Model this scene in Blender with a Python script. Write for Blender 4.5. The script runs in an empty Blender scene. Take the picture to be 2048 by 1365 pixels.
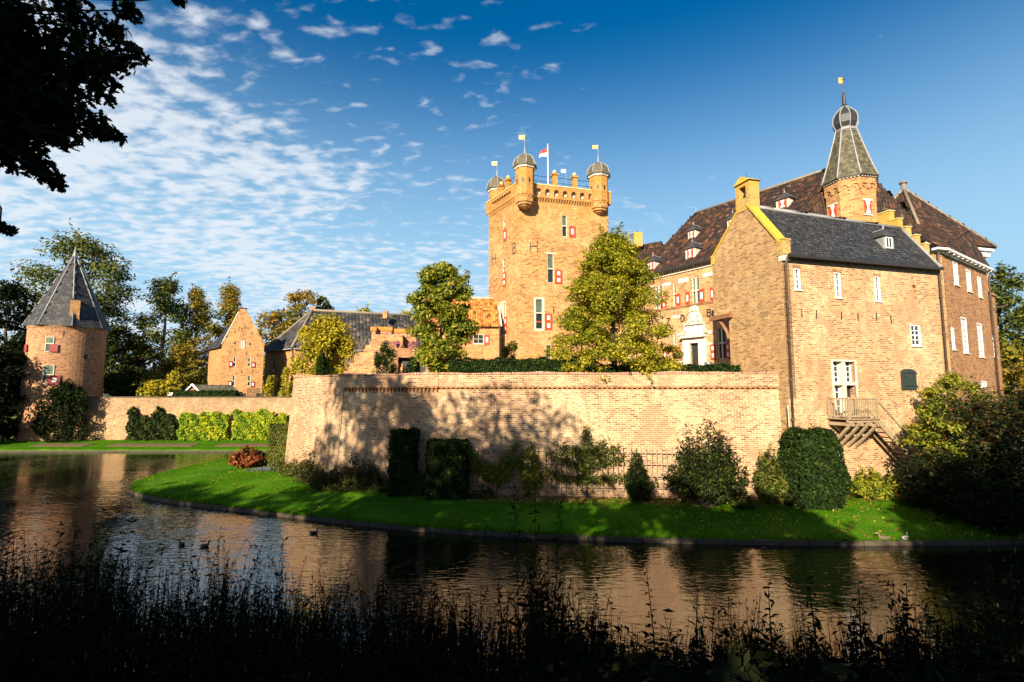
import bpy, bmesh, math, random
import numpy as np
from mathutils import Vector, Matrix
R = math.radians
random.seed(7)
scene = bpy.context.scene
col = scene.collection

# ------------------------------------------------------------------ camera, sky, sun, exposure
FPX, HZ, EYE = 1000.0, 778.0, 6.0            # focal length and horizon row (2048 wide plate), eye height over the water
PITCH = math.atan((HZ - 682.5) / FPX)
CP, SP = math.cos(PITCH), math.sin(PITCH)
cam = bpy.data.cameras.new('camera')
cam.sensor_width = 36.0
cam.lens = 36.0 * FPX / 2048.0
cam.clip_start = 0.1
cam.clip_end = 9000
camo = bpy.data.objects.new('camera', cam)
col.objects.link(camo)
camo.location = (0, 0, EYE)
camo.rotation_euler = (R(90) + PITCH, 0, 0)
scene.camera = camo

SUN_EL, SUN_AZ = R(25), math.atan2(-0.36, -0.933)     # direction towards the sun: behind the viewer, to the left
sun_dir = Vector((math.sin(SUN_AZ) * math.cos(SUN_EL), math.cos(SUN_AZ) * math.cos(SUN_EL), math.sin(SUN_EL)))
world = bpy.data.worlds.new('World')
scene.world = world
world.use_nodes = True
wn, wl = world.node_tree.nodes, world.node_tree.links
wn.clear()
w_out = wn.new('ShaderNodeOutputWorld')
w_bg = wn.new('ShaderNodeBackground')
w_sky = wn.new('ShaderNodeTexSky')
w_sky.sky_type = 'NISHITA'
w_sky.sun_disc = False
w_sky.sun_elevation = SUN_EL
w_sky.sun_rotation = SUN_AZ
w_sky.air_density = 1.0
w_sky.dust_density = 1.6
w_sky.ozone_density = 2.0
w_bg.inputs['Strength'].default_value = 0.070
w_hs = wn.new('ShaderNodeHueSaturation')
w_hs.inputs['Saturation'].default_value = 1.85
w_hs.inputs['Value'].default_value = 0.88
wl.new(w_sky.outputs[0], w_hs.inputs['Color'])
# altocumulus layer: project the view direction on a flat cloud deck
def wmath(op, a, b=None, c=None):
    n = wn.new('ShaderNodeMath'); n.operation = op
    for i, x in enumerate((a, b, c)):
        if x is None: continue
        if isinstance(x, (int, float)): n.inputs[i].default_value = x
        else: wl.new(x, n.inputs[i])
    return n.outputs[0]
w_tc = wn.new('ShaderNodeTexCoord')
w_sep = wn.new('ShaderNodeSeparateXYZ')
wl.new(w_tc.outputs['Generated'], w_sep.inputs[0])
zz = wmath('ADD', wmath('MAXIMUM', w_sep.outputs['Z'], 0.0), 0.10)
cx = wmath('DIVIDE', w_sep.outputs['X'], zz)
cy = wmath('DIVIDE', w_sep.outputs['Y'], zz)
w_cmb = wn.new('ShaderNodeCombineXYZ')
wl.new(cx, w_cmb.inputs[0]); wl.new(cy, w_cmb.inputs[1])
def wnoise(scale, detail, rough, loc=(0, 0, 0), sc=(1, 1, 1), rot=0, dist=0):
    mp = wn.new('ShaderNodeMapping')
    mp.inputs['Location'].default_value = loc
    mp.inputs['Scale'].default_value = sc
    mp.inputs['Rotation'].default_value = (0, 0, rot)
    wl.new(w_cmb.outputs[0], mp.inputs[0])
    n = wn.new('ShaderNodeTexNoise')
    n.inputs['Scale'].default_value = scale
    n.inputs['Detail'].default_value = detail
    n.inputs['Roughness'].default_value = rough
    n.inputs['Distortion'].default_value = dist
    wl.new(mp.outputs[0], n.inputs['Vector'])
    return n.outputs['Fac']
n_fine = wnoise(13.0, 4, 0.5, (0, 0, 0), (0.85, 1.25, 1), R(20), 0.25)
n_mid = wnoise(2.3, 4, 0.55, (3, 1, 0), (0.6, 1.0, 1), R(24))
n_big = wnoise(0.75, 2, 0.5, (7.7, 2.2, 0))
front = wmath('MULTIPLY_ADD', wmath('MULTIPLY_ADD', cy, 0.55, wmath('MULTIPLY', cx, -0.75)), 0.62, -0.74)   # cloud front: overcast side lies to the left
cov = wmath('ADD', wmath('ADD', wmath('MINIMUM', wmath('MAXIMUM', front, -0.6), 0.20), wmath('MULTIPLY_ADD', n_big, 1.3, -0.65)), wmath('MULTIPLY_ADD', n_mid, 0.9, -0.45))
den = wmath('ADD', wmath('MULTIPLY_ADD', n_fine, 2.6, -1.28), wmath('MULTIPLY', cov, 1.5))
w_ramp = wn.new('ShaderNodeMapRange')
w_ramp.interpolation_type = 'SMOOTHSTEP'
w_ramp.inputs['From Min'].default_value = -0.12
w_ramp.inputs['From Max'].default_value = 0.75
w_ramp.inputs['To Max'].default_value = 0.8
wl.new(den, w_ramp.inputs['Value'])
w_mix = wn.new('ShaderNodeMixRGB')
wl.new(w_ramp.outputs[0], w_mix.inputs['Fac'])
# pale haze of the lower atmosphere, the same all round
w_haze = wn.new('ShaderNodeMapRange')
w_haze.interpolation_type = 'SMOOTHSTEP'
for i_, v_ in ((1, 0.16), (2, 0.62), (3, 0.95), (4, 0.0)): w_haze.inputs[i_].default_value = v_
wl.new(w_sep.outputs['Z'], w_haze.inputs[0])
w_hmix = wn.new('ShaderNodeMixRGB')
wl.new(w_haze.outputs[0], w_hmix.inputs['Fac'])
wl.new(w_hs.outputs[0], w_hmix.inputs['Color1'])
w_hmix.inputs['Color2'].default_value = (2.7, 4.4, 5.8, 1)
wl.new(w_hmix.outputs[0], w_mix.inputs['Color1'])
w_mix.inputs['Color2'].default_value = (5.4, 5.7, 6.1, 1)
wl.new(w_mix.outputs[0], w_bg.inputs['Color'])
wl.new(w_bg.outputs[0], w_out.inputs['Surface'])

sun = bpy.data.lights.new('sun', 'SUN')
sun.energy = 5.0
sun.angle = R(0.5)
sun.color = (1.0, 0.87, 0.68)
suno = bpy.data.objects.new('sun', sun)
col.objects.link(suno)
suno.rotation_euler = sun_dir.to_track_quat('Z', 'Y').to_euler()

scene.view_settings.view_transform = 'Standard'
scene.view_settings.look = 'None'
scene.view_settings.exposure = 1.2
scene.view_settings.gamma = 1.0

# ------------------------------------------------------------------ measuring helpers (survey of the plate -> metres)
def ray(px, py):
    u, v = px - 1024.0, 682.5 - py
    y = FPX * CP - v * SP
    return u / y, (FPX * SP + v * CP) / y
def at(px, py, Y):
    a, b = ray(px, py)
    return Vector((a * Y, Y, EYE + b * Y))
def atz(px, py, z):
    a, b = ray(px, py)
    Y = (z - EYE) / b
    return Vector((a * Y, Y, z))

# ------------------------------------------------------------------ materials
MATS = {}
def nodes_of(name):
    m = bpy.data.materials.new(name)
    m.use_nodes = True
    nt = m.node_tree
    b = nt.nodes['Principled BSDF']
    MATS[name] = m
    return m, nt.nodes, nt.links, b
def ramp(n, l, fac, stops):
    r = n.new('ShaderNodeValToRGB')
    e = r.color_ramp.elements
    while len(e) < len(stops): e.new(0.5)
    for i, (p, c) in enumerate(stops):
        e[i].position = p
        e[i].color = (c[0], c[1], c[2], 1)
    if fac is not None: l.new(fac, r.inputs[0])
    return r.outputs[0]
def noise(n, l, vec, scale, detail=4, rough=0.55, dist=0):
    t = n.new('ShaderNodeTexNoise')
    t.inputs['Scale'].default_value = scale
    t.inputs['Detail'].default_value = detail
    t.inputs['Roughness'].default_value = rough
    t.inputs['Distortion'].default_value = dist
    if vec is not None: l.new(vec, t.inputs['Vector'])
    return t.outputs['Fac']
def mixc(n, l, fac, a, b, mode='MIX'):
    m = n.new('ShaderNodeMixRGB')
    m.blend_type = mode
    for i, x in zip((0, 1, 2), (fac, a, b)):
        if isinstance(x, (int, float)): m.inputs[i].default_value = x
        elif isinstance(x, tuple): m.inputs[i].default_value = (x[0], x[1], x[2], 1)
        else: l.new(x, m.inputs[i])
    return m.outputs[0]
def maprange(n, l, v, a, b, c, d):
    m = n.new('ShaderNodeMapRange')
    m.inputs[1].default_value, m.inputs[2].default_value, m.inputs[3].default_value, m.inputs[4].default_value = a, b, c, d
    l.new(v, m.inputs[0])
    return m.outputs[0]
def bump(n, l, b, h, strength, dist=0.02):
    bp = n.new('ShaderNodeBump')
    bp.inputs['Strength'].default_value = strength
    bp.inputs['Distance'].default_value = dist
    l.new(h, bp.inputs['Height'])
    l.new(bp.outputs[0], b.inputs['Normal'])

def brick_mat(name, c1, c2, c3, mortar, pale, pale_amt, dark_amt, lichen=None, bw=0.30, bh=0.100):
    m, n, l, b = nodes_of(name)
    uv = n.new('ShaderNodeUVMap'); uv.uv_map = 'uv'
    geo = n.new('ShaderNodeNewGeometry')
    def brick(a, bb, mo, bias):
        t = n.new('ShaderNodeTexBrick')
        t.inputs['Color1'].default_value = (*a, 1)
        t.inputs['Color2'].default_value = (*bb, 1)
        t.inputs['Mortar'].default_value = (*mo, 1)
        t.inputs['Scale'].default_value = 1
        t.inputs['Mortar Size'].default_value = 0.015
        t.inputs['Mortar Smooth'].default_value = 0.2
        t.inputs['Bias'].default_value = bias
        t.inputs['Brick Width'].default_value = bw
        t.inputs['Row Height'].default_value = bh
        l.new(uv.outputs[0], t.inputs['Vector'])
        return t
    t1 = brick(c1, c2, mortar, 0.0)
    t2 = brick((0, 0, 0), (1, 1, 1), (0.5, 0.5, 0.5), 0.0)
    t2.offset = 0.5
    # a third tone for single odd bricks
    wn_ = n.new('ShaderNodeTexWhiteNoise'); wn_.noise_dimensions = '2D'
    odd = maprange(n, l, t2.outputs['Color'], 0.70, 0.74, 0, 0.9)
    n.remove(wn_)
    c = mixc(n, l, odd, t1.outputs['Color'], (c3[0] * 0.8, c3[1] * 0.72, c3[2] * 0.65))
    P = geo.outputs['Position']
    big = noise(n, l, P, 0.33, 5, 0.6)
    med = noise(n, l, P, 1.1, 5, 0.65)
    str_ = n.new('ShaderNodeMapping'); str_.inputs['Scale'].default_value = (1, 1, 2.6)
    l.new(P, str_.inputs[0])
    fin = noise(n, l, str_.outputs[0], 5.0, 6, 0.7)
    pa = maprange(n, l, big, 0.47, 0.62, 0, pale_amt)
    pb = maprange(n, l, fin, 0.42, 0.62, 0.25, 1.0)
    mm = n.new('ShaderNodeMath'); mm.operation = 'MULTIPLY'
    l.new(pa, mm.inputs[0]); l.new(pb, mm.inputs[1])
    c = mixc(n, l, mm.outputs[0], c, pale)
    dk = maprange(n, l, med, 0.56, 0.76, 0, dark_amt)
    c = mixc(n, l, dk, c, (c1[0] * 0.45, c1[1] * 0.42, c1[2] * 0.42))
    fv = maprange(n, l, fin, 0.28, 0.72, 0.60, 1.30)
    c = mixc(n, l, 1.0, c, fv, 'MULTIPLY')
    mp2 = n.new('ShaderNodeMapping'); mp2.inputs['Scale'].default_value = (1.6, 1.6, 0.16)
    l.new(P, mp2.inputs[0])
    run = maprange(n, l, noise(n, l, mp2.outputs[0], 1.5, 5, 0.6), 0.52, 0.74, 0, 0.38)
    c = mixc(n, l, run, c, (c1[0] * 0.5, c1[1] * 0.55, c1[2] * 0.6))
    rep_ = maprange(n, l, noise(n, l, P, 0.62, 2, 0.4, 1.2), 0.57, 0.60, 0, 0.55)        # patched areas of redder brick
    c = mixc(n, l, rep_, c, mixc(n, l, 0.55, t1.outputs['Color'], c3))
    mot = maprange(n, l, noise(n, l, P, 2.2, 4, 0.7), 0.3, 0.7, 0.80, 1.18)
    c = mixc(n, l, 1.0, c, mot, 'MULTIPLY')
    if lichen:
        sep = n.new('ShaderNodeSeparateXYZ'); l.new(P, sep.inputs[0])
        hz = maprange(n, l, sep.outputs['Z'], lichen[0], lichen[1], 0, 0.8)
        ln = maprange(n, l, noise(n, l, P, 0.9, 6, 0.7), 0.36, 0.6, 0.1, 1)
        m2 = n.new('ShaderNodeMath'); m2.operation = 'MULTIPLY'
        l.new(hz, m2.inputs[0]); l.new(ln, m2.inputs[1])
        c = mixc(n, l, m2.outputs[0], c, lichen[2])
    l.new(c, b.inputs['Base Color'])
    b.inputs['Roughness'].default_value = 0.9
    ad = n.new('ShaderNodeMath'); ad.operation = 'SUBTRACT'
    l.new(fin, ad.inputs[0]); l.new(t1.outputs['Fac'], ad.inputs[1])
    bump(n, l, b, ad.outputs[0], 0.6, 0.02)
    return m
brick_mat('brick_pale', (0.39, 0.170, 0.070), (0.54, 0.305, 0.135), (0.20, 0.085, 0.042), (0.55, 0.43, 0.275), (0.64, 0.48, 0.275), 0.75, 0.5, (2.6, 0.2, (0.17, 0.125, 0.07)))
brick_mat('brick_chapel', (0.46, 0.20, 0.080), (0.58, 0.34, 0.145), (0.27, 0.115, 0.055), (0.56, 0.41, 0.235), (0.68, 0.51, 0.29), 0.7, 0.45)
brick_mat('brick_gable', (0.38, 0.20, 0.075), (0.50, 0.30, 0.115), (0.25, 0.12, 0.05), (0.48, 0.34, 0.17), (0.58, 0.43, 0.22), 0.35, 0.35)
brick_mat('brick_keep', (0.42, 0.165, 0.042), (0.55, 0.285, 0.085), (0.22, 0.09, 0.035), (0.54, 0.36, 0.16), (0.64, 0.43, 0.20), 0.6, 0.5, (21.5, 29.0, (0.44, 0.185, 0.015)), 0.44, 0.155)
brick_mat('brick_hall', (0.46, 0.21, 0.075), (0.55, 0.31, 0.125), (0.29, 0.13, 0.055), (0.54, 0.38, 0.20), (0.64, 0.46, 0.25), 0.45, 0.25, None, 0.40, 0.14)
brick_mat('brick_red', (0.35, 0.145, 0.048), (0.44, 0.21, 0.075), (0.18, 0.07, 0.03), (0.36, 0.21, 0.10), (0.44, 0.24, 0.10), 0.3, 0.35)
brick_mat('brick_tower', (0.34, 0.14, 0.055), (0.43, 0.205, 0.08), (0.17, 0.07, 0.04), (0.42, 0.27, 0.15), (0.55, 0.35, 0.18), 0.5, 0.6, None, 0.40, 0.14)
brick_mat('brick_orange', (0.44, 0.185, 0.055), (0.54, 0.27, 0.085), (0.29, 0.12, 0.04), (0.50, 0.32, 0.15), (0.60, 0.39, 0.18), 0.3, 0.3, None, 0.40, 0.14)
brick_mat('brick_lichen', (0.46, 0.26, 0.08), (0.52, 0.34, 0.10), (0.34, 0.20, 0.06), (0.44, 0.34, 0.16), (0.55, 0.38, 0.06), 0.7, 0.3, (12.0, 17.0, (0.48, 0.29, 0.03)))
brick_mat('brick_soldier', (0.40, 0.17, 0.09), (0.50, 0.26, 0.13), (0.24, 0.10, 0.06), (0.50, 0.40, 0.30), (0.55, 0.42, 0.26), 0.35, 0.5, None, 0.115, 0.30)

brick_mat('brick_lowwall', (0.34, 0.145, 0.055), (0.46, 0.25, 0.10), (0.17, 0.075, 0.035), (0.46, 0.34, 0.20), (0.56, 0.40, 0.21), 0.6, 0.5, (3.2, 5.6, (0.15, 0.11, 0.055)))
def plain(name, colr, rough=0.7, var=0.25, scale=3.0, metal=0.0, bmp=0.15, spec=None):
    m, n, l, b = nodes_of(name)
    geo = n.new('ShaderNodeNewGeometry')
    f = noise(n, l, geo.outputs['Position'], scale, 6, 0.65)
    fv = maprange(n, l, f, 0.25, 0.75, 1 - var, 1 + var)
    l.new(mixc(n, l, 1.0, tuple(colr), fv, 'MULTIPLY'), b.inputs['Base Color'])
    b.inputs['Roughness'].default_value = rough
    b.inputs['Metallic'].default_value = metal
    if spec is not None: b.inputs['Specular IOR Level'].default_value = spec
    if bmp: bump(n, l, b, f, bmp, 0.02)
    return m
plain('stone', (0.58, 0.50, 0.38), 0.85, 0.3, 5)
plain('stone_white', (0.60, 0.55, 0.45), 0.8, 0.2, 7)
plain('ridge_stone', (0.20, 0.16, 0.11), 0.85, 0.4, 5)
plain('white_paint', (0.80, 0.78, 0.72), 0.5, 0.08, 3)
plain('red_paint', (0.50, 0.055, 0.018), 0.45, 0.18, 3)
plain('dark_red_paint', (0.24, 0.03, 0.018), 0.5, 0.18, 3)
plain('green_paint', (0.020, 0.032, 0.024), 0.6, 0.4, 5)
plain('iron', (0.03, 0.028, 0.026), 0.55, 0.3, 5, 0.3)
plain('lead', (0.24, 0.24, 0.235), 0.6, 0.25, 3)
plain('gilt', (0.78, 0.50, 0.10), 0.35, 0.1, 3, 0.3)
plain('pipe', (0.07, 0.042, 0.026), 0.55, 0.35, 4)
plain('oak_wood', (0.30, 0.22, 0.125), 0.8, 0.35, 6)
plain('brown_wood', (0.22, 0.10, 0.045), 0.75, 0.3, 5)
plain('trellis_wood', (0.30, 0.225, 0.16), 0.85, 0.3, 4)
plain('door_dark', (0.018, 0.02, 0.016), 0.6, 0.3, 4)
plain('lichen_stone', (0.55, 0.34, 0.03), 0.9, 0.35, 5)
plain('ball_stone', (0.50, 0.42, 0.16), 0.9, 0.3, 6)
plain('soil', (0.12, 0.06, 0.03), 0.95, 0.4, 6, 0, 0.5)
plain('kerb_stone', (0.06, 0.043, 0.026), 0.85, 0.45, 2.5, 0, 0.4)
plain('terrace_gravel', (0.32, 0.26, 0.18), 0.95, 0.3, 5)
plain('bark', (0.075, 0.055, 0.04), 0.9, 0.4, 6, 0, 0.6)
plain('bark_pale', (0.22, 0.17, 0.11), 0.9, 0.35, 6, 0, 0.6)
plain('flag_red', (0.55, 0.05, 0.03), 0.8, 0.1, 3)
plain('flag_white', (0.80, 0.79, 0.76), 0.8, 0.1, 3)
plain('plaster', (0.62, 0.57, 0.48), 0.85, 0.15, 1)
plain('duck_brown', (0.14, 0.09, 0.055), 0.7, 0.4, 30)
plain('duck_grey', (0.40, 0.37, 0.33), 0.7, 0.3, 30)
plain('duck_green', (0.01, 0.05, 0.03), 0.4, 0.2, 30)
plain('duck_bill', (0.45, 0.28, 0.03), 0.5, 0.1, 10)
plain('coot_black', (0.012, 0.012, 0.013), 0.6, 0.3, 20)
plain('pink_bloom', (0.55, 0.22, 0.28), 0.8, 0.3, 8)
plain('terracotta', (0.34, 0.15, 0.08), 0.85, 0.3, 6)
plain('zinc', (0.17, 0.19, 0.20), 0.5, 0.2, 4, 0.5)
m, n, l, b = nodes_of('glass')
b.inputs['Base Color'].default_value = (0.018, 0.024, 0.022, 1)
b.inputs['Roughness'].default_value = 0.12
m, n, l, b = nodes_of('glass_green')
geo = n.new('ShaderNodeNewGeometry')
l.new(ramp(n, l, noise(n, l, geo.outputs['Position'], 2.5, 2), [(0.3, (0.05, 0.075, 0.05)), (0.7, (0.13, 0.17, 0.11))]), b.inputs['Base Color'])
b.inputs['Roughness'].default_value = 0.2

def tile_mat(name, stops, rough=0.75, lichen=None, spec=0.3):
    m, n, l, b = nodes_of(name)
    geo = n.new('ShaderNodeNewGeometry')
    c = ramp(n, l, geo.outputs['Random Per Island'], stops)
    P = geo.outputs['Position']
    f = noise(n, l, P, 6, 5, 0.65)
    c = mixc(n, l, 1.0, c, maprange(n, l, f, 0.25, 0.75, 0.65, 1.35), 'MULTIPLY')
    if lichen:
        g = maprange(n, l, noise(n, l, P, lichen[1], 6, 0.7), lichen[2], lichen[2] + 0.09, 0, lichen[3])
        c = mixc(n, l, g, c, lichen[0])
    l.new(c, b.inputs['Base Color'])
    b.inputs['Roughness'].default_value = rough
    b.inputs['Specular IOR Level'].default_value = spec
    bump(n, l, b, f, 0.25, 0.02)
tile_mat('tiles_hall', [(0.0, (0.012, 0.009, 0.008)), (0.45, (0.028, 0.016, 0.011)), (0.75, (0.050, 0.024, 0.013)), (0.94, (0.10, 0.038, 0.016)), (1.0, (0.15, 0.085, 0.05))], 0.75, ((0.075, 0.052, 0.03), 1.6, 0.56, 0.45))
tile_mat('tiles_dark', [(0.0, (0.010, 0.0095, 0.009)), (0.5, (0.028, 0.025, 0.022)), (0.85, (0.055, 0.047, 0.04)), (1.0, (0.13, 0.10, 0.08))], 0.65, ((0.20, 0.18, 0.14), 2.0, 0.60, 0.35), 0.5)
tile_mat('tiles_orange', [(0.0, (0.10, 0.035, 0.015)), (0.22, (0.30, 0.10, 0.025)), (0.6, (0.45, 0.18, 0.035)), (1.0, (0.52, 0.26, 0.06))], 0.8)
tile_mat('slate', [(0.0, (0.020, 0.021, 0.024)), (0.6, (0.032, 0.033, 0.036)), (1.0, (0.055, 0.055, 0.056))], 0.5, ((0.24, 0.215, 0.15), 6.5, 0.575, 0.6), 0.4)
tile_mat('slate_grey', [(0.0, (0.028, 0.028, 0.029)), (0.6, (0.046, 0.045, 0.044)), (1.0, (0.075, 0.072, 0.066))], 0.6, ((0.13, 0.115, 0.08), 2.5, 0.56, 0.4), 0.3)
tile_mat('slate_moss', [(0.0, (0.055, 0.048, 0.03)), (0.6, (0.095, 0.082, 0.052)), (1.0, (0.15, 0.13, 0.08))], 0.7, ((0.17, 0.145, 0.08), 3.0, 0.52, 0.5), 0.3)
tile_mat('slate_onion', [(0.0, (0.022, 0.021, 0.02)), (1.0, (0.045, 0.042, 0.04))], 0.3, None, 0.6)

def leaf_mat(name, stops, transl=0.35, patch=None, patch_scale=0.5, rough=0.6, spec=0.2):
    m, n, l, b = nodes_of(name)
    geo = n.new('ShaderNodeNewGeometry')
    c = ramp(n, l, geo.outputs['Random Per Island'], stops)
    if patch:
        f = maprange(n, l, noise(n, l, geo.outputs['Position'], patch_scale, 3, 0.6), patch[1] - 0.08, patch[1] + 0.08, 0, patch[2])
        c = mixc(n, l, f, c, patch[0])
    l.new(c, b.inputs['Base Color'])
    b.inputs['Roughness'].default_value = rough
    b.inputs['Specular IOR Level'].default_value = spec
    tr = n.new('ShaderNodeBsdfTranslucent')
    l.new(c, tr.inputs['Color'])
    mx = n.new('ShaderNodeMixShader')
    mx.inputs[0].default_value = transl
    l.new(b.outputs[0], mx.inputs[1]); l.new(tr.outputs[0], mx.inputs[2])
    l.new(mx.outputs[0], n['Material Output'].inputs['Surface'])
leaf_mat('leaf_gold', [(0.0, (0.12, 0.15, 0.010)), (0.4, (0.28, 0.27, 0.012)), (0.75, (0.44, 0.37, 0.018)), (1.0, (0.62, 0.47, 0.06))], 0.4, ((0.09, 0.16, 0.010), 0.55, 0.5), 0.7)
leaf_mat('leaf_chestnut', [(0.0, (0.05, 0.11, 0.01)), (0.5, (0.15, 0.19, 0.013)), (0.85, (0.30, 0.28, 0.02)), (1.0, (0.48, 0.34, 0.05))], 0.35, ((0.30, 0.26, 0.015), 0.56, 0.5), 0.8)
leaf_mat('leaf_yellow', [(0.0, (0.22, 0.20, 0.012)), (0.5, (0.42, 0.34, 0.016)), (1.0, (0.58, 0.45, 0.03))], 0.35, ((0.14, 0.14, 0.015), 0.55, 0.5), 0.9)
leaf_mat('leaf_espalier', [(0.0, (0.06, 0.17, 0.012)), (0.35, (0.20, 0.30, 0.012)), (0.7, (0.48, 0.46, 0.014)), (1.0, (0.68, 0.58, 0.02))], 0.4, ((0.09, 0.22, 0.012), 0.5, 0.6), 0.8)
leaf_mat('leaf_green', [(0.0, (0.022, 0.04, 0.008)), (0.6, (0.075, 0.10, 0.012)), (1.0, (0.20, 0.19, 0.025))], 0.3, ((0.20, 0.18, 0.02), 0.58, 0.5), 0.25)
leaf_mat('leaf_autumn', [(0.0, (0.05, 0.07, 0.01)), (0.4, (0.15, 0.15, 0.014)), (0.8, (0.32, 0.24, 0.02)), (1.0, (0.48, 0.27, 0.03))], 0.35, ((0.38, 0.19, 0.02), 0.56, 0.6), 0.16)
leaf_mat('leaf_darkgreen', [(0.0, (0.007, 0.014, 0.004)), (0.6, (0.018, 0.032, 0.006)), (0.9, (0.05, 0.065, 0.010)), (1.0, (0.14, 0.12, 0.02))], 0.2, spec=0.08)
leaf_mat('leaf_yew', [(0.0, (0.006, 0.014, 0.004)), (0.6, (0.014, 0.030, 0.006)), (0.93, (0.035, 0.06, 0.010)), (1.0, (0.09, 0.11, 0.02))], 0.15, spec=0.05)
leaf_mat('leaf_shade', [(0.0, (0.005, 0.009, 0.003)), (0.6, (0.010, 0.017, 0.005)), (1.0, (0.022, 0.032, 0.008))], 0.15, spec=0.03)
leaf_mat('leaf_rust', [(0.0, (0.09, 0.022, 0.01)), (0.6, (0.24, 0.06, 0.018)), (1.0, (0.40, 0.15, 0.03))], 0.3)
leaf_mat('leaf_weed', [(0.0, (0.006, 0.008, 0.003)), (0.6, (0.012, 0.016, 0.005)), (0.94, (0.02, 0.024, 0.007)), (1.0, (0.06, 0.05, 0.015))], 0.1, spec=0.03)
leaf_mat('leaf_perennial', [(0.0, (0.03, 0.04, 0.01)), (0.6, (0.075, 0.085, 0.015)), (0.85, (0.15, 0.12, 0.02)), (1.0, (0.26, 0.12, 0.03))], 0.3)
leaf_mat('leaf_redmix', [(0.0, (0.012, 0.02, 0.006)), (0.55, (0.035, 0.045, 0.01)), (0.85, (0.075, 0.07, 0.012)), (1.0, (0.16, 0.03, 0.012))], 0.25)
leaf_mat('petal_violet', [(0.0, (0.20, 0.12, 0.42)), (1.0, (0.42, 0.32, 0.65))], 0.2)
leaf_mat('petal_white', [(0.0, (0.6, 0.6, 0.5)), (1.0, (0.8, 0.8, 0.75))], 0.2)
leaf_mat('petal_pink', [(0.0, (0.35, 0.10, 0.16)), (1.0, (0.55, 0.25, 0.30))], 0.2)
leaf_mat('fallen_leaf', [(0.0, (0.16, 0.06, 0.02)), (0.5, (0.30, 0.14, 0.03)), (1.0, (0.45, 0.32, 0.06))], 0.1)
leaf_mat('grass_blade', [(0.0, (0.022, 0.11, 0.003)), (0.6, (0.06, 0.19, 0.004)), (0.95, (0.14, 0.27, 0.006)), (1.0, (0.25, 0.24, 0.03))], 0.35, ((0.10, 0.22, 0.004), 0.55, 0.5), 0.5, spec=0.05)
m, n, l, b = nodes_of('lawn')
geo = n.new('ShaderNodeNewGeometry')
f1 = noise(n, l, geo.outputs['Position'], 0.6, 5, 0.6)
f2 = noise(n, l, geo.outputs['Position'], 14, 5, 0.7)
c = ramp(n, l, f1, [(0.28, (0.022, 0.095, 0.003)), (0.5, (0.05, 0.15, 0.004)), (0.72, (0.10, 0.19, 0.008))])
c = mixc(n, l, 1.0, c, maprange(n, l, f2, 0.3, 0.7, 0.5, 1.5), 'MULTIPLY')
f3 = noise(n, l, geo.outputs['Position'], 2.6, 5, 0.7)
c = mixc(n, l, maprange(n, l, f3, 0.54, 0.70, 0, 0.6), c, (0.10, 0.12, 0.015))
l.new(c, b.inputs['Base Color']); b.inputs['Roughness'].default_value = 0.95; b.inputs['Specular IOR Level'].default_value = 0.05
bump(n, l, b, f2, 0.8, 0.06)
m, n, l, b = nodes_of('far_grass')
geo = n.new('ShaderNodeNewGeometry')
f1 = noise(n, l, geo.outputs['Position'], 0.25, 5, 0.6)
l.new(ramp(n, l, f1, [(0.3, (0.03, 0.06, 0.01)), (0.7, (0.07, 0.09, 0.02))]), b.inputs['Base Color'])
b.inputs['Roughness'].default_value = 0.95
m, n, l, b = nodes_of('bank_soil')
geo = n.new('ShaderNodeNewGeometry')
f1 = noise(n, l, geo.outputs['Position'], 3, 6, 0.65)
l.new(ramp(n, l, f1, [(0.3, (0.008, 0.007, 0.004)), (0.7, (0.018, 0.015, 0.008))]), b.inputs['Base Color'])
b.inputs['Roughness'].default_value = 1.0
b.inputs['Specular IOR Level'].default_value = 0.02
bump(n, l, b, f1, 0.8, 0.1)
m, n, l, b = nodes_of('water')
b.inputs['Base Color'].default_value = (0.006, 0.006, 0.003, 1)
b.inputs['Roughness'].default_value = 0.03
b.inputs['IOR'].default_value = 2.0
geo = n.new('ShaderNodeNewGeometry')
mp = n.new('ShaderNodeMapping'); mp.inputs['Scale'].default_value = (0.55, 1.25, 1); mp.inputs['Rotation'].default_value = (0, 0, R(-12))
l.new(geo.outputs['Position'], mp.inputs[0])
f1 = noise(n, l, mp.outputs[0], 4.6, 2, 0.45, 0.5)
f2 = noise(n, l, mp.outputs[0], 0.7, 2, 0.5, 0.3)
ad = n.new('ShaderNodeMath'); ad.operation = 'MULTIPLY_ADD'; ad.inputs[1].default_value = 1.3
l.new(f2, ad.inputs[0]); l.new(f1, ad.inputs[2])
cm = maprange(n, l, noise(n, l, geo.outputs['Position'], 0.12, 3, 0.5), 0.36, 0.62, 0.25, 1.0)     # calm and ruffled patches
mu = n.new('ShaderNodeMath'); mu.operation = 'MULTIPLY'
l.new(ad.outputs[0], mu.inputs[0]); l.new(cm, mu.inputs[1])
bump(n, l, b, mu.outputs[0], 0.42, 0.055)

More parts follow.
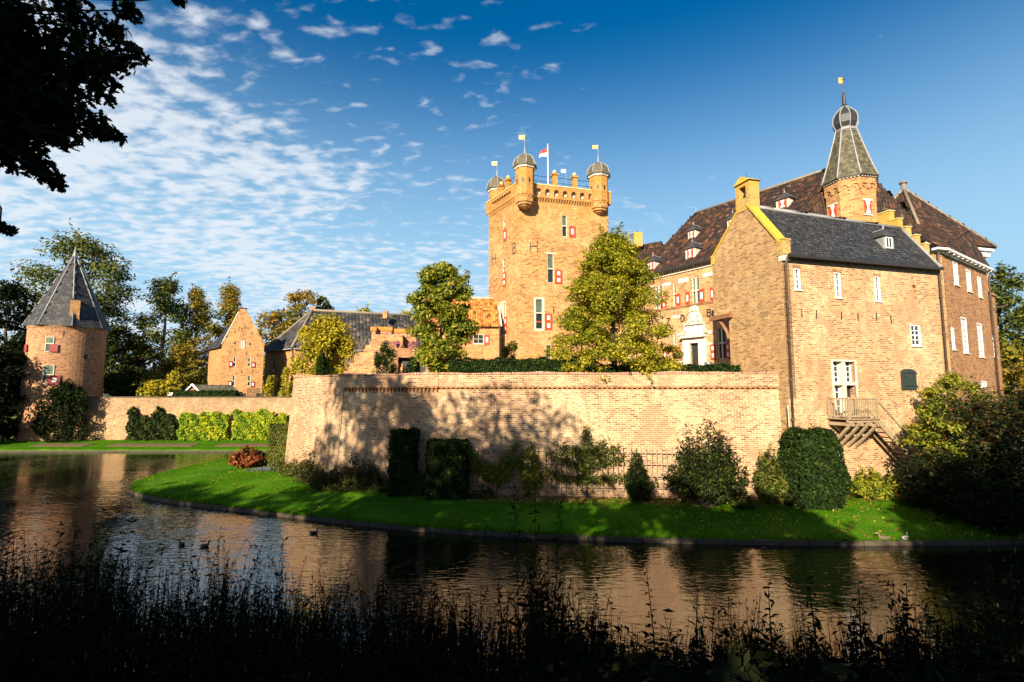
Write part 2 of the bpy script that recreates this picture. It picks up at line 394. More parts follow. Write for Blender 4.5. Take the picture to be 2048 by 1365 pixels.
# ------------------------------------------------------------------ mesh builder
ZUP = Vector((0, 0, 1))
def world_loc(o):
    p = Vector((0, 0, 0))
    while o is not None:
        p += o.location
        o = o.parent
    return p
def tag(o, label=None, cat=None, group=None, kind=None):
    if label: o['label'] = label
    if cat: o['category'] = cat
    if group: o['group'] = group
    if kind: o['kind'] = kind
    return o
def thing(name, label, cat, loc, group=None):
    o = bpy.data.objects.new(name, None)
    col.objects.link(o)
    o.location = Vector(loc)
    o.empty_display_size = 0.3
    return tag(o, label, cat, group)
class MB:
    def __init__(s):
        s.v = []; s.f = []; s.m = []
    def poly(s, pts, mi=0):
        i = len(s.v)
        s.v += [Vector(p) for p in pts]
        s.f.append(tuple(range(i, i + len(pts)))); s.m.append(mi)
        return s
    def grid_faces(s, verts, faces, mi=0):
        i = len(s.v)
        s.v += [Vector(p) for p in verts]
        for f in faces:
            s.f.append(tuple(k + i for k in f)); s.m.append(mi)
        return s
    def hexa(s, a, mi=0):            # a: 4 bottom + 4 top corners
        return s.grid_faces(a, [(3, 2, 1, 0), (4, 5, 6, 7), (0, 1, 5, 4), (1, 2, 6, 5), (2, 3, 7, 6), (3, 0, 4, 7)], mi)
    def box(s, x0, y0, z0, x1, y1, z1, mi=0):
        return s.hexa([(x0, y0, z0), (x1, y0, z0), (x1, y1, z0), (x0, y1, z0), (x0, y0, z1), (x1, y0, z1), (x1, y1, z1), (x0, y1, z1)], mi)
    def bar(s, a, b_, w, h=None, mi=0, up=ZUP):
        a = Vector(a); b_ = Vector(b_); h = h or w
        d = (b_ - a).normalized()
        side = d.cross(up)
        if side.length < 1e-3: side = d.cross(Vector((1, 0, 0)))
        side.normalize()
        upv = side.cross(d).normalized()
        p, q = side * (w / 2), upv * (h / 2)
        return s.hexa([a - p - q, a + p - q, b_ + p - q, b_ - p - q, a - p + q, a + p + q, b_ + p + q, b_ - p + q], mi)
    def tube(s, pts, rad, n=6, mi=0, cap=True, flat=1.0):
        pts = [Vector(p) for p in pts]
        if not isinstance(rad, (list, tuple)): rad = [rad] * len(pts)
        i0 = len(s.v)
        ref = None
        for k, p in enumerate(pts):
            d = (pts[min(k + 1, len(pts) - 1)] - pts[max(k - 1, 0)]).normalized()
            if ref is None:
                ref = d.cross(ZUP)
                if ref.length < 1e-2: ref = d.cross(Vector((1, 0, 0)))
            ref = (ref - d * ref.dot(d)).normalized()
            bi = d.cross(ref)
            for j in range(n):
                t = 2 * math.pi * j / n
                s.v.append(p + ref * (math.cos(t) * rad[k]) + bi * (math.sin(t) * rad[k] * flat))
        for k in range(len(pts) - 1):
            for j in range(n):
                a = i0 + k * n + j; b_ = i0 + k * n + (j + 1) % n
                s.f.append((a, b_, b_ + n, a + n)); s.m.append(mi if isinstance(mi, int) else mi[k])
        if cap:
            s.f.append(tuple(i0 + j for j in reversed(range(n)))); s.m.append(mi if isinstance(mi, int) else mi[0])
            e = i0 + (len(pts) - 1) * n
            s.f.append(tuple(e + j for j in range(n))); s.m.append(mi if isinstance(mi, int) else mi[-1])
        return s
    def lathe(s, c, prof, n=8, rot=0.0, mi=0, cap=True):
        i0 = len(s.v)
        for r, z in prof:
            for j in range(n):
                t = rot + 2 * math.pi * j / n
                s.v.append(Vector((c[0] + r * math.cos(t), c[1] + r * math.sin(t), z)))
        for k in range(len(prof) - 1):
            for j in range(n):
                a = i0 + k * n + j; b_ = i0 + k * n + (j + 1) % n
                s.f.append((a, b_, b_ + n, a + n)); s.m.append(mi)
        if cap:
            s.f.append(tuple(i0 + j for j in reversed(range(n)))); s.m.append(mi)
            e = i0 + (len(prof) - 1) * n
            s.f.append(tuple(e + j for j in range(n))); s.m.append(mi)
        return s
    def prism(s, pts, off, mi=0):     # polygon extruded by a vector
        pts = [Vector(p) for p in pts]; off = Vector(off); k = len(pts)
        return s.grid_faces(pts + [p + off for p in pts],
                            [tuple(range(k))] + [tuple(k + i for i in reversed(range(k)))] + [(i, k + i, k + (i + 1) % k, (i + 1) % k) for i in range(k)], mi)
    def build(s, name, mat, parent=None, smooth=False, kind=None, fix=True):
        me = bpy.data.meshes.new(name)
        off = world_loc(parent) if parent is not None else Vector((0, 0, 0))
        me.from_pydata([tuple(p - off) for p in s.v], [], s.f)
        mats = mat if isinstance(mat, (list, tuple)) else [mat]
        for k in mats: me.materials.append(MATS[k])
        if len(mats) > 1: me.polygons.foreach_set('material_index', s.m)
        if fix:
            bm = bmesh.new(); bm.from_mesh(me)
            bmesh.ops.recalc_face_normals(bm, faces=bm.faces)
            bm.to_mesh(me); bm.free()
        uvl = me.uv_layers.new(name='uv')
        for p in me.polygons:
            nn = p.normal
            if abs(nn.z) > 0.92:
                t, bt = Vector((1, 0, 0)), Vector((0, 1, 0))
            else:
                t = ZUP.cross(nn).normalized(); bt = nn.cross(t)
            for li in p.loop_indices:
                q = me.vertices[me.loops[li].vertex_index].co + off
                uvl.data[li].uv = (q.dot(t), q.dot(bt))
        if smooth: me.polygons.foreach_set('use_smooth', [True] * len(me.polygons))
        o = bpy.data.objects.new(name, me)
        col.objects.link(o)
        if parent is not None: o.parent = parent
        if kind: o['kind'] = kind
        return o
def mesh_copy(o, loc, parent, rotz=0.0):
    c = o.copy(); col.objects.link(c)
    c.parent = parent
    c.location = Vector(loc) - (world_loc(parent) if parent is not None else Vector((0, 0, 0)))
    c.rotation_euler = (0, 0, rotz)
    return c
def local_part(mb, name, mat, parent, loc, rotz=0.0, smooth=False):      # mesh data about its own origin, so copies can share it
    o = mb.build(name, mat, None, smooth)
    o.parent = parent
    o.location = Vector(loc) - (world_loc(parent) if parent is not None else Vector((0, 0, 0)))
    o.rotation_euler = (0, 0, rotz)
    return o

class Fr:      # a vertical wall plane: u along it from P0 (left, seen from outside), w outwards, z up
    def __init__(s, P0, P1):
        s.P0 = Vector((P0[0], P0[1], 0)); s.P1 = Vector((P1[0], P1[1], 0))
        d = s.P1 - s.P0
        s.L = d.length; s.d = d.normalized(); s.n = Vector((s.d.y, -s.d.x, 0))
        s.ang = math.atan2(s.d.y, s.d.x)
    def pt(s, u, w, z):
        p = s.P0 + s.d * u + s.n * w
        return Vector((p.x, p.y, z))
    def px(s, px, py, w=0.0):
        a, b_ = ray(px, py)
        r = Vector((a, 1, 0))
        t = ((s.P0 + s.n * w).dot(s.n)) / r.dot(s.n)
        q = r * t
        return (q - s.P0).dot(s.d), EYE + b_ * t
    def rect(s, x0, y0, x1, y1, w=0.0):      # pixel rectangle -> u0, z0, u1, z1 (all about its middle)
        xm, ym = (x0 + x1) / 2, (y0 + y1) / 2
        u0, u1 = s.px(x0, ym, w)[0], s.px(x1, ym, w)[0]
        return (u0, s.px(xm, y1, w)[1], u1, s.px(xm, y0, w)[1])
    def box(s, mb, u0, u1, w0, w1, z0, z1, mi=0):
        P = s.pt
        mb.hexa([P(u0, w1, z0), P(u1, w1, z0), P(u1, w0, z0), P(u0, w0, z0), P(u0, w1, z1), P(u1, w1, z1), P(u1, w0, z1), P(u0, w0, z1)], mi)
        return mb
def wall_mb(F, z0, z1, openings=(), u0=0.0, u1=None, depth=0.25, mb=None, batter=0.0, top=None):
    """brick face with real openings and reveals; top: optional extra polygon [(u,z)..] above z1"""
    mb = mb or MB()
    u1 = F.L if u1 is None else u1
    ops = [o for o in openings if o[2] > u0 and o[0] < u1]
    us = sorted({u0, u1, *[max(u0, o[0]) for o in ops], *[min(u1, o[2]) for o in ops]})
    zs = sorted({z0, z1, *[o[1] for o in ops], *[o[3] for o in ops]})
    W = lambda z: batter * max(0.0, (z1 - z) / (z1 - z0))
    for i in range(len(us) - 1):
        for k in range(len(zs) - 1):
            um, zm = (us[i] + us[i + 1]) / 2, (zs[k] + zs[k + 1]) / 2
            if any(o[0] < um < o[2] and o[1] < zm < o[3] for o in ops): continue
            mb.poly([F.pt(us[i], W(zs[k]), zs[k]), F.pt(us[i + 1], W(zs[k]), zs[k]), F.pt(us[i + 1], W(zs[k + 1]), zs[k + 1]), F.pt(us[i], W(zs[k + 1]), zs[k + 1])])
    for (a, c, b_, d) in ops:
        for q in ([(a, c), (a, d)], [(a, d), (b_, d)], [(b_, d), (b_, c)], [(b_, c), (a, c)]):
            (ua, za), (ub, zb) = q
            mb.poly([F.pt(ua, W(za), za), F.pt(ua, -depth, za), F.pt(ub, -depth, zb), F.pt(ub, W(zb), zb)])
    if top: mb.poly([F.pt(u, 0, z) for u, z in top])
    return mb
def grow(r, a, b_=None):
    b_ = a if b_ is None else b_
    return (r[0] - a, r[1] - b_, r[2] + a, r[3] + b_)
def pane(F, r, w, mat, parent, name='pane'):
    mb = MB(); F.box(mb, r[0], r[2], w - 0.02, w, r[1], r[3])
    return mb.build(name, mat, parent)
def frame_mb(F, r, t, w0, w1, mb=None):
    mb = mb or MB()
    F.box(mb, r[0], r[0] + t, w0, w1, r[1], r[3]); F.box(mb, r[2] - t, r[2], w0, w1, r[1], r[3])
    F.box(mb, r[0] + t, r[2] - t, w0, w1, r[1], r[1] + t); F.box(mb, r[0] + t, r[2] - t, w0, w1, r[3] - t, r[3])
    return mb
def lattice_window(F, root, r, split=0.52, mull=1, frame='stone', t=0.06, depth=0.18, upper='glass_green', lintel=None, surround=0.0):
    """leaded window: upper fixed light(s), stone transom, lower light(s)"""
    mb = frame_mb(F, r, t, -depth, -0.03)
    zt = r[1] + (r[3] - r[1]) * split
    F.box(mb, r[0] + t, r[2] - t, -depth, 0.02, zt - 0.05, zt + 0.05)
    us = [r[0] + t + (r[2] - r[0] - 2 * t) * i / mull for i in range(mull + 1)]
    for u in us[1:-1]:
        F.box(mb, u - 0.05, u + 0.05, -depth, 0.015, r[1] + t, zt - 0.05); F.box(mb, u - 0.05, u + 0.05, -depth, 0.015, zt + 0.05, r[3] - t)
    if surround:
        g = grow(r, surround)
        frame_mb(F, g, surround - 0.003, -0.02, 0.03, mb)
    if lintel:
        F.box(mb, r[0] - lintel, r[2] + lintel, -0.02, 0.025, r[3] + 0.004, r[3] + 0.13)
    o = mb.build('window', frame, root)
    for i in range(mull):
        for lo in (0, 1):
            q = (us[i] + 0.01, (r[1] if lo else zt) + 0.03, us[i + 1] - 0.01, (zt if lo else r[3]) - 0.03)
            pane(F, q, -depth + 0.03, 'glass' if lo else upper, o)
            lb = MB(); nx, nz = 3, max(4, int((q[3] - q[1]) / 0.22))
            for k in range(1, nx):
                uu = q[0] + (q[2] - q[0]) * k / nx
                F.box(lb, uu - 0.006, uu + 0.006, -depth + 0.034, -depth + 0.045, q[1], q[3])
            for k in range(1, nz):
                z = q[1] + (q[3] - q[1]) * k / nz
                F.box(lb, q[0], q[2], -depth + 0.048, -depth + 0.058, z - 0.006, z + 0.006)
            lb.build('lead_bars', 'iron', o)
    return o
def sash_window(F, root, r, nx=2, nz=4, t=0.07, depth=0.12, frame='white_paint', sill=True, mid=True, proud=0.0, glass='glass'):
    mb = frame_mb(F, r, t, -depth, -0.02 + proud)
    q = (r[0] + t, r[1] + t, r[2] - t, r[3] - t)
    for k in range(1, nx):
        u = q[0] + (q[2] - q[0]) * k / nx
        F.box(mb, u - 0.018, u + 0.018, -depth + 0.012, -depth + 0.05, q[1], q[3])
    for k in range(1, nz):
        z = q[1] + (q[3] - q[1]) * k / nz
        tt = 0.035 if mid and k == nz // 2 else 0.018
        F.box(mb, q[0], q[2], -depth + 0.015, -depth + 0.054, z - tt, z + tt)
    o = mb.build('window', frame, root)
    pane(F, q, -depth + 0.004, glass, o)
    if sill:
        sb = MB(); F.box(sb, r[0] - 0.05, r[2] + 0.05, -0.02, 0.07, r[1] - 0.07, r[1] - 0.004)
        sb.build('sill', 'stone', o)
    return o
def shutter(F, root, r, panels=1, mat='red_paint', side=None, w0=0.025):
    mb = MB(); F.box(mb, r[0], r[2], w0, w0 + 0.05, r[1], r[3])
    o = mb.build('shutter', mat, root)
    du, dz = (r[2] - r[0]), (r[3] - r[1])
    for k in range(panels):
        zc = r[1] + dz * (k + 0.5) / panels
        hh = dz * (0.24 if panels == 1 else 0.14)
        pb = MB(); F.box(pb, r[0] + du * 0.30, r[2] - du * 0.30, w0 + 0.052, w0 + 0.062, zc - hh, zc + hh)
        pb.build('panel', 'white_paint', o)
    hb = MB()
    for k in (0.12, 0.88):
        z = r[1] + dz * k
        F.box(hb, r[0] + du * 0.02, r[2] - du * 0.25, w0 + 0.052, w0 + 0.064, z - 0.015, z + 0.015)
    hb.build('hinge', 'iron', o)
    return o
LET = {'H': [[(0, 0), (0, 1)], [(1, 0), (1, 1)], [(0, .55), (1, .55)]],
       'B': [[(0, 0), (0, 1), (.7, 1), (.95, .88), (.95, .68), (.7, .55), (0, .55)], [(.7, .55), (1, .4), (1, .14), (.75, 0), (0, 0)]],
       'Z': [[(0, 1), (1, 1), (0, 0), (1, 0)]],
       'D': [[(0, 0), (0, 1), (.6, 1), (1, .75), (1, .25), (.6, 0), (0, 0)]]}
def iron_letter(F, root, ch, r):
    mb = MB()
    for pl in LET[ch]:
        for a, b_ in zip(pl[:-1], pl[1:]):
            A = F.pt(r[0] + a[0] * (r[2] - r[0]), 0.04, r[1] + a[1] * (r[3] - r[1]))
            B = F.pt(r[0] + b_[0] * (r[2] - r[0]), 0.04, r[1] + b_[1] * (r[3] - r[1]))
            mb.bar(A, B, 0.06, 0.06)
    o = mb.build('iron_letter', 'iron', root)
    o['label'] = 'black iron wall anchor shaped as the letter ' + ch
    return o
def anchor(F, root, u, z, h=0.5, cross=False, tilt=0.0):
    mb = MB()
    mb.bar(F.pt(u - tilt, 0.03, z - h / 2), F.pt(u + tilt, 0.03, z + h / 2), 0.035, 0.035)
    if cross: mb.bar(F.pt(u - h * 0.42, 0.035, z + h * 0.12), F.pt(u + h * 0.42, 0.035, z + h * 0.08), 0.035, 0.035)
    return mb.build('wall_anchor', 'iron', root)
def drainpipe(root, pts, r=0.06):
    o = MB().tube(pts, r, 8).build('drainpipe', 'pipe', root, True)
    for k in range(1, 6):
        a, b_ = Vector(pts[-2]), Vector(pts[-1])
        p = a.lerp(b_, k / 6)
        MB().lathe(p, [(r + 0.03, p.z - 0.04), (r + 0.03, p.z + 0.04)], 8).build('pipe_clamp', 'pipe', o)
    return o

def inside(pt, poly):
    c = False; j = len(poly) - 1
    for i in range(len(poly)):
        a, b_ = poly[i], poly[j]
        if (a[1] > pt[1]) != (b_[1] > pt[1]) and pt[0] < (b_[0] - a[0]) * (pt[1] - a[1]) / (b_[1] - a[1]) + a[0]: c = not c
        j = i
    return c
def tiles(poly3, mat, root, tw=0.24, th=0.3, kind='pan', name='roof_tiles', slab='iron', slabname='roof'):
    """a roof plane: slab polygon plus overlapping tiles laid over it in courses (joined: each is only a few pixels)"""
    P = [Vector(p) for p in poly3]
    if len(P) == 4:
        n4 = (P[1] - P[0]).cross(P[3] - P[0]).normalized()
        if abs((P[2] - P[0]).dot(n4)) > .03:          # twisted roof plane: lay it as two triangles
            tiles([P[0], P[1], P[2]], mat, root, tw, th, kind, name, slab, slabname)
            return tiles([P[0], P[2], P[3]], mat, root, tw, th, kind, name, slab, slabname)
    nrm = (P[1] - P[0]).cross(P[2] - P[0])
    for i in range(len(P)):
        c = (P[(i + 1) % len(P)] - P[i]).cross(P[(i + 2) % len(P)] - P[i])
        if c.length > nrm.length: nrm = c
    nrm.normalize()
    if nrm.z < 0: nrm = -nrm
    e = ZUP.cross(nrm).normalized(); s = nrm.cross(e)          # e along the eave, s up the slope
    O = P[0]
    q = [((p - O).dot(e), (p - O).dot(s)) for p in P]
    sb = MB(); sb.prism(P, -nrm * 0.10)
    so = sb.build(slabname, slab, root)
    umin, umax = min(a for a, _ in q), max(a for a, _ in q)
    vmin, vmax = min(b_ for _, b_ in q), max(b_ for _, b_ in q)
    V = []; Fc = []
    rr = random.Random(len(V) + int(umax * 100))
    row = 0; v = vmin
    while v < vmax - .04:
        u = umin - (tw * 0.5 if (row % 2 and kind != 'pan') else 0)
        while u < umax:
            if inside((u + tw * 0.5, v + th * 0.5), q) or inside((u + tw * 0.5, v + th * 0.15), q):
                j = rr.uniform(-0.006, 0.006); jv = rr.uniform(-0.02, 0.02) * th
                i0 = len(V)
                if kind == 'pan':
                    prof = [(0.02, 0.0), (0.3, 0.055), (0.62, 0.06), (0.98, 0.004)]
                else:
                    prof = [(0.03, 0.012), (0.97, 0.012)]
                for (du, h) in prof: V.append(O + e * (u + du * tw) + s * (v + jv) + nrm * (h + 0.028 + j))
                for (du, h) in prof: V.append(O + e * (u + du * tw) + s * min(v + th * 1.15, vmax) + nrm * (h + 0.004))
                for (du, h) in prof: V.append(O + e * (u + du * tw) + s * (v + jv) + nrm * 0.0)
                k = len(prof)
                for a in range(k - 1):
                    Fc.append((i0 + a, i0 + a + 1, i0 + k + a + 1, i0 + k + a))
                    Fc.append((i0 + 2 * k + a, i0 + 2 * k + a + 1, i0 + a + 1, i0 + a))
            u += tw
        v += th; row += 1
    mb = MB(); mb.v = V; mb.f = Fc; mb.m = [0] * len(Fc)
    o = mb.build(name, mat, so, kind='stuff', fix=False)
    return so
def ridge_line(root, a, b_, r=0.09, mat='lead', name='ridge'):
    return MB().tube([a, b_], r, 6).build(name, mat, root, True)

# ------------------------------------------------------------------ foliage builder
def np_mesh(name, verts, quads, mat, parent=None, kind=None, tri=False):
    me = bpy.data.meshes.new(name)
    k = quads.shape[1]
    me.vertices.add(len(verts)); me.vertices.foreach_set('co', verts.astype(np.float32).ravel())
    me.loops.add(quads.size); me.loops.foreach_set('vertex_index', quads.astype(np.int32).ravel())
    me.polygons.add(len(quads))
    me.polygons.foreach_set('loop_start', np.arange(0, quads.size, k, dtype=np.int32))
    me.polygons.foreach_set('loop_total', np.full(len(quads), k, dtype=np.int32))
    me.update(calc_edges=True)
    me.materials.append(MATS[mat])
    o = bpy.data.objects.new(name, me)
    col.objects.link(o)
    if parent is not None: o.parent = parent
    if kind: o['kind'] = kind
    return o
RHOMB = np.array([(-1.0, 0, 0), (0.05, -0.42, 0.10), (1.0, 0, -0.06), (0.05, 0.42, 0.10)])
OAK = np.array([(-1, 0), (-.75, -.10), (-.62, -.34), (-.42, -.20), (-.2, -.5), (.02, -.26), (.3, -.52), (.42, -.26), (.72, -.36), (.82, -.12), (1, 0),
                (.82, .14), (.70, .36), (.45, .24), (.3, .5), (.02, .28), (-.2, .48), (-.42, .2), (-.6, .33), (-.75, .10)])
OAK = np.concatenate([OAK, (0.12 * np.abs(OAK[:, 1:2]) - 0.05 * OAK[:, :1] ** 2)], axis=1)
LANCE = np.array([(-1.0, 0, 0), (-0.2, -0.17, 0.05), (1.0, 0, -0.25), (-0.2, 0.17, 0.05)])
def leaf_cloud(name, pts, size, mat, parent, rng, shape=RHOMB, up=0.6, out=None, off=None, kind=None, dirs=None, svar=0.35):
    N = len(pts)
    nrm = rng.normal(size=(N, 3)); nrm[:, 2] = np.abs(nrm[:, 2]) * 0.7 + up
    if out is not None: nrm += out * 1.0
    nrm /= np.linalg.norm(nrm, axis=1, keepdims=True)
    a = rng.normal(size=(N, 3)) if dirs is None else dirs + 0.45 * rng.normal(size=(N, 3))
    a -= nrm * np.sum(a * nrm, axis=1, keepdims=True)
    a /= np.linalg.norm(a, axis=1, keepdims=True) + 1e-9
    b_ = np.cross(nrm, a)
    sz = size * (1 + svar * rng.uniform(-1, 1, size=(N, 1)))
    k = len(shape)
    V = np.empty((N, k, 3))
    for i, (x, y, z) in enumerate(shape):
        V[:, i] = pts + (a * x + b_ * y + nrm * z) * sz
    V = V.reshape(-1, 3)
    if off is not None: V = V - np.array(off)
    elif parent is not None: V = V - np.array(world_loc(parent))
    return np_mesh(name, V, np.arange(N * k).reshape(N, k), mat, parent, kind)
def ball(rng, n, c, r, hollow=0.45):
    d = rng.normal(size=(n, 3)); d /= np.linalg.norm(d, axis=1, keepdims=True)
    t = hollow + (1 - hollow) * rng.uniform(size=(n, 1)) ** 0.6
    return np.array(c) + d * t * np.array(r), d
def limb(mb, a, b_, r0, r1, rnd, k=5, wob=0.08):
    a = Vector(a); b_ = Vector(b_); L = (b_ - a).length
    pts = []
    for i in range(k + 1):
        t = i / k
        p = a.lerp(b_, t)
        if 0 < i < k: p += Vector((rnd.uniform(-1, 1), rnd.uniform(-1, 1), rnd.uniform(-.5, .5))) * L * wob
        pts.append(p)
    mb.tube(pts, [r0 + (r1 - r0) * i / k for i in range(k + 1)], 6)
def tree(name, label, cat, base, h, crown, nclump, nleaf, leaf, mat, trunk_r=0.2, bark='bark', seed=1, clump=0.18, group=None, trunk_to=0.75, limbs=14, up=0.5, shape=RHOMB, flat=0.7, crown_lo=0.15, hollow=0.3):
    """crown: function t in 0..1 (bottom to top) -> radius; leaf clumps fill that volume unevenly"""
    rng = np.random.default_rng(seed); rnd = random.Random(seed)
    root = thing(name, label, cat, base, group)
    bx, by, bz = base
    z0, z1 = bz + h * crown_lo, bz + h
    P = []; D = []; cs = []
    for i in range(nclump):
        t = (i + rnd.random()) / nclump
        rr = crown(t)
        ang = rnd.uniform(0, 2 * math.pi); rad = rr * math.sqrt(rnd.uniform(0.12, 1.0)) * rnd.uniform(0.85, 1.08)
        c = (bx + math.cos(ang) * rad, by + math.sin(ang) * rad, z0 + (z1 - z0) * t * 0.97)
        cr = clump * rnd.uniform(0.65, 1.35)
        p, d = ball(rng, max(6, int(nleaf / nclump * (cr / clump) ** 2)), c, (cr * 1.15, cr * 1.15, cr * flat), hollow)
        P.append(p); D.append(d); cs.append(c)
    P = np.concatenate(P); D = np.concatenate(D)
    tb = MB()
    top = (bx + rnd.uniform(-.02, .02) * h, by, bz + h * trunk_to)
    limb(tb, (bx, by, bz - 0.2), top, trunk_r, trunk_r * 0.25, rnd, 7, 0.012)
    for i in range(int(len(cs) * .6)):           # loose leafy twigs breaking the outline
        c = Vector(cs[rnd.randrange(len(cs))]); o_ = Vector((c.x - bx, c.y - by, (c.z - (z0 + z1) / 2) * .35)); o_.normalize()
        ln = clump * rnd.uniform(.9, 1.9); e_ = c + (o_ + Vector((rnd.uniform(-.4, .4), rnd.uniform(-.4, .4), rnd.uniform(-.25, .45)))).normalized() * ln
        tb_pts = (c, e_)
        k_ = max(5, int(nleaf / nclump * .16)); t_ = rng.uniform(size=(k_, 1))
        P = np.concatenate([P, np.array(c) + (np.array(e_) - np.array(c)) * t_ + rng.normal(size=(k_, 3)) * leaf * .55])
        D = np.concatenate([D, np.tile(np.array(o_), (k_, 1))])
        tb.tube([c, e_], [leaf * .09, leaf * .02], 4, cap=False)
    rnd.shuffle(cs)
    for c in cs[:limbs]:
        tz = max(bz + h * crown_lo * 0.7, c[2] - 0.35 * math.hypot(c[0] - bx, c[1] - by) - 0.2)
        tz = min(tz, bz + h * trunk_to * 0.96)
        f = (tz - bz) / (h * trunk_to)
        limb(tb, (bx + (top[0] - bx) * f, by, tz), c, trunk_r * (0.5 - 0.32 * f), 0.012, rnd, 4, 0.05)
    tb.build('trunk', bark, root, True)
    leaf_cloud('crown', P, leaf, mat, root, rng, shape, up, D)
    return root
def bush(name, label, cat, base, w, h, nleaf, leaf, mat, seed=1, depth=None, nclump=26, stems=5, group=None, up=0.4, shape=RHOMB, low=0.05, taper=0.6):
    rng = np.random.default_rng(seed); rnd = random.Random(seed)
    root = thing(name, label, cat, base, group)
    d_ = depth or w
    P = []; D = []
    tb = MB()
    for i in range(nclump):
        t = rnd.random() ** 0.85
        rr = math.sqrt(max(0.02, 1 - max(0, (t - 0.25) / 0.78) ** 2)) if taper < 0.9 else 1 - t * 0.85
        rad = math.sqrt(rnd.random()) * rr; ang = rnd.uniform(0, 2 * math.pi)
        c = (base[0] + math.cos(ang) * rad * w * 0.42, base[1] + math.sin(ang) * rad * d_ * 0.42, base[2] + h * (low + (0.95 - low) * t))
        cr = rnd.uniform(0.10, 0.2)
        p, d = ball(rng, nleaf // nclump, c, (w * cr, d_ * cr, h * cr * 0.9), 0.2)
        p[:, 2] = np.maximum(p[:, 2], base[2] + 0.02)
        P.append(p); D.append(d)
        if i < stems * 3: limb(tb, (base[0] + rnd.uniform(-.1, .1) * w, base[1] + rnd.uniform(-.1, .1) * d_, base[2] - 0.05), c, 0.03, 0.006, rnd, 3, 0.06)
    tb.build('stems', 'bark', root, True)
    leaf_cloud('foliage', np.concatenate(P), leaf, mat, root, rng, shape, up, np.concatenate(D))
    return root
def shoot_bush(name, label, cat, base, w, h, nleaf, leaf, mat, seed=1, depth=None, nshoot=40, group=None, shape=RHOMB, spread=.9, twig='bark'):
    """ragged shrub: shoots fan out from the base and branch, leaves sit along them"""
    rng = np.random.default_rng(seed); rnd = random.Random(seed)
    root = thing(name, label, cat, base, group)
    d_ = depth or w; b0 = Vector(base); tb = MB(); P = []
    per = max(6, nleaf // nshoot)
    for i in range(nshoot):
        ang = rnd.uniform(0, 2 * math.pi); rad = math.sqrt(rnd.random())
        hh = h * (1.06 - .62 * rad ** 1.6) * rnd.uniform(.62, 1.06)
        if rnd.random() < .10: hh *= 1.14
        s0 = b0 + Vector((rnd.uniform(-.12, .12) * w, rnd.uniform(-.12, .12) * d_, -.03))
        e_ = b0 + Vector((math.cos(ang) * rad * w * .5 * spread, math.sin(ang) * rad * d_ * .5 * spread, hh))
        m_ = s0.lerp(e_, .5) + Vector((math.cos(ang) * w * .07, math.sin(ang) * d_ * .07, h * .03))
        tb.tube([s0, m_, e_], [.018, .011, .003], 4, cap=False)
        t = .18 + .84 * rng.uniform(size=(per, 1)) ** .8
        S, M, E = (np.array(v) for v in (s0, m_, e_))
        c = (1 - t) ** 2 * S + 2 * t * (1 - t) * (2 * M - .5 * S - .5 * E) + t ** 2 * E
        c += rng.normal(size=(per, 3)) * np.array([w * .055, d_ * .055, h * .035]) * (1.25 - .75 * t)
        P.append(c)
    P = np.concatenate(P); P[:, 2] = np.maximum(P[:, 2], base[2] + .02)
    tb.build('stems', twig, root, True)
    D = P - np.array(base) - np.array([0, 0, h * .3]); D /= np.linalg.norm(D, axis=1, keepdims=True) + 1e-6
    leaf_cloud('foliage', P, leaf, mat, root, rng, shape, .3, D * .6, svar=.5)
    return root
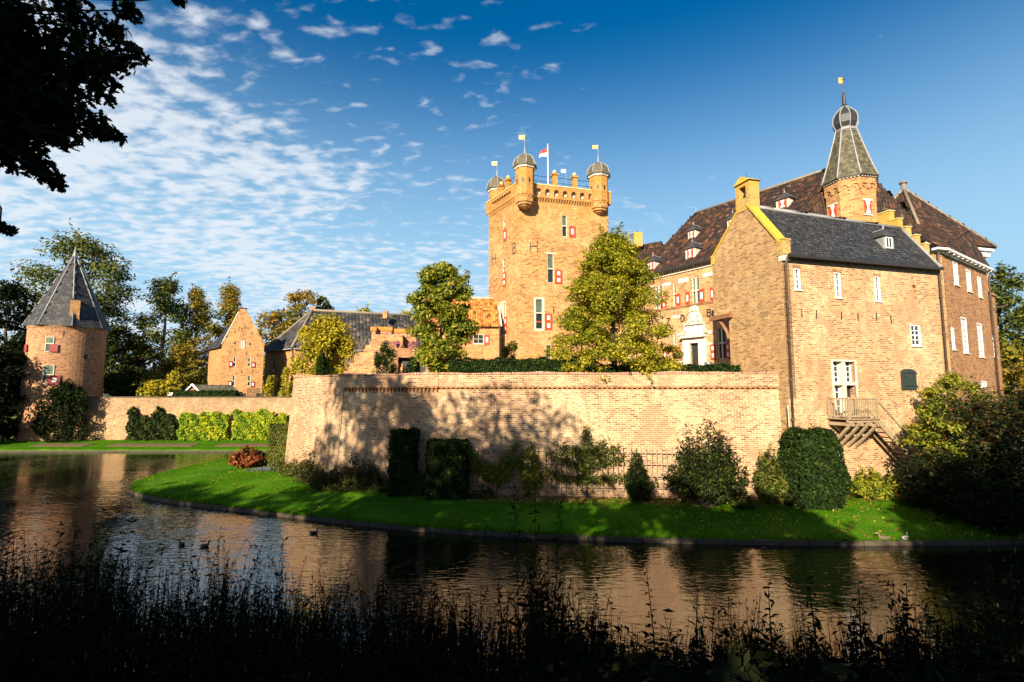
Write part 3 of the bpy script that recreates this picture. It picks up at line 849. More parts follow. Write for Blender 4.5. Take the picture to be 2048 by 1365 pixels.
def hedge_block(name, label, cat, F, u0, u1, w0, w1, z0, z1, n, leaf, mat, seed=1, rounding=0.0):
    """clipped hedge: a dark woody core closely covered in small leaves"""
    rng = np.random.default_rng(seed)
    base = F.pt((u0 + u1) / 2, (w0 + w1) / 2, z0)
    root = thing(name, label, cat, base)
    mb = MB(); e = 0.07
    e2 = e + rounding * .45
    F.box(mb, u0 + e2, u1 - e2, w0 + e2, w1 - e2, z0 - 0.1, z1 - e - rounding * .25)
    mb.build('branch_core', 'leaf_shade', root)
    A = np.array([(u1 - u0) * (z1 - z0), (u1 - u0) * (z1 - z0), (w1 - w0) * (z1 - z0), (w1 - w0) * (z1 - z0), (u1 - u0) * (w1 - w0)])
    f = rng.choice(5, size=n, p=A / A.sum())
    a, b_ = rng.uniform(size=n), rng.uniform(size=n)
    u = np.where(f < 2, u0 + a * (u1 - u0), np.where(f == 2, u0, np.where(f == 3, u1, u0 + a * (u1 - u0))))
    w = np.where(f == 0, w1, np.where(f == 1, w0, w0 + (w1 - w0) * np.where(f == 4, b_, a)))
    z = np.where(f == 4, z1, z0 + b_ * (z1 - z0))
    jit = rng.normal(size=(n, 3)) * np.where(rng.uniform(size=(n, 1)) < .12, 0.085, 0.035)
    P = np.array(F.P0)[None] + np.array(F.d)[None] * u[:, None] + np.array(F.n)[None] * w[:, None]
    P[:, 2] = z
    P += jit
    N = np.array([F.n, -F.n, -F.d, F.d, ZUP])[f]
    if rounding:
        cu, cw = (u0 + u1) / 2, (w0 + w1) / 2
        C0 = np.array(F.P0)[None] + np.array(F.d)[None] * cu + np.array(F.n)[None] * cw
        fz = np.clip((P[:, 2] - z0) / (z1 - z0), 0, 1)
        k_ = 1 - rounding * np.clip((fz - .55) / .45, 0, 1) ** 2 * .55 - rounding * np.clip((.3 - fz) / .3, 0, 1) * .25
        P[:, 0] = C0[0, 0] + (P[:, 0] - C0[0, 0]) * k_; P[:, 1] = C0[0, 1] + (P[:, 1] - C0[0, 1]) * k_
        P[:, 2] += rng.normal(size=n) * .07 * (fz > .9)
    bul = (.055 + .09 * rounding) * np.sin(P[:, 0] * 3.1 + seed) * np.sin(P[:, 2] * 2.7 + seed * 2) + .04 * np.sin(P[:, 0] * 7.3 + P[:, 2] * 5.1)
    P = P + N * (bul[:, None] + .01)
    keep_ = rng.uniform(size=n) > .25 * (np.sin(P[:, 0] * 2.3 + seed * 3) * np.sin(P[:, 2] * 3.7) > .55)
    P, N = P[keep_], N[keep_]
    leaf_cloud('foliage', P, leaf, mat, root, rng, RHOMB, 0.2, np.array(N) * 1.2)
    return root

# ================================================================== SETTING
def sheet(name, pts, mat, kind='structure'):
    return MB().poly(pts).build(name, mat, None, kind=kind)
sheet('moat_water', [(-160, 6, 0), (90, 6, 0), (90, 58, 0), (-160, 58, 0)], 'water')
GB = 4.6        # level of the outer bailey
sheet('ground', [(-4000, 55.3, GB), (-40, 55.3, GB), (-14, 58, GB), (60, 58, GB), (4000, 30, GB), (4000, 6000, GB), (-4000, 6000, GB)], 'far_grass')
# near bank, sloping down to the moat
rngb = np.random.default_rng(5)
def bank_z(x, y):
    e = 0.25 * math.sin(x * 0.55) + 0.18 * math.sin(x * 1.3 + 1)
    y = y - e
    if y < 2.5: z = 4.35 + 0.03 * (2.5 - y) * 0.2
    else: z = 4.35 - (y - 2.5) * 0.535
    return z + 0.07 * math.sin(x * 2.1 + y * 1.7)
mb = MB()
xs = [-160, -110, -70, -45, -32] + [-25 + i for i in range(51)] + [32, 45, 70, 110, 160]
ys = [-90, -40, -15, -6, -2, 0] + [1 + 0.6 * i for i in range(21)]
V = [(x, y, bank_z(x, y)) for y in ys for x in xs]
k = len(xs)
mb.grid_faces(V, [(j * k + i, j * k + i + 1, (j + 1) * k + i + 1, (j + 1) * k + i) for j in range(len(ys) - 1) for i in range(k - 1)])
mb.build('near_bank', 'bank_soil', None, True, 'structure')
# lawn peninsula: from its kerb up to the foot of the walls
OUT = [(-17, 52), (-21.5, 47), (-23.3, 43.5), (-24.1, 39), (-24.2, 35.5), (-23.6, 32.4), (-22.4, 30.2), (-20.6, 28.6), (-17.5, 26.9), (-13.4, 25.3), (-9.5, 23.8), (-5.9, 22.5), (-2.4, 21.55), (1.5, 20.85), (5.3, 20.35), (10.85, 20.0), (16.5, 20.0), (22, 20.3), (28, 21.0), (36, 23), (60, 30)]
INN = [(-14, 52), (-14, 47), (-14, 43), (-14, 40), (-14, 37.5), (-14, 35.8), (-14, 35), (-13.8, 34.2), (-12, 32.6), (-10.5, 31), (-8.5, 29.6), (-6.5, 28.6), (-3.7, 27.2), (1.5, 26.9), (5.3, 26.6), (9.5, 26.2), (16.5, 26.4), (21, 27.8), (26, 29.5), (33, 33.5), (55, 45)]
def lawn_pt(i, t):
    a, b_ = OUT[i], INN[i]
    return (a[0] + (b_[0] - a[0]) * t, a[1] + (b_[1] - a[1]) * t, 0.16 + 0.43 * min(1, t * 1.6) ** 0.8 + 0.03 * math.sin(a[0] * 0.8 + t * 5))
mb = MB(); NT = 8
V = [lawn_pt(i, j / NT) for i in range(len(OUT)) for j in range(NT + 1)]
mb.grid_faces(V, [(i * (NT + 1) + j, (i + 1) * (NT + 1) + j, (i + 1) * (NT + 1) + j + 1, i * (NT + 1) + j + 1) for i in range(len(OUT) - 1) for j in range(NT)])
mb.build('lawn', 'lawn', None, True, 'structure')
# kerb of stone slabs round the lawn
kerb = thing('kerb', 'weathered stone kerb round the lawn at the water edge', 'kerb', (0, 20, 0))
del kerb['category'], kerb['label']
kerb['kind'] = 'structure'
def walk(pts, step):
    res = []; carry = 0.0
    for a, b_ in zip(pts[:-1], pts[1:]):
        a = Vector((*a, 0)); b_ = Vector((*b_, 0)); L = (b_ - a).length; d = (b_ - a) / L
        t = carry
        while t < L:
            res.append((a + d * t, d)); t += step
        carry = t - L
    return res
smooth_out = []
for i in range(len(OUT) - 1):
    p0, p1, p2, p3 = [Vector((*OUT[min(max(i + q, 0), len(OUT) - 1)], 0)) for q in (-1, 0, 1, 2)]
    for s in range(6):
        t = s / 6
        q = 0.5 * ((2 * p1) + (-p0 + p2) * t + (2 * p0 - 5 * p1 + 4 * p2 - p3) * t * t + (-p0 + 3 * p1 - 3 * p2 + p3) * t ** 3)
        smooth_out.append((q.x, q.y))
rk = random.Random(3)
kst = None
for p, d in walk(smooth_out, 1.05):
    if p.x > 34: break
    if kst is None:
        kb = MB(); kb.hexa([(-.51, -.14, -.45), (.51, -.14, -.45), (.51, .16, -.45), (-.51, .16, -.45), (-.51, -.12, .165), (.51, -.12, .165), (.51, .16, .17), (-.51, .16, .17)])
        kst = local_part(kb, 'kerb_slab', 'kerb_stone', kerb, (p.x, p.y, 0), math.atan2(d.y, d.x))
    else:
        o = mesh_copy(kst, (p.x, p.y, rk.uniform(-.02, .015)), kerb, math.atan2(d.y, d.x) + rk.uniform(-.015, .015))
# grass blades on the lawn
rng = np.random.default_rng(11)
def grass(name, n, sampler, hgt, mat='grass_blade', label='short green lawn grass', seed=1):
    rg = np.random.default_rng(seed)
    B = sampler(rg, n)
    ang = rg.uniform(0, 2 * np.pi, n); hh = hgt * rg.uniform(0.5, 1.5, n); ww = 0.010 + 0.008 * rg.uniform(size=n)
    lean = rg.normal(size=(n, 2)) * 0.5
    V = np.empty((n, 3, 3))
    V[:, 0] = B + np.stack([np.cos(ang) * ww, np.sin(ang) * ww, np.zeros(n)], 1)
    V[:, 1] = B - np.stack([np.cos(ang) * ww, np.sin(ang) * ww, np.zeros(n)], 1)
    V[:, 2] = B + np.stack([lean[:, 0] * hh, lean[:, 1] * hh, hh], 1)
    o = np_mesh(name, V.reshape(-1, 3), np.arange(3 * n).reshape(n, 3), mat, None, 'stuff')
    o['label'] = label; o['category'] = 'grass'
    return o
def lawn_sampler(rg, n):
    L = np.array([math.dist(OUT[i], OUT[i + 1]) * (0.5 * (math.dist(OUT[i], INN[i]) + math.dist(OUT[i + 1], INN[i + 1]))) for i in range(2, 18)])
    i = rg.choice(np.arange(2, 18), size=n, p=L / L.sum())
    s, t = rg.uniform(size=n), rg.uniform(size=n) ** 1.2
    O_, I_ = np.array(OUT), np.array(INN)
    a = O_[i] + (O_[i + 1] - O_[i]) * s[:, None]; b_ = I_[i] + (I_[i + 1] - I_[i]) * s[:, None]
    p = a + (b_ - a) * t[:, None]
    return np.concatenate([p, (0.14 + 0.43 * np.minimum(1, t * 1.6) ** 0.8)[:, None]], 1)
grass('lawn_grass', 230000, lawn_sampler, 0.055, 'grass_blade', 'short green lawn grass between the moat and the bastion wall', 2)
def edge_sampler(rg, n):
    so = np.array(smooth_out); k = rg.integers(10, len(so) - 8, n); t = rg.uniform(size=(n, 1))
    p = so[k] + (so[k + 1] - so[k]) * t
    d = so[k + 1] - so[k]; nn = np.stack([-d[:, 1], d[:, 0]], 1) / np.linalg.norm(d, axis=1, keepdims=True)
    p = p + nn * (np.abs(rg.normal(size=(n, 1))) * .22 - .06)
    return np.concatenate([p, np.full((n, 1), .14)], 1)
grass('edge_grass', 26000, edge_sampler, 0.13, 'grass_blade', 'longer ragged grass fringing the kerb of the lawn', 6)
fl = lawn_sampler(np.random.default_rng(77), 6500)
fl = fl[(fl[:, 0] > 7) | (np.random.default_rng(1).uniform(size=6500) < 0.12)]
fl[:, 2] += 0.07
o = leaf_cloud('fallen_leaves', fl, 0.065, 'fallen_leaf', None, np.random.default_rng(5), up=2.0, kind='stuff')
tag(o, 'yellow and brown fallen leaves scattered over the shaded lawn', 'fallen leaves')
# far bank by the round tower
mb = MB()
mb.poly([(-160, 48.6, 0.22), (-12, 48.6, 0.22), (-12, 56, 0.55), (-160, 56, 0.55)])
mb.poly([(-160, 48.6, 0.22), (-12, 48.6, 0.22), (-12, 48.5, -0.6), (-160, 48.5, -0.6)])
mb.build('far_bank_lawn', 'lawn', None, kind='structure')
far_kerb = MB().box(-160, 48.42, -0.5, -12, 48.62, 0.14).build('far_kerb', 'kerb_stone', None, kind='structure')
for (x0, x1, lab) in ((-48, -42.5, 'nearest the round tower'), (-40.3, -31.8, 'below the dark and middle wall shrubs'), (-29.6, -21.5, 'below the yellow wall shrub')):
    bx_ = thing('flower_bed', 'bare soil bed in the far lawn ' + lab, 'flower bed', ((x0 + x1) / 2, 51, 0.36))
    mbf = MB(); mbf.hexa([(x0, 50.3, .28), (x1, 50.3, .28), (x1, 51.9, .34), (x0, 51.9, .34), (x0 + .1, 50.4, .36), (x1 - .1, 50.4, .36), (x1 - .1, 51.8, .43), (x0 + .1, 51.8, .43)])
    mbf.build('soil', 'soil', bx_)
def farl(rg, n):
    x, y = rg.uniform(-58, -14, n), rg.uniform(48.7, 54.8, n)
    return np.stack([x, y, 0.2 + (y - 48.6) * 0.045], 1)
grass('far_lawn_grass', 60000, farl, 0.07, 'grass_blade', 'short green grass strip below the low brick wall', 3)

# ================================================================== BASTION WALL
bw = thing('bastion_wall', 'long pale brick bastion wall with toothed string course behind the lawn', 'wall', (0, 27, 0.5))
Q = [(-12.6, 56.0), (-14.86, 34.15), (-9.89, 29.66), (-3.86, 26.84), (13.45, 25.42)]
ZS, ZT = 5.98, 6.80
BF = [Fr(Q[i], Q[i + 1]) for i in range(4)]
BAT = 0.42
# battered lower walls share their base corners so the facets meet
def base_corner(i):
    p = Vector((*Q[i], 0)); nn = Vector((0, 0, 0)); c = 0
    for F in ([BF[i - 1]] if i > 0 else []) + ([BF[i]] if i < 4 else []):
        nn += F.n; c += 1
    nn.normalize()
    return p + nn * BAT
for i in range(4):
    a, b_ = base_corner(i), base_corner(i + 1)
    A, B = Vector((*Q[i], 0)), Vector((*Q[i + 1], 0))
    mb = MB(); NU, NZ = 6, 4
    ztop = ZS if i >= 2 else ZT - 0.05
    V = []
    for j in range(NZ + 1):
        f = j / NZ; z = 0.1 + (ztop - 0.1) * f
        for k in range(NU + 1):
            p = a.lerp(b_, k / NU).lerp(A.lerp(B, k / NU), f)
            V.append((p.x, p.y, z))
    mb.grid_faces(V, [(j * (NU + 1) + k, j * (NU + 1) + k + 1, (j + 1) * (NU + 1) + k + 1, (j + 1) * (NU + 1) + k) for j in range(NZ) for k in range(NU)])
    mb.build('wall_face', 'brick_pale', bw)
for i in (0, 1):                                  # thick parapet over the left facets
    F = BF[i]; mb = MB()
    F.box(mb, 0.0, F.L, -0.45, -0.004, 5.0, ZT - 0.05); mb.build('parapet', 'brick_pale', bw)
corb = None
for i in (2, 3):
    F = BF[i]
    mb = MB(); F.box(mb, 0.0, F.L + (0.05 if i == 2 else 0), -0.45, 0.20, ZS + 0.14, ZT - 0.05); mb.build('parapet', 'brick_pale', bw)
    mb = MB(); F.box(mb, 0, F.L, -0.3, 0.18, ZS + 0.075, ZS + 0.138); mb.build('string_course', 'brick_red', bw)
    nC = int(F.L / 0.253)
    for k in range(nC):
        p = F.pt((k + 0.5) * F.L / nC, 0.0, ZS - 0.08)
        if corb is None:
            cb = MB(); cb.hexa([(-.05, -.08, -.07), (.05, -.08, -.07), (.05, .1, -.07), (-.05, .1, -.07), (-.06, -.19, .15), (.06, -.19, .15), (.06, .1, .15), (-.06, .1, .15)])
            corb = local_part(cb, 'corbel', 'brick_red', bw, p, F.ang)
        else: mesh_copy(corb, p, bw, F.ang)
rk = random.Random(4)
for i in range(4):
    F = BF[i]; mb = MB(); n_ = int(F.L / 0.125)
    for k in range(n_):
        u = k * F.L / n_
        sg_ = .025 * math.sin(u * .9 + i) + .015 * math.sin(u * 2.7)
        F.box(mb, u, u + F.L / n_ - 0.012, -0.42 + rk.uniform(-.01, .01), (0.24 if i >= 2 else 0.05) + rk.uniform(-.008, .008), ZT - 0.045, ZT + 0.06 + sg_ + rk.uniform(-.012, .012))
    tag(mb.build('coping_bricks', 'brick_soldier', bw), kind='stuff')
for (px_, py_, i) in ((657, 806, 1), (885, 785, 3), (1490, 790, 3)):
    u, z = BF[i].px(px_, py_); anchor(BF[i], bw, u, z, 0.85 if px_ != 1490 else 0.45, True, 0.02)
    bw.children[-1].location += BF[i].n * 0.05
# courtyard terrace on top of the bastion
sheet('courtyard', [(-14.6, 34.3, 6.1), (-9.8, 29.85, 6.1), (-3.8, 27.05, 6.1), (13.4, 25.6, 6.1), (26, 31, 6.1), (34, 37, 6.1), (34, 64, 6.1), (-13, 64, 6.1)], 'terrace_gravel')

# ================================================================== CHAPEL WING (pale front, gable with bell-cote to the left)
A = Vector((13.80, 25.06, 0)); B = Vector((24.16, 27.98, 0))
CF = Fr(A, B); nb = -CF.n
DEP = 5.3
C_ = A + nb * DEP
CG = Fr(C_, A)
ZE = 12.75
chap = thing('chapel_wing', 'pale brick chapel wing with slate roof and bell gable on the moat side', 'building', (18, 27, 0.5))
wins = [CF.rect(1588, 537, 1601, 580), CF.rect(1669, 545, 1682, 596), CF.rect(1749, 553, 1761, 603), CF.rect(1822, 650, 1842, 692)]
slit = CF.rect(1826, 571, 1833, 600)
stonew = CF.rect(1668, 722, 1712, 833)
gs = CF.rect(1801, 738, 1830, 780)
wall_mb(CF, 0.2, ZE + 0.05, wins + [slit, stonew], depth=0.4).build('front_wall', 'brick_chapel', chap)
for r in wins[:3]: sash_window(CF, chap, r, 2, 4, 0.055, 0.13)
sash_window(CF, chap, wins[3], 2, 4, 0.075, 0.10)
pane(CF, slit, -0.32, 'glass', chap, 'slit_opening')
for r in wins[:3]:                                   # brick blind surround: two slightly proud jamb strips
    mb = MB(); CF.box(mb, r[0] - .05, r[2] + .05, -.02, .02, r[3] + .006, r[3] + .16); mb.build('flat_arch', 'brick_red', chap)
# stone cross window with the door at its foot
r = stonew
mb = MB(); t = 0.10
frame_mb(CF, grow(r, .10, .06), .10, -.10, .03, mb)
um, zm = (r[0] + r[2]) / 2, r[1] + (r[3] - r[1]) * 0.58
CF.box(mb, um - .09, um + .09, -.28, .01, r[1], r[3]); CF.box(mb, r[0], um - .09, -.28, .012, zm - .07, zm + .07); CF.box(mb, um + .09, r[2], -.28, .012, zm - .07, zm + .07)
sw = mb.build('stone_cross_window', 'stone', chap)
for q in ((r[0], zm + .07, um - .09, r[3]), (um + .09, zm + .07, r[2], r[3]), (r[0], r[1] + .15, um - .09, zm - .07)):
    wq = MB(); frame_mb(CF, q, .04, -.30, -.22, wq)
    for k in (1,): CF.box(wq, (q[0] + q[2]) / 2 - .02, (q[0] + q[2]) / 2 + .02, -.29, -.235, q[1] + .04, q[3] - .04)
    for k in range(1, 4):
        z = q[1] + (q[3] - q[1]) * k / 4; CF.box(wq, q[0] + .04, q[2] - .04, -.288, -.24, z - .018, z + .018)
    wq.build('casement', 'white_paint', sw); pane(CF, q, -.30, 'glass', sw)
pane(CF, (um + .09, r[1], r[2], zm - .07), -.34, 'door_dark', sw, 'door')
# green shutter with an arched top
mb = MB(); pts = [(gs[0], gs[1]), (gs[2], gs[1])] + [(gs[2] + (gs[0] - gs[2]) * k / 6, gs[3] - .12 + .12 * math.sin(math.pi * k / 6)) for k in range(7)]
mb.prism([CF.pt(u, .03, z) for u, z in pts], CF.n * .05)
o = mb.build('shutter', 'green_paint', chap); o['label'] = 'dark green arched wooden shutter'
for k in (.18, .8):
    hb = MB(); z = gs[1] + (gs[3] - gs[1]) * k; CF.box(hb, gs[0] + .12, gs[2] + .12, .083, .10, z - .025, z + .025); hb.build('hinge', 'iron', o)
for k in range(1, 4):
    hb = MB(); u = gs[0] + (gs[2] - gs[0]) * k / 4; CF.box(hb, u - .008, u + .008, .082, .088, gs[1], gs[3] - .12); hb.build('board_joint', 'iron', o)
for (x, y, t_) in ((1603, 627, 0), (1632, 629, .02), (1682, 632, .02), (1715, 635, 0), (1752, 634, .01), (1781, 641, 0)):
    u, z = CF.px(x, y); anchor(CF, chap, u, z, .42, False, t_)
# gable wall: wide above, its rear corner carried by a timber bracket
zc, zl = 8.75, 13.95
ul = CG.px(1460, 690)[0]
ugl = CG.px(1425, 560)[0]
ap_u = CG.px(1487, 420)[0]; ap_z = CG.px(1487, 402)[1]
zkr = CG.px(1548, 492)[1]
zlb = CG.px(1440, 632)[1]
mb = MB()
mb.prism([CG.pt(u, 0, z) for u, z in ((ul, 5.5), (CG.L, 5.5), (CG.L, zlb), (ul, zlb))], CG.n * -.45)
mb.prism([CG.pt(u, 0, z) for u, z in ((ugl, zlb), (CG.L, zlb), (CG.L, zkr), (ap_u + .32, ap_z - .35), (ap_u - .32, ap_z - .35), (ugl, CG.px(1425, 520)[1]))], CG.n * -.45)
mb.build('gable_wall', 'brick_gable', chap)
mb = MB(); mb.poly([CG.pt(CG.L, -.01, .2), CG.pt(CG.L, -.01, 5.6), CG.pt(ul, -.01, 5.6), CG.pt(ul, -.01, .2)]); mb.build('gable_foot', 'brick_gable', chap)
# coping, kneelers
mb = MB(); mb.bar(CG.pt(CG.L - .02, -.2, zkr + .06), CG.pt(ap_u + .32, -.2, ap_z - .3), .56, .12); mb.build('gable_coping', 'lichen_stone', chap)
mb = MB(); mb.bar(CG.pt(ugl + .02, -.2, CG.px(1425, 518)[1]), CG.pt(ap_u - .32, -.2, ap_z - .3), .52, .10); mb.build('gable_coping', 'lichen_stone', chap)
mb = MB(); CG.box(mb, CG.L - .26, CG.L + .14, -.46, .05, zkr - .62, zkr + .16); CG.box(mb, CG.L - .30, CG.L + .17, -.48, .07, zkr + .162, zkr + .24); mb.build('kneeler', 'brick_lichen', chap)
mb = MB(); CG.box(mb, CG.L - .2, CG.L + .12, -.44, .03, zkr - .92, zkr - .624); mb.build('kneeler_stone', 'stone', chap)
mb = MB(); CG.box(mb, ugl - .05, ugl + .22, -.46, .03, CG.px(1425, 530)[1], CG.px(1425, 512)[1]); mb.build('kneeler', 'lichen_stone', chap)
# bell-cote
r = CG.rect(1469, 361, 1505, 412)
bu0, bu1 = ap_u - .56, ap_u + .56
z0, z1 = ap_z - .6, CG.px(1487, 366)[1]
op = (ap_u - .26, z0 + .72, ap_u + .26, z1 - .22)
mb = MB()
CG.box(mb, bu0, op[0], -.62, .03, z0, z1); CG.box(mb, op[2], bu1, -.62, .03, z0, z1)
CG.box(mb, op[0], op[2], -.62, .03, z0, op[1]); CG.box(mb, op[0], op[2], -.62, .03, op[3], z1)
bc = mb.build('bell_cote', 'brick_lichen', chap)
mb = MB()
zt = CG.px(1495, 348)[1]
mb.prism([CG.pt(bu0 - .1, .12, z1 + .004), CG.pt(bu1 + .1, .12, z1 + .004), CG.pt(ap_u, .12, zt)], CG.n * -.84)
mb.build('saddle_roof', 'lichen_stone', bc)
mb = MB(); p = CG.pt(ap_u, -.28, op[1] + .1)
mb.lathe(p, [(.22, op[1] + .12), (.2, op[1] + .2), (.14, op[1] + .42), (.06, op[1] + .5)], 12); mb.build('bell', 'iron', bc, True)
mb = MB(); mb.bar(CG.pt(op[0], -.28, op[1] + .56), CG.pt(op[2], -.28, op[1] + .56), .08); mb.build('bell_yoke', 'brown_wood', bc)
mb = MB(); mb.tube([CG.pt(ap_u, -.3, zt), CG.pt(ap_u, -.3, zt + .3)], .012, 5); mb.build('rod', 'iron', bc)
# timber bracket under the overhang
mb = MB(); za = CG.px(1430, 645)[1]
mb.bar(CG.pt(ugl - .15, .06, zlb - .12), CG.pt(ul + .35, .06, zlb - .12), .34, .26); brk = mb.build('timber_bracket', 'brown_wood', chap)
mb = MB(); cpts = [CG.pt(ul - .06 - .75 * math.sin(t), .0, zlb - .25 - 1.05 * (1 - math.cos(t))) for t in [i * .26 for i in range(6)]]
cpts = [CG.pt(ul - .05 - .8 * (1 - (k / 6)) ** 1.6, .02, zlb - .25 - 1.2 * (k / 6)) for k in range(7)]
mb.tube(cpts, .10, 5); mb.build('curved_brace', 'brown_wood', brk)
# roof
zr = ap_z - .32
RW = DEP / 2
E0, E1 = CF.pt(.30, .28, ZE - .02), CF.pt(CF.L - .02, .28, ZE - .02)
rw = DEP - (DEP - ap_u)            # distance of the ridge along the gable from its rear corner
rb = DEP - ap_u                   # set-back of the ridge from the front wall
R0, R1 = CF.pt(.30, -rb, zr), CF.pt(CF.L + .02, -1.75, 15.62)
Rm = R0.lerp(R1, .5); Em = E0.lerp(E1, .5)
tiles([E0, E1, R0], 'slate', chap, .24, .2, 'flat', 'slates')
tiles([E1, R1, R0], 'slate', chap, .24, .2, 'flat', 'slates')
K0, K1 = CF.pt(.3, -DEP, zl - .3), CF.pt(CF.L, -DEP, zl - .3)
tiles([K1, K0, R0], 'slate', chap, .3, .3, 'flat', 'slates')
tiles([K1, R0, R1], 'slate', chap, .3, .3, 'flat', 'slates')
ridge_line(chap, R0 + Vector((0, 0, .08)), R1 + Vector((0, 0, .08)), .11)
ridge_line(chap, E1 + Vector((0, 0, .1)), R1 + Vector((0, 0, .1)), .09, 'lead', 'verge_lead')
mb = MB(); mb.bar(CF.pt(.1, .33, ZE - .03), CF.pt(CF.L, .33, ZE - .03), .16, .13); mb.build('gutter', 'iron', chap)
# dormer in the slate slope
def roof_pt(px_, py_, p0, p1, p2):
    nr = (p1 - p0).cross(p2 - p0)
    a, b_ = ray(px_, py_); d = Vector((a, 1, b_)); o = Vector((0, 0, EYE))
    return o + d * ((p0 - o).dot(nr) / d.dot(nr))
def dormer(root, F, foot, w, h, run, mat_roof='slate_grey', front='window', roof_h=.45, over=.12):
    """foot: point on the roof slope at the base of the front; run: how far it reaches back into the slope"""
    u = (foot - F.P0).dot(F.d); q = (foot - F.P0).dot(F.n); z = foot.z
    mb = MB(); F.box(mb, u - w / 2, u + w / 2, q - run, q, z - .05, z + h)
    d_ = mb.build('dormer', 'lead' if front == 'window' else 'stone', root)
    if front == 'window':
        sash_like = (u - w * .32, z + .08, u + w * .32, z + h - .05)
        fb = MB(); frame_mb(F, sash_like, .06, q + .004, q + .04, fb); F.box(fb, u - .02, u + .02, q + .004, q + .035, sash_like[1] + .06, sash_like[3] - .06)
        fb.build('dormer_window', 'white_paint', d_)
        pb = MB(); F.box(pb, sash_like[0] + .06, sash_like[2] - .06, q + .003, q + .015, sash_like[1] + .06, sash_like[3] - .06); pb.build('pane', 'glass', d_)
    else:
        sb = MB(); F.box(sb, u - w * .30, u + w * .30, q + .004, q + .04, z + .08, z + h - .06); s_ = sb.build('dormer_shutter', 'red_paint', d_)
        pb = MB()      # hour-glass white field
        for sgn in (1, -1):
            zc_ = z + h / 2 + .01
            pb.prism([F.pt(u - w * .17, q + .042, zc_ + sgn * h * .36), F.pt(u + w * .17, q + .042, zc_ + sgn * h * .36), F.pt(u + w * .05, q + .042, zc_), F.pt(u - w * .05, q + .042, zc_)], F.n * .01)
        pb.build('white_field', 'white_paint', d_)
    e = over
    a = [F.pt(u - w / 2 - e, q + e, z + h), F.pt(u + w / 2 + e, q + e, z + h), F.pt(u + w / 2 + e, q - run, z + h), F.pt(u - w / 2 - e, q - run, z + h)]
    t0, t1 = F.pt(u, q - w * .32, z + h + roof_h), F.pt(u, q - run - .35, z + h + roof_h)
    rbm = MB(); rbm.poly([a[0], a[1], t0]); rbm.poly([a[1], a[2], t1, t0]); rbm.poly([a[3], a[0], t0, t1]); rbm.poly([a[0], a[3], a[2], a[1]])
    rbm.build('dormer_roof', mat_roof, d_)
    MB().tube([t0, t0 + Vector((0, 0, .28))], [.05, .008], 6).build('finial', 'lead', d_)
    MB().tube([t0, t1], .04, 5).build('dormer_ridge', 'lead', d_)
    return d_
fp = roof_pt(1778, 500, E1, R1, R0)
dormer(chap, CF, fp, .78, .78, .9, 'slate_grey', 'window', .5, .12)
drainpipe(chap, [CF.pt(.06, .3, ZE - .08), CF.pt(.08, .14, ZE - .45), CF.pt(.03, .12, .6)], .055)
mb = MB().tube([CF.pt(-.25, .16, 5.2), CF.pt(-.2, .16, .6)], .025, 6); mb.build('drainpipe', 'stone', chap)

# wooden landing and stair on the chapel front
st = thing('landing_stair', 'weathered wooden balcony landing and stair below the chapel door', 'stair', CF.pt(6, .7, .6))
WO = 1.25
uL = CF.px(1668, 830)[0]
uR = CF.px(1760, 833, WO)[0]; uA = CF.px(1700, 835, WO)[0]
zf = CF.px(1720, 838, WO)[1]
ztr = zf + .98
uL2 = uA - .06
plank = None
npl = int((uR - uL2) / .14)
for k in range(npl):
    mb = MB(); u = uL2 + k * (uR - uL2) / npl; CF.box(mb, u, u + .125, .02, WO + .05, zf - .05, zf); mb.build('plank', 'oak_wood', st)
for (u, w) in ((uA, WO - .05), (uR - .06, WO - .05), (uR - .06, .12), (uA, .12)):
    mb = MB(); CF.box(mb, u - .05, u + .05, w - .05, w + .05, zf + .003, ztr + .08); mb.build('post', 'oak_wood', st)
def rail(a, b_):
    MB().bar(a, b_, .09, .06).build('hand_rail', 'oak_wood', st)
for z in (ztr, zf + .12):
    rail(CF.pt(uA + .05, WO - .05, z), CF.pt(uR - .11, WO - .05, z)); rail(CF.pt(uA, .17, z), CF.pt(uA, WO - .10, z))
for k in range(1, 13):
    u = uA + (uR - uA - .06) * k / 13
    mb = MB(); CF.box(mb, u - .022, u + .022, WO - .07, WO - .03, zf + .152, ztr - .034); mb.build('baluster', 'oak_wood', st)
for k in range(1, 7):
    w = .12 + (WO - .17) * k / 7
    mb = MB(); CF.box(mb, uA - .02, uA + .02, w - .022, w + .022, zf + .152, ztr - .034); mb.build('baluster', 'oak_wood', st)
mb = MB(); CF.box(mb, uL2, uR, WO - .16, WO - .04, zf - .19, zf - .054); mb.build('edge_beam', 'oak_wood', st)
for k in range(4):
    u = uA + .05 + (uR - uA - .2) * k / 3
    mb = MB(); CF.box(mb, u - .06, u + .06, .02, WO + .12, zf - .35, zf - .195); mb.build('joist', 'oak_wood', st)
    MB().bar(CF.pt(u, WO - .1, zf - .36), CF.pt(u, .05, zf - 1.45), .13, .12).build('brace', 'oak_wood', st)
u_end = CF.px(1866, 950, .7)[0]
zend = .75
for w in (.25, 1.1):
    MB().bar(CF.pt(uR, w, zf - .1), CF.pt(u_end, w, zend), .07, .28).build('stringer', 'oak_wood', st)
MB().bar(CF.pt(uR, 1.1, ztr - .02), CF.pt(u_end, 1.1, zend + .95), .06, .07).build('stair_rail', 'oak_wood', st)
MB().bar(CF.pt(u_end, 1.1, .5), CF.pt(u_end, 1.1, zend + 1.05), .09, .09).build('post', 'oak_wood', st)
ns = 15
for k in range(1, ns):
    f = k / ns; u = uR + (u_end - uR) * f; z = zf + (zend - zf) * f
    mb = MB(); CF.box(mb, u - .13, u + .10, .29, 1.06, z - .02, z + .025); mb.build('tread', 'oak_wood', st)

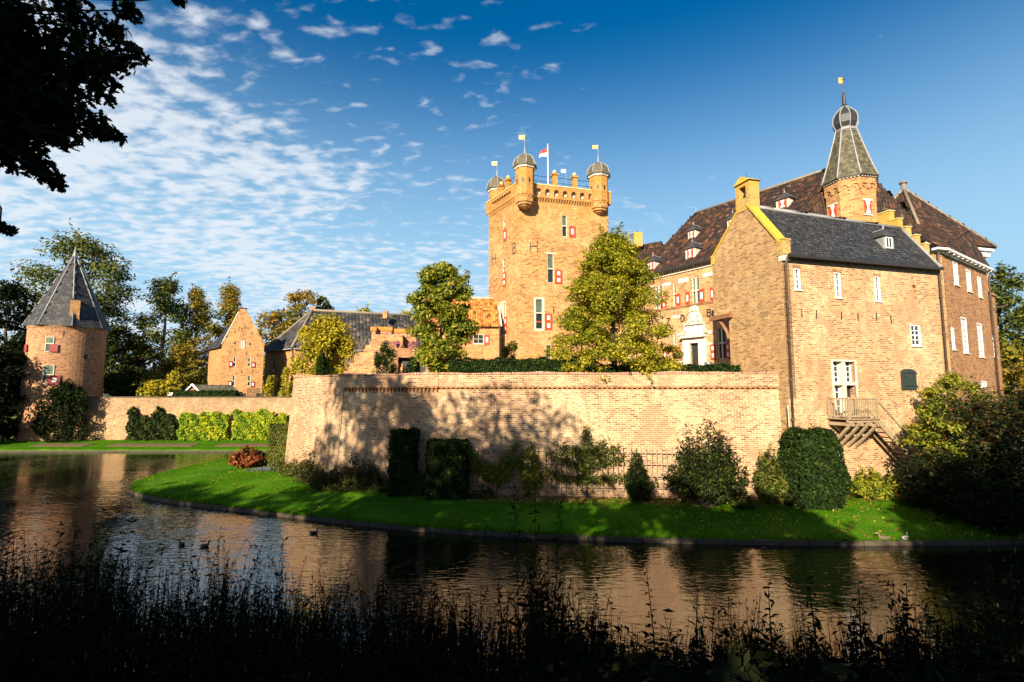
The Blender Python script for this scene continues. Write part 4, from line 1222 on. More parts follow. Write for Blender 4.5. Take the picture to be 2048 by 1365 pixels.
# ================================================================== RIGHT WING (stepped gable, red brick flank, pavilion roof)
rwg = thing('east_wing', 'red brick wing with stepped gable and white sash windows at the right end', 'building', (29, 33, .5))
E_ = CF.pt(CF.L + .55, 0, 0)
G_ = at(1972, 540, 33.0); G_.z = 0
zD = 13.75
DF = Fr(E_, G_)
PF = Fr(B, E_)
wall_mb(PF, .2, zD - .02).build('pier', 'brick_gable', rwg)
dw = [DF.rect(1907, 524, 1916, 570), DF.rect(1933, 541, 1942, 583), DF.rect(1956, 555, 1963, 595), DF.rect(1903, 656, 1909, 699), DF.rect(1924, 636, 1935, 706), DF.rect(1956, 648, 1966, 714)]
dw = [(a, b_, max(c, a + .55), d) for a, b_, c, d in dw]
sm = DF.rect(1962, 762, 1974, 775)
wall_mb(DF, .2, zD - .02, dw + [sm], depth=.22).build('flank_wall', 'brick_red', rwg)
for i, r in enumerate(dw): sash_window(DF, rwg, r, 2, 4 if i < 4 else 6, .07, .09, proud=.02, glass='white_paint' if i in (0, 1, 2, 3) else 'glass')
sash_window(DF, rwg, sm, 2, 2, .08, .09)
H2 = DF.pt(DF.L + 1.55, 0, 0)
LF = Fr(G_, H2); zlow = LF.px(1985, 592)[1]
lw = [LF.rect(1986, 672, 1991, 714)]
wall_mb(LF, .2, zlow, lw, depth=.2).build('end_bay', 'brick_red', rwg)
sash_window(LF, rwg, lw[0], 1, 4, .05, .08)
mb = MB(); LF.box(mb, 0, LF.L, -.4, .08, zlow + .003, zlow + .16); mb.build('string_course', 'brick_red', rwg)
mb = MB(); mb.poly([LF.pt(LF.L, 0, .2), LF.pt(LF.L, 0, zlow), LF.pt(LF.L, -5, zlow), LF.pt(LF.L, -5, .2)]); mb.poly([LF.pt(0, 0, zlow), LF.pt(LF.L, 0, zlow), LF.pt(LF.L, -5, zlow), LF.pt(0, -5, zlow)]); mb.build('end_wall', 'brick_red', rwg)
mb = MB(); mb.bar(LF.pt(LF.L * .6, .05, zlow - .85), LF.pt(LF.L * .6, .7, zlow - .75), .08); mb.build('roof_spout', 'pipe', rwg)
# white boxed gutter with brackets
mb = MB(); DF.box(mb, -.1, DF.L + .1, .02, .36, zD + .10, zD + .22); DF.box(mb, -.1, DF.L + .1, -.02, .10, zD - .02, zD + .098); gut = mb.build('cornice', 'white_paint', rwg)
for k in range(11):
    u = .2 + k * (DF.L - .4) / 10
    mb = MB(); DF.box(mb, u - .04, u + .04, .102, .32, zD, zD + .097); mb.build('bracket', 'white_paint', gut)
mb = MB(); mb.bar(PF.pt(-.25, .2, zD + .16), PF.pt(PF.L + .15, .2, zD + .16), .34, .12); mb.build('cornice', 'white_paint', rwg)
# stepped gable above the chapel roof
SG = Fr(B + nb * DEP, B)
tz = CF.px(1800, 420)[1]
mb = MB(); steps = []
NS = 5
apx = SG.L - 2.72
ztop = SG.px(1806, 418)[1] + .15
zb = zD
half = SG.L - .02 - apx
for k in range(NS + 1):
    wdt = .38 + (half - .38) * k / NS
    zt_ = ztop - (ztop - zb) * k / NS
    zb_ = ztop - (ztop - zb) * (k + 1) / NS if k < NS else ZE - 1.0
    SG.box(mb, max(0, apx - wdt), min(SG.L, apx + wdt), -.36, .02 + .002 * k, zb_, zt_)
mb.build('stepped_gable', 'brick_lichen', rwg)
for k in range(NS + 1):
    wdt = .38 + (half - .38) * k / NS
    zt_ = ztop - (ztop - zb) * k / NS
    for sg in ((-1, 1) if k else (0,)):
        cbm = MB()
        if k == 0: SG.box(cbm, apx - wdt - .04, apx + wdt + .04, -.40, .06, zt_ + .003, zt_ + .07)
        else:
            pw = .38 + (half - .38) * (k - 1) / NS
            a, b_ = (apx + pw, apx + wdt + .04) if sg > 0 else (apx - wdt - .04, apx - pw)
            if b_ > SG.L + .1 or a < -.2: continue
            SG.box(cbm, a, b_, -.40, .06, zt_ + .003, zt_ + .06)
        cbm.build('step_coping', 'ball_stone', rwg)
# roof behind the stepped gable, and the pavilion
RA, RB = CF.pt(CF.L + .3, -2.65, ztop - .55), CF.pt(CF.L + 7.0, -2.65, ztop - .55)
tiles([DF.pt(.1, .2, zD + .2), DF.pt(DF.L, .2, zD + .2), RB], 'tiles_hall', rwg, .26, .3)
tiles([DF.pt(.1, .2, zD + .2), RB, RA], 'tiles_hall', rwg, .26, .3)
pv0 = Vector((28.1, 33.4, 0)); pv1 = Vector((33.85, 35.0, 0)); pd = (pv1 - pv0).normalized(); pn = Vector((-pd.y, pd.x, 0))
zP = 15.6
VF = Fr(pv0, pv1)
wall_mb(VF, 6, zP).build('pavilion_wall', 'brick_gable', rwg)
for (a, b_) in ((pv1, pv1 + pn * 6), (pv0 + pn * 6, pv0)):
    wall_mb(Fr(a, b_), .5, zP).build('pavilion_wall', 'brick_gable', rwg)
o_ = .45
c4 = [VF.pt(-o_, o_, zP + .35), VF.pt(VF.L + o_, o_, zP + .35), VF.pt(VF.L + o_, -6 - o_, zP + .35), VF.pt(-o_, -6 - o_, zP + .35)]
apz = 21.2
ra = rb2 = VF.pt(VF.L / 2 - .15, -3.0, apz)
mb = MB(); VF.box(mb, -.3, VF.L + .35, -6.3, .35, zP + .12, zP + .32); VF.box(mb, -.15, VF.L + .18, -6.2, .18, zP - .25, zP + .118); mb.build('cornice', 'white_paint', rwg)
tiles([c4[0], c4[1], ra], 'tiles_hall', rwg, .26, .3)
tiles([c4[3], c4[0], ra], 'tiles_hall', rwg, .26, .3)
tiles([c4[1], c4[2], rb2], 'tiles_hall', rwg, .26, .3)
tiles([c4[2], c4[3], ra], 'tiles_hall', rwg, .26, .3)
for p in (c4[0], c4[1], c4[3]): ridge_line(rwg, p + Vector((0, 0, .05)), (rb2 if p is c4[1] else ra) + Vector((0, 0, .05)), .11, 'ridge_stone', 'hip_ridge')
MB().lathe(ra, [(.18, apz - .2), (.18, apz + .45), (.28, apz + .47), (.28, apz + .6)], 8).build('ridge_stub', 'ridge_stone', rwg)
drainpipe(rwg, [PF.pt(.02, .2, zD), PF.pt(.05, .12, zD - .5), PF.pt(.05, .12, .8)], .055)
drainpipe(rwg, [DF.pt(DF.L - .1, .3, zD), DF.pt(DF.L - .1, .12, zD - .5), DF.pt(DF.L - .1, .12, 1.0)], .055)

# ================================================================== HALL (main range behind the court)
ze, zrg = 15.2, 22.07
f1, f0 = atz(1427, 521, ze), atz(1283, 555, ze)
HFl = Fr(f0, f1)
ridgeR, ridgeL = atz(1650, 342, zrg), atz(1372, 437, zrg)
setb = (ridgeR - HFl.P0).dot(-HFl.n)
uRl = (ridgeL - HFl.P0).dot(HFl.d)
print('hall', HFl.L, HFl.d, 'setback', setb, 'ridge left u', uRl, 'uR', (ridgeR - HFl.P0).dot(HFl.d))
HL = 14.2
hall = thing('great_hall', 'tall brick hall with brown hipped tile roof, dormers and red shutters on the court', 'building', HFl.pt(5, -3, 6))
def hr(*a): return HFl.rect(*a)
up = [(hr(1311, 572, 1325, 625), 2), (hr(1346.5, 566, 1352.5, 612), 1), (hr(1384.5, 555, 1399.5, 608), 2)]
lo = [(hr(1436, 655, 1453, 718), 2), (hr(1347.5, 666, 1353, 716), 1)]
dr = hr(1382, 687, 1399, 742)
wall_mb(HFl, 5.5, ze, [w[0] for w in up + lo] + [dr], 0, HL).build('court_wall', 'brick_hall', hall)
for r, m_ in up + lo: lattice_window(HFl, hall, r, .5, m_, 'stone', .05, .16)
for r, pn_ in (((1352.5, 588, 1361.5, 613), 1), ((1372, 584, 1380, 610), 1), ((1399.5, 578, 1409.5, 606), 1), ((1421.5, 575, 1429, 602), 1), ((1325, 592, 1333, 617), 2), ((1422, 689, 1431.5, 719), 2), ((1453, 686, 1461, 718), 2), ((1353, 693, 1361.5, 716), 1), ((1328, 700, 1335, 722), 1)):
    shutter(HFl, hall, hr(*r), pn_)
for r in ((1406, 546, 1427, 553), (1357, 557, 1377, 565), (1325, 566, 1342, 572), (1300, 572, 1307, 578), (1346, 631, 1362, 636), (1331, 672, 1341, 676), (1354, 667, 1365, 671), (1416, 662, 1424, 667), (1414, 686, 1424, 690)):
    q = hr(*r); mb = MB(); HFl.box(mb, q[0], q[2], -.02, .02, q[1], q[3]); mb.build('stone_band', 'stone_white', hall)
u0_, zs_ = HFl.px(1380, 610)
mb = MB(); HFl.box(mb, 0, HL, -.02, .07, zs_ - .06, zs_ + .05); HFl.box(mb, 0, HL, -.02, .04, zs_ - .14, zs_ - .063); mb.build('string_course', 'brick_red', hall)
mb = MB(); HFl.box(mb, 0, HL, -.02, .10, ze - .38, ze - .28); HFl.box(mb, 0, HL, -.02, .22, ze - .10, ze); mb.build('eaves_cornice', 'stone', hall)
dent = None
for k in range(40):
    p = HFl.pt(.1 + k * .25, .0, ze - .19)
    if dent is None: dent = local_part(MB().box(-.055, -.16, -.09, .055, .02, .085), 'dentil', 'stone', hall, p, HFl.ang)
    else: mesh_copy(dent, p, hall, HFl.ang)
for ch, r in (('Z', (1334, 637, 1340.5, 650)), ('D', (1362.5, 630, 1369, 643)), ('B', (1415, 619, 1422, 632.5))): iron_letter(HFl, hall, ch, hr(*r))
# portal
pq = hr(1368, 676, 1414, 742); zdt = dr[3]
por = MB()
HFl.box(por, pq[0], dr[0] - .02, -.05, .16, 6, pq[3]); HFl.box(por, dr[2] + .02, pq[2], -.05, .16, 6, pq[3]); HFl.box(por, dr[0] - .02, dr[2] + .02, -.05, .14, zdt + .02, pq[3])
por = por.build('portal', 'stone_white', hall); por['label'] = 'white carved stone portal with coat of arms above a dark door'
q = hr(1365, 667, 1413, 676)
mb = MB(); HFl.box(mb, q[0] - .05, q[2] + .05, .0, .42, pq[3] + .003, pq[3] + .10); HFl.box(mb, q[0], q[2], .0, .30, pq[3] + .103, pq[3] + .2); mb.build('portal_cornice', 'stone', por)
q2 = hr(1373, 650, 1408, 668)
mb = MB(); HFl.box(mb, q2[0], q2[2], -.02, .12, pq[3] + .203, q2[3]); mb.build('inscription_panel', 'stone_white', por)
for sx in (-1, 1):
    uu = q2[0] - .08 if sx < 0 else q2[2] + .08
    MB().tube([HFl.pt(uu + sx * .10, .1, pq[3] + .25), HFl.pt(uu + sx * .16, .12, pq[3] + .45), HFl.pt(uu + sx * .02, .12, pq[3] + .62), HFl.pt(uu - sx * .02, .12, q2[3])], [.12, .11, .07, .05], 6).build('scroll', 'stone', por, True)
mb = MB(); HFl.box(mb, q2[0] - .08, q2[2] + .08, -.02, .26, q2[3] + .003, q2[3] + .12); mb.build('portal_cornice', 'stone', por)
q3 = hr(1374, 612, 1406, 648); uc = (q2[0] + q2[2]) / 2; zb0 = q2[3] + .124; hh = q3[3] - zb0; ww = (q2[2] - q2[0]) * .9
cr = MB()
cr.prism([HFl.pt(uc + a * ww, 0, zb0 + b_ * hh) for a, b_ in ((-.48, 0), (.48, 0), (.46, .3), (.32, .55), (.24, .95), (.1, 1.0), (-.1, 1.0), (-.24, .95), (-.32, .55), (-.46, .3))], HFl.n * .08)
cro = cr.build('crest', 'stone_white', por)
sh = MB(); sh.prism([HFl.pt(uc + a * ww, .085, zb0 + b_ * hh) for a, b_ in ((-.17, .62), (.17, .62), (.17, .3), (.1, .15), (0, .08), (-.1, .15), (-.17, .3))], HFl.n * .12); sh.build('shield', 'stone_white', por)
rc = random.Random(2)
sc_ = MB()
for sx in (-1, 1):
    for (a, b_, r_) in ((.30, .15, .13), (.36, .32, .10), (.27, .45, .12), (.22, .68, .11), (.13, .85, .10), (.40, .08, .09), (.2, .26, .08)):
        p = HFl.pt(uc + sx * a * ww, .1, zb0 + b_ * hh)
        sc_.lathe(p, [(.02, p.z - r_), (r_ * .8, p.z - r_ * .6), (r_, p.z), (r_ * .8, p.z + r_ * .6), (.02, p.z + r_)], 7)
p = HFl.pt(uc, .14, zb0 + .78 * hh)
sc_.lathe(p, [(.05, p.z - .2), (.17, p.z - .1), (.18, p.z + .08), (.06, p.z + .22)], 8)
sc_.build('carved_scrolls', 'stone', por, True)
dpo = pane(HFl, dr, -.16, 'door_dark', por, 'door')
for k in range(1, 3):
    mb = MB(); u = dr[0] + (dr[2] - dr[0]) * k / 3; HFl.box(mb, u - .012, u + .012, -.158, -.15, dr[1], dr[3]); mb.build('door_joint', 'iron', dpo)
mb = MB(); u = dr[0] + (dr[2] - dr[0]) * .75; HFl.box(mb, u - .05, u + .05, -.158, -.10, dr[1] + .95, dr[1] + 1.0); mb.build('door_handle', 'zinc', dpo)
# roof of the hall
ov = .38
e0, e1 = HFl.pt(-.3, ov, ze + .02), HFl.pt(11.6, ov, ze + .02)
k0, k1 = HFl.pt(-.3, -2 * setb - ov, ze + .02), HFl.pt(HL + 2.2, -2 * setb - ov, ze + .02)
g0, g1 = HFl.pt(max(.2, uRl), -setb, zrg), HFl.pt((atz(1708, 323, zrg) - HFl.P0).dot(HFl.d), -setb, zrg)
tiles([e0, e1, g1, g0], 'tiles_hall', hall, .30, .36)
tiles([k0, e0, g0], 'tiles_hall', hall, .30, .36)
tiles([e1, k1, g1], 'tiles_hall', hall, .30, .36)
tiles([k1, k0, g0, g1], 'tiles_hall', hall, .5, .6)
ridge_line(hall, g0 + Vector((0, 0, .06)), g1 + Vector((0, 0, .06)), .12, 'ridge_stone')
ridge_line(hall, e0 + Vector((0, 0, .06)), g0 + Vector((0, 0, .06)), .09, 'tiles_hall', 'hip_ridge')
ridge_line(hall, e1 + Vector((0, 0, .06)), g1 + Vector((0, 0, .06)), .09, 'tiles_hall', 'hip_ridge')
MB().tube([g0, g0 + Vector((0, 0, .35)), g0 + Vector((0, 0, .7))], [.08, .04, .01], 6).build('finial', 'lead', hall)
mb = MB(); mb.bar(HFl.pt(-.3, ov + .03, ze - .02), HFl.pt(HL, ov + .03, ze - .02), .14, .16); mb.build('gutter', 'iron', hall)
for (a, b_) in ((HFl.pt(0, -2 * setb, 0), HFl.pt(0, 0, 0)), (HFl.pt(HL, 0, 0), HFl.pt(HL + 2.2, -2 * setb, 0))):
    wall_mb(Fr(a, b_), 5.5, ze).build('end_wall', 'brick_hall', hall)
for (x, y, w, h, rn) in ((1303, 541, .72, .70, .9), (1381, 518, .85, .80, 1.0), (1384, 478, .75, .68, .9), (1463, 455, .68, .62, .9), (1566, 418, .95, .70, 1.1)):
    dormer(hall, HFl, roof_pt(x, y, e0, e1, g1), w, h, rn, 'slate_grey', 'shutter', .55, .12)
# the dormer to the right of the stair turret looks the same way as the chapel front
HX = Fr(HFl.pt(HL, 0, 0), HFl.pt(HL + 2.2, -2 * setb, 0))
dormer(hall, HX, roof_pt(1776, 440, e1, k1, g1), .8, .6, .9, 'slate_moss', 'shutter', .6, .12)

# ================================================================== STAIR TURRET with onion dome
YT = 32.0
tc = at(1701, 400, YT)
def zt_at(py_, px_=1700): return at(px_, py_, YT).z
sturr = thing('stair_turret', 'octagonal brick stair turret with slate spire and dark onion dome', 'tower', (tc.x, tc.y, 12))
rt = 50.5 / 1000 * YT * .83 / math.cos(math.pi / 8)
rot = R(22.5 + 10)
zev = zt_at(366)
MB().lathe(tc, [(rt, 11), (rt, zev - .40)], 8, rot).build('shaft', 'brick_orange', sturr)
MB().lathe(tc, [(rt + .08, zev - .95 + .52), (rt + .08, zev - .02)], 8, rot).build('head', 'brick_orange', sturr)
# arcaded corbel table: two round arches to each side
cosr = math.cos(math.pi / 8)
for k in range(8):
    a0, a1 = rot + k * math.pi / 4, rot + (k + 1) * math.pi / 4
    P0 = Vector((tc.x + (rt + .08) * math.cos(a0), tc.y + (rt + .08) * math.sin(a0))); P1 = Vector((tc.x + (rt + .08) * math.cos(a1), tc.y + (rt + .08) * math.sin(a1)))
    F = Fr(P0, P1)
    if F.n.dot(Vector((P0.x - tc.x, P0.y - tc.y, 0))) < 0: F = Fr(P1, P0)
    if F.n.y > .6: continue
    z_s = zev - .95
    mb = MB(); w2 = F.L / 2
    for h_ in (0, 1):
        ua = h_ * w2; uc_ = ua + w2 / 2; rr = w2 * .36
        arc = [(uc_ + rr * math.cos(t), z_s + .16 + rr * math.sin(t)) for t in [math.pi * i / 8 for i in range(9)]]
        # spandrel wall pieces around the arch
        outer = [(ua + w2, z_s + .52), (ua, z_s + .52)]
        polyp = [(ua + w2, z_s + .0), (ua + w2, z_s + .52), (ua, z_s + .52), (ua, z_s + .0), (uc_ - rr, z_s + .0)] + [(u, z) for u, z in reversed(arc)] + [(uc_ + rr, z_s + .0)]
        mb.prism([F.pt(u, -.003, z) for u, z in polyp], F.n * -.08)
    mb.build('arch_corbels', 'brick_orange', sturr)
    for h_ in (0, 1):
        uc_ = h_ * w2 + w2 / 2
        hb = MB(); F.box(hb, uc_ - .045, uc_ + .045, -.09, -.068, z_s + .10, z_s + .20); hb.build('vent_hole', 'door_dark', sturr)
    for j in range(6):
        u = (j + .5) * F.L / 6
        db = MB(); F.box(db, u - .045, u + .045, -.02, .09, zev - .20, zev - .10); db.build('dentil', 'stone', sturr)
re_ = 57 / 1000 * YT / math.cos(math.pi / 8) * .84
ztp = zt_at(262); r_t = 18 / 1000 * YT
prof = [(re_, zev - .08), (re_ * .93, zev + .22)]
for k in range(1, 9):
    f = k / 8; prof.append((re_ * .93 + (r_t - re_ * .93) * (f ** .93), zev + .22 + (ztp - zev - .22) * f))
MB().lathe(tc, [(re_ - .02, zev - .16), (re_ - .02, zev - .085)], 8, rot).build('eaves_board', 'iron', sturr)
sp = MB().lathe(tc, prof, 8, rot).build('spire', 'slate_moss', sturr)
# slate courses laid on the spire faces
for k in range(8):
    a0, a1 = rot + k * math.pi / 4, rot + (k + 1) * math.pi / 4
    if math.sin((a0 + a1) / 2) > .6: continue
    V = []; Fc = []
    rr_ = random.Random(k)
    for c_ in range(26):
        f0_, f1_ = c_ / 26, (c_ + 1.15) / 26
        def ring(f):
            f = min(f, 1.0)
            z = zev - .06 + (ztp - zev + .06) * f
            for i in range(len(prof) - 1):
                if prof[i][1] <= z <= prof[i + 1][1]:
                    g = (z - prof[i][1]) / (prof[i + 1][1] - prof[i][1]); return prof[i][0] + (prof[i + 1][0] - prof[i][0]) * g, z
            return prof[-1][0], z
        ra_, za_ = ring(f0_); rb_, zb_ = ring(f1_)
        nsl = max(2, int(ra_ * .765 / .2))
        for s in range(nsl):
            t0_, t1_ = (s + .03) / nsl, (s + .97) / nsl
            def pp(rad, z, t, lift):
                p0 = Vector((math.cos(a0), math.sin(a0))) * (rad + lift); p1 = Vector((math.cos(a1), math.sin(a1))) * (rad + lift)
                q_ = p0.lerp(p1, t); return Vector((tc.x + q_.x, tc.y + q_.y, z))
            i0 = len(V); lf = .03 + rr_.uniform(-.006, .006)
            V += [pp(ra_, za_, t0_, lf), pp(ra_, za_, t1_, lf), pp(rb_, zb_, t1_, .008), pp(rb_, zb_, t0_, .008)]
            Fc.append((i0, i0 + 1, i0 + 2, i0 + 3))
    mb = MB(); mb.v = V; mb.f = Fc; mb.m = [0] * len(Fc); mb.build('slates', 'slate_moss', sp, kind='stuff', fix=False)
for k in range(8):
    a0 = rot + k * math.pi / 4
    MB().tube([(tc.x + (r + .03) * math.cos(a0), tc.y + (r + .03) * math.sin(a0), z) for r, z in prof], .055, 5).build('lead_hip', 'lead', sp, True)
# onion
zo = ztp; ho = zt_at(213) - zo; ro = 23.5 / 1000 * YT
oprof = [(r_t * 1.05, zo), (ro * .80, zo + ho * .05), (ro * .96, zo + ho * .22), (ro, zo + ho * .36), (ro * .95, zo + ho * .52), (ro * .78, zo + ho * .68), (ro * .50, zo + ho * .82), (ro * .27, zo + ho * .92), (ro * .16, zo + ho)]
on = MB().lathe(tc, oprof, 8, rot).build('onion_dome', 'slate_onion', sturr)
for k in range(8):
    a0 = rot + k * math.pi / 4
    MB().tube([(tc.x + (r + .015) * math.cos(a0), tc.y + (r + .015) * math.sin(a0), z) for r, z in oprof], .035, 5).build('lead_rib', 'lead', on, True)
MB().lathe(tc, [(r_t * 1.12, zo - .12), (r_t * 1.15, zo + .01)], 8, rot).build('neck_ring', 'lead', on)
zk = zo + ho
MB().lathe(tc, [(.14, zk - .02), (.20, zk + .05), (.11, zk + .12), (.10, zk + .75), (.05, zk + .95)], 8).build('finial_post', 'iron', on)
ztip = zt_at(150)
rod = MB().tube([(tc.x, tc.y, zk + .9), (tc.x, tc.y, ztip)], [.035, .02], 6).build('weather_vane', 'iron', sturr)
MB().box(tc.x - .28, tc.y - .012, ztip - .62, tc.x - .01, tc.y + .012, ztip - .22).build('vane_flag', 'gilt', rod)
MB().bar((tc.x - .16, tc.y, zk + 1.9), (tc.x + .16, tc.y, zk + 1.9), .03).build('vane_cross', 'iron', rod)
# hour-glass shutters on the shaft
for (x, y) in ((1667, 424), (1735, 415)):
    best = None
    for k in range(8):
        a0, a1 = rot + k * math.pi / 4, rot + (k + 1) * math.pi / 4
        F = Fr((tc.x + rt * math.cos(a0), tc.y + rt * math.sin(a0)), (tc.x + rt * math.cos(a1), tc.y + rt * math.sin(a1)))
        if F.n.y > -.1: continue
        u, z = F.px(x, y)
        if 0 <= u <= F.L: best = (F, u, z)
    if best:
        F, u, z = best
        sb = MB(); F.box(sb, u - .24, u + .24, .003, .05, z - .42, z + .38); s_ = sb.build('shutter', 'red_paint', sturr)
        pb = MB()
        for sg in (1, -1):
            pb.prism([F.pt(u - .17, .053, z + sg * .40), F.pt(u + .17, .053, z + sg * .40), F.pt(u + .05, .053, z), F.pt(u - .05, .053, z)], F.n * .012)
        pb.build('white_field', 'white_paint', s_)
        lb = MB(); F.box(lb, u - .34, u + .34, .003, .07, z + .42, z + .54); lb.build('lintel', 'stone_white', s_)
        lb = MB(); F.box(lb, u - .30, u + .30, .003, .07, z - .54, z - .45); lb.build('sill', 'stone_white', s_)

# ================================================================== KEEP
YK = 52.0
k0_ = at(1037, 394, YK); zst = k0_.z
k1_ = atz(1216, 412.5, zst); k2_ = atz(978, 431, zst); k3_ = k1_ + k2_ - k0_
keep = thing('keep_tower', 'square orange brick keep with corner turrets, domes and red shutters', 'tower', (((k0_ + k3_) / 2).x, ((k0_ + k3_) / 2).y, 6))
KR, KL = Fr(k0_, k1_), Fr(k2_, k0_)
print('keep', k0_, k1_, k2_, KR.L, KL.L)
wR = [KR.rect(1124, 431, 1134, 474), KR.rect(1095, 508, 1107.5, 566), KR.rect(1071, 598, 1086, 659), KR.rect(1092, 690, 1103, 717)]
wL = [KL.rect(1006.5, 441, 1010.5, 465), KL.rect(1005, 517, 1009.5, 548), KL.rect(1001, 606, 1010.5, 671)]
slitR = KR.rect(1106.5, 614, 1109.5, 628)
zbase = 5.0
wall_mb(KR, zbase, zst + .1, wR + [slitR], depth=.3).build('wall', 'brick_keep', keep)
wall_mb(KL, zbase, zst + .1, wL, depth=.3).build('wall', 'brick_keep', keep)
wall_mb(Fr(k1_, k3_), zbase, zst + .1).build('wall', 'brick_keep', keep)
wall_mb(Fr(k3_, k2_), zbase, zst + .1).build('wall', 'brick_keep', keep)
pane(KR, slitR, -.2, 'glass', keep, 'slit_opening')
lattice_window(KR, keep, wR[0], .5, 1, 'stone', .05, .2)
lattice_window(KR, keep, wR[1], .48, 1, 'stone', .05, .2, lintel=.3)
w3 = lattice_window(KR, keep, wR[2], .53, 1, 'stone', .07, .2, surround=.15)
mb = MB(); q = wR[2]; zb_ = q[1] + (q[3] - q[1]) * .25; KR.box(mb, q[0] + .08, q[2] - .08, -.14, -.09, zb_ - .07, zb_ + .07); mb.build('red_transom', 'red_paint', w3)
q = wR[3]; o = MB(); frame_mb(KR, q, .06, -.2, -.05, o); o = o.build('window', 'stone', keep); pane(KR, q, -.16, 'glass', o)
lattice_window(KL, keep, wL[0], .45, 1, 'stone', .06, .2)
lattice_window(KL, keep, wL[1], .45, 1, 'stone', .06, .2)
lattice_window(KL, keep, wL[2], .5, 2, 'stone', .08, .2, surround=.14)
for r, pn_ in (((1138, 453, 1151, 475), 1), ((1110, 540, 1124, 568), 2), ((1089.5, 628, 1104, 660), 2), ((1105.5, 692, 1117.5, 716), 2)): shutter(KR, keep, KR.rect(*r), pn_)
for r, pn_ in (((1007.5, 459, 1013.5, 483), 1), ((1006.5, 545, 1012.5, 573), 2), ((990, 638, 1000, 670), 2), ((1009, 634, 1014.5, 668), 2)): shutter(KL, keep, KL.rect(*r), pn_)
for F, ch, r in ((KR, 'H', (1060, 484, 1074, 504)), (KL, 'B', (1026, 487, 1031.5, 507)), (KL, 'H', (986, 508, 991.5, 529))): iron_letter(F, keep, ch, F.rect(*r))
# toothed string, parapet with round-headed recesses
zpt = KR.px(1140, 379)[1]
print('parapet', zst, zpt)
tooth = None
for F, arches in ((KR, 7), (KL, 8), (Fr(k1_, k3_), 0), (Fr(k3_, k2_), 0)):
    nT = int(F.L / .3)
    for k in range(nT if arches else 0):
        p = F.pt((k + .5) * F.L / nT, 0, zst - .05)
        if tooth is None: tooth = local_part(MB().hexa([(-.07, -.06, -.24), (.07, -.06, -.24), (.07, .1, -.24), (-.07, .1, -.24), (-.10, -.26, .13), (.10, -.26, .13), (.10, .1, .13), (-.10, .1, .13)]), 'corbel', 'brick_keep', keep, p, F.ang)
        else: mesh_copy(tooth, p, keep, F.ang)
    ops = []
    if arches:
        m0 = 1.7 if F is KR else 1.2
        sp_ = (F.L - 2 * m0) / arches
        for k in range(arches):
            uc_ = m0 + (k + .5) * sp_
            ops.append((uc_ - .29, zst + .32, uc_ + .29, zst + 1.10))
    Fo = Fr(F.pt(-.25, .28, 0), F.pt(F.L + .25, .28, 0))
    opo = [(a + .25, b_, c + .25, d) for a, b_, c, d in ops]
    mb = wall_mb(Fo, zst + .085, zpt, opo, depth=.42)
    mb.poly([Fo.pt(0, 0, zst + .085), Fo.pt(Fo.L, 0, zst + .085), Fo.pt(Fo.L, -.3, zst + .085), Fo.pt(0, -.3, zst + .085)])
    mb.poly([Fo.pt(0, 0, zpt), Fo.pt(Fo.L, 0, zpt), Fo.pt(Fo.L, -.55, zpt), Fo.pt(0, -.55, zpt)])
    mb.poly([Fo.pt(0, -.55, zst + .085), Fo.pt(Fo.L, -.55, zst + .085), Fo.pt(Fo.L, -.55, zpt), Fo.pt(0, -.55, zpt)])
    par = mb.build('parapet', 'brick_keep', keep)
    for (a, b_, c, d) in opo:
        hb = MB(); Fo.box(hb, a, c, -.45, -.41, b_, d); hb.build('niche_back', 'stone', par)
        ab = MB()                              # rounded head of the niche
        um_, rr = (a + c) / 2, (c - a) / 2
        for sx in (-1, 1):
            pts = [(um_ + sx * rr, d - rr), (um_ + sx * rr, d + .0), (um_, d + .0)] + [(um_ + sx * rr * math.sin(t), d - rr + rr * math.cos(t)) for t in [math.pi / 2 * i / 5 for i in range(6)]]
            ab.prism([Fo.pt(u, -.004, z) for u, z in pts[:-1]], Fo.n * -.21)
        ab.build('niche_head', 'brick_keep', par)
    cb = MB(); Fo.box(cb, 0, Fo.L, -.58, .05, zpt + .003, zpt + .12); cb.build('parapet_coping', 'ball_stone', par)
ctr = (k0_ + k3_) / 2
MB().poly([k0_ + Vector((0, 0, .5)), k1_ + Vector((0, 0, .5)), k3_ + Vector((0, 0, .5)), k2_ + Vector((0, 0, .5))]).build('roof_deck', 'lead', keep)
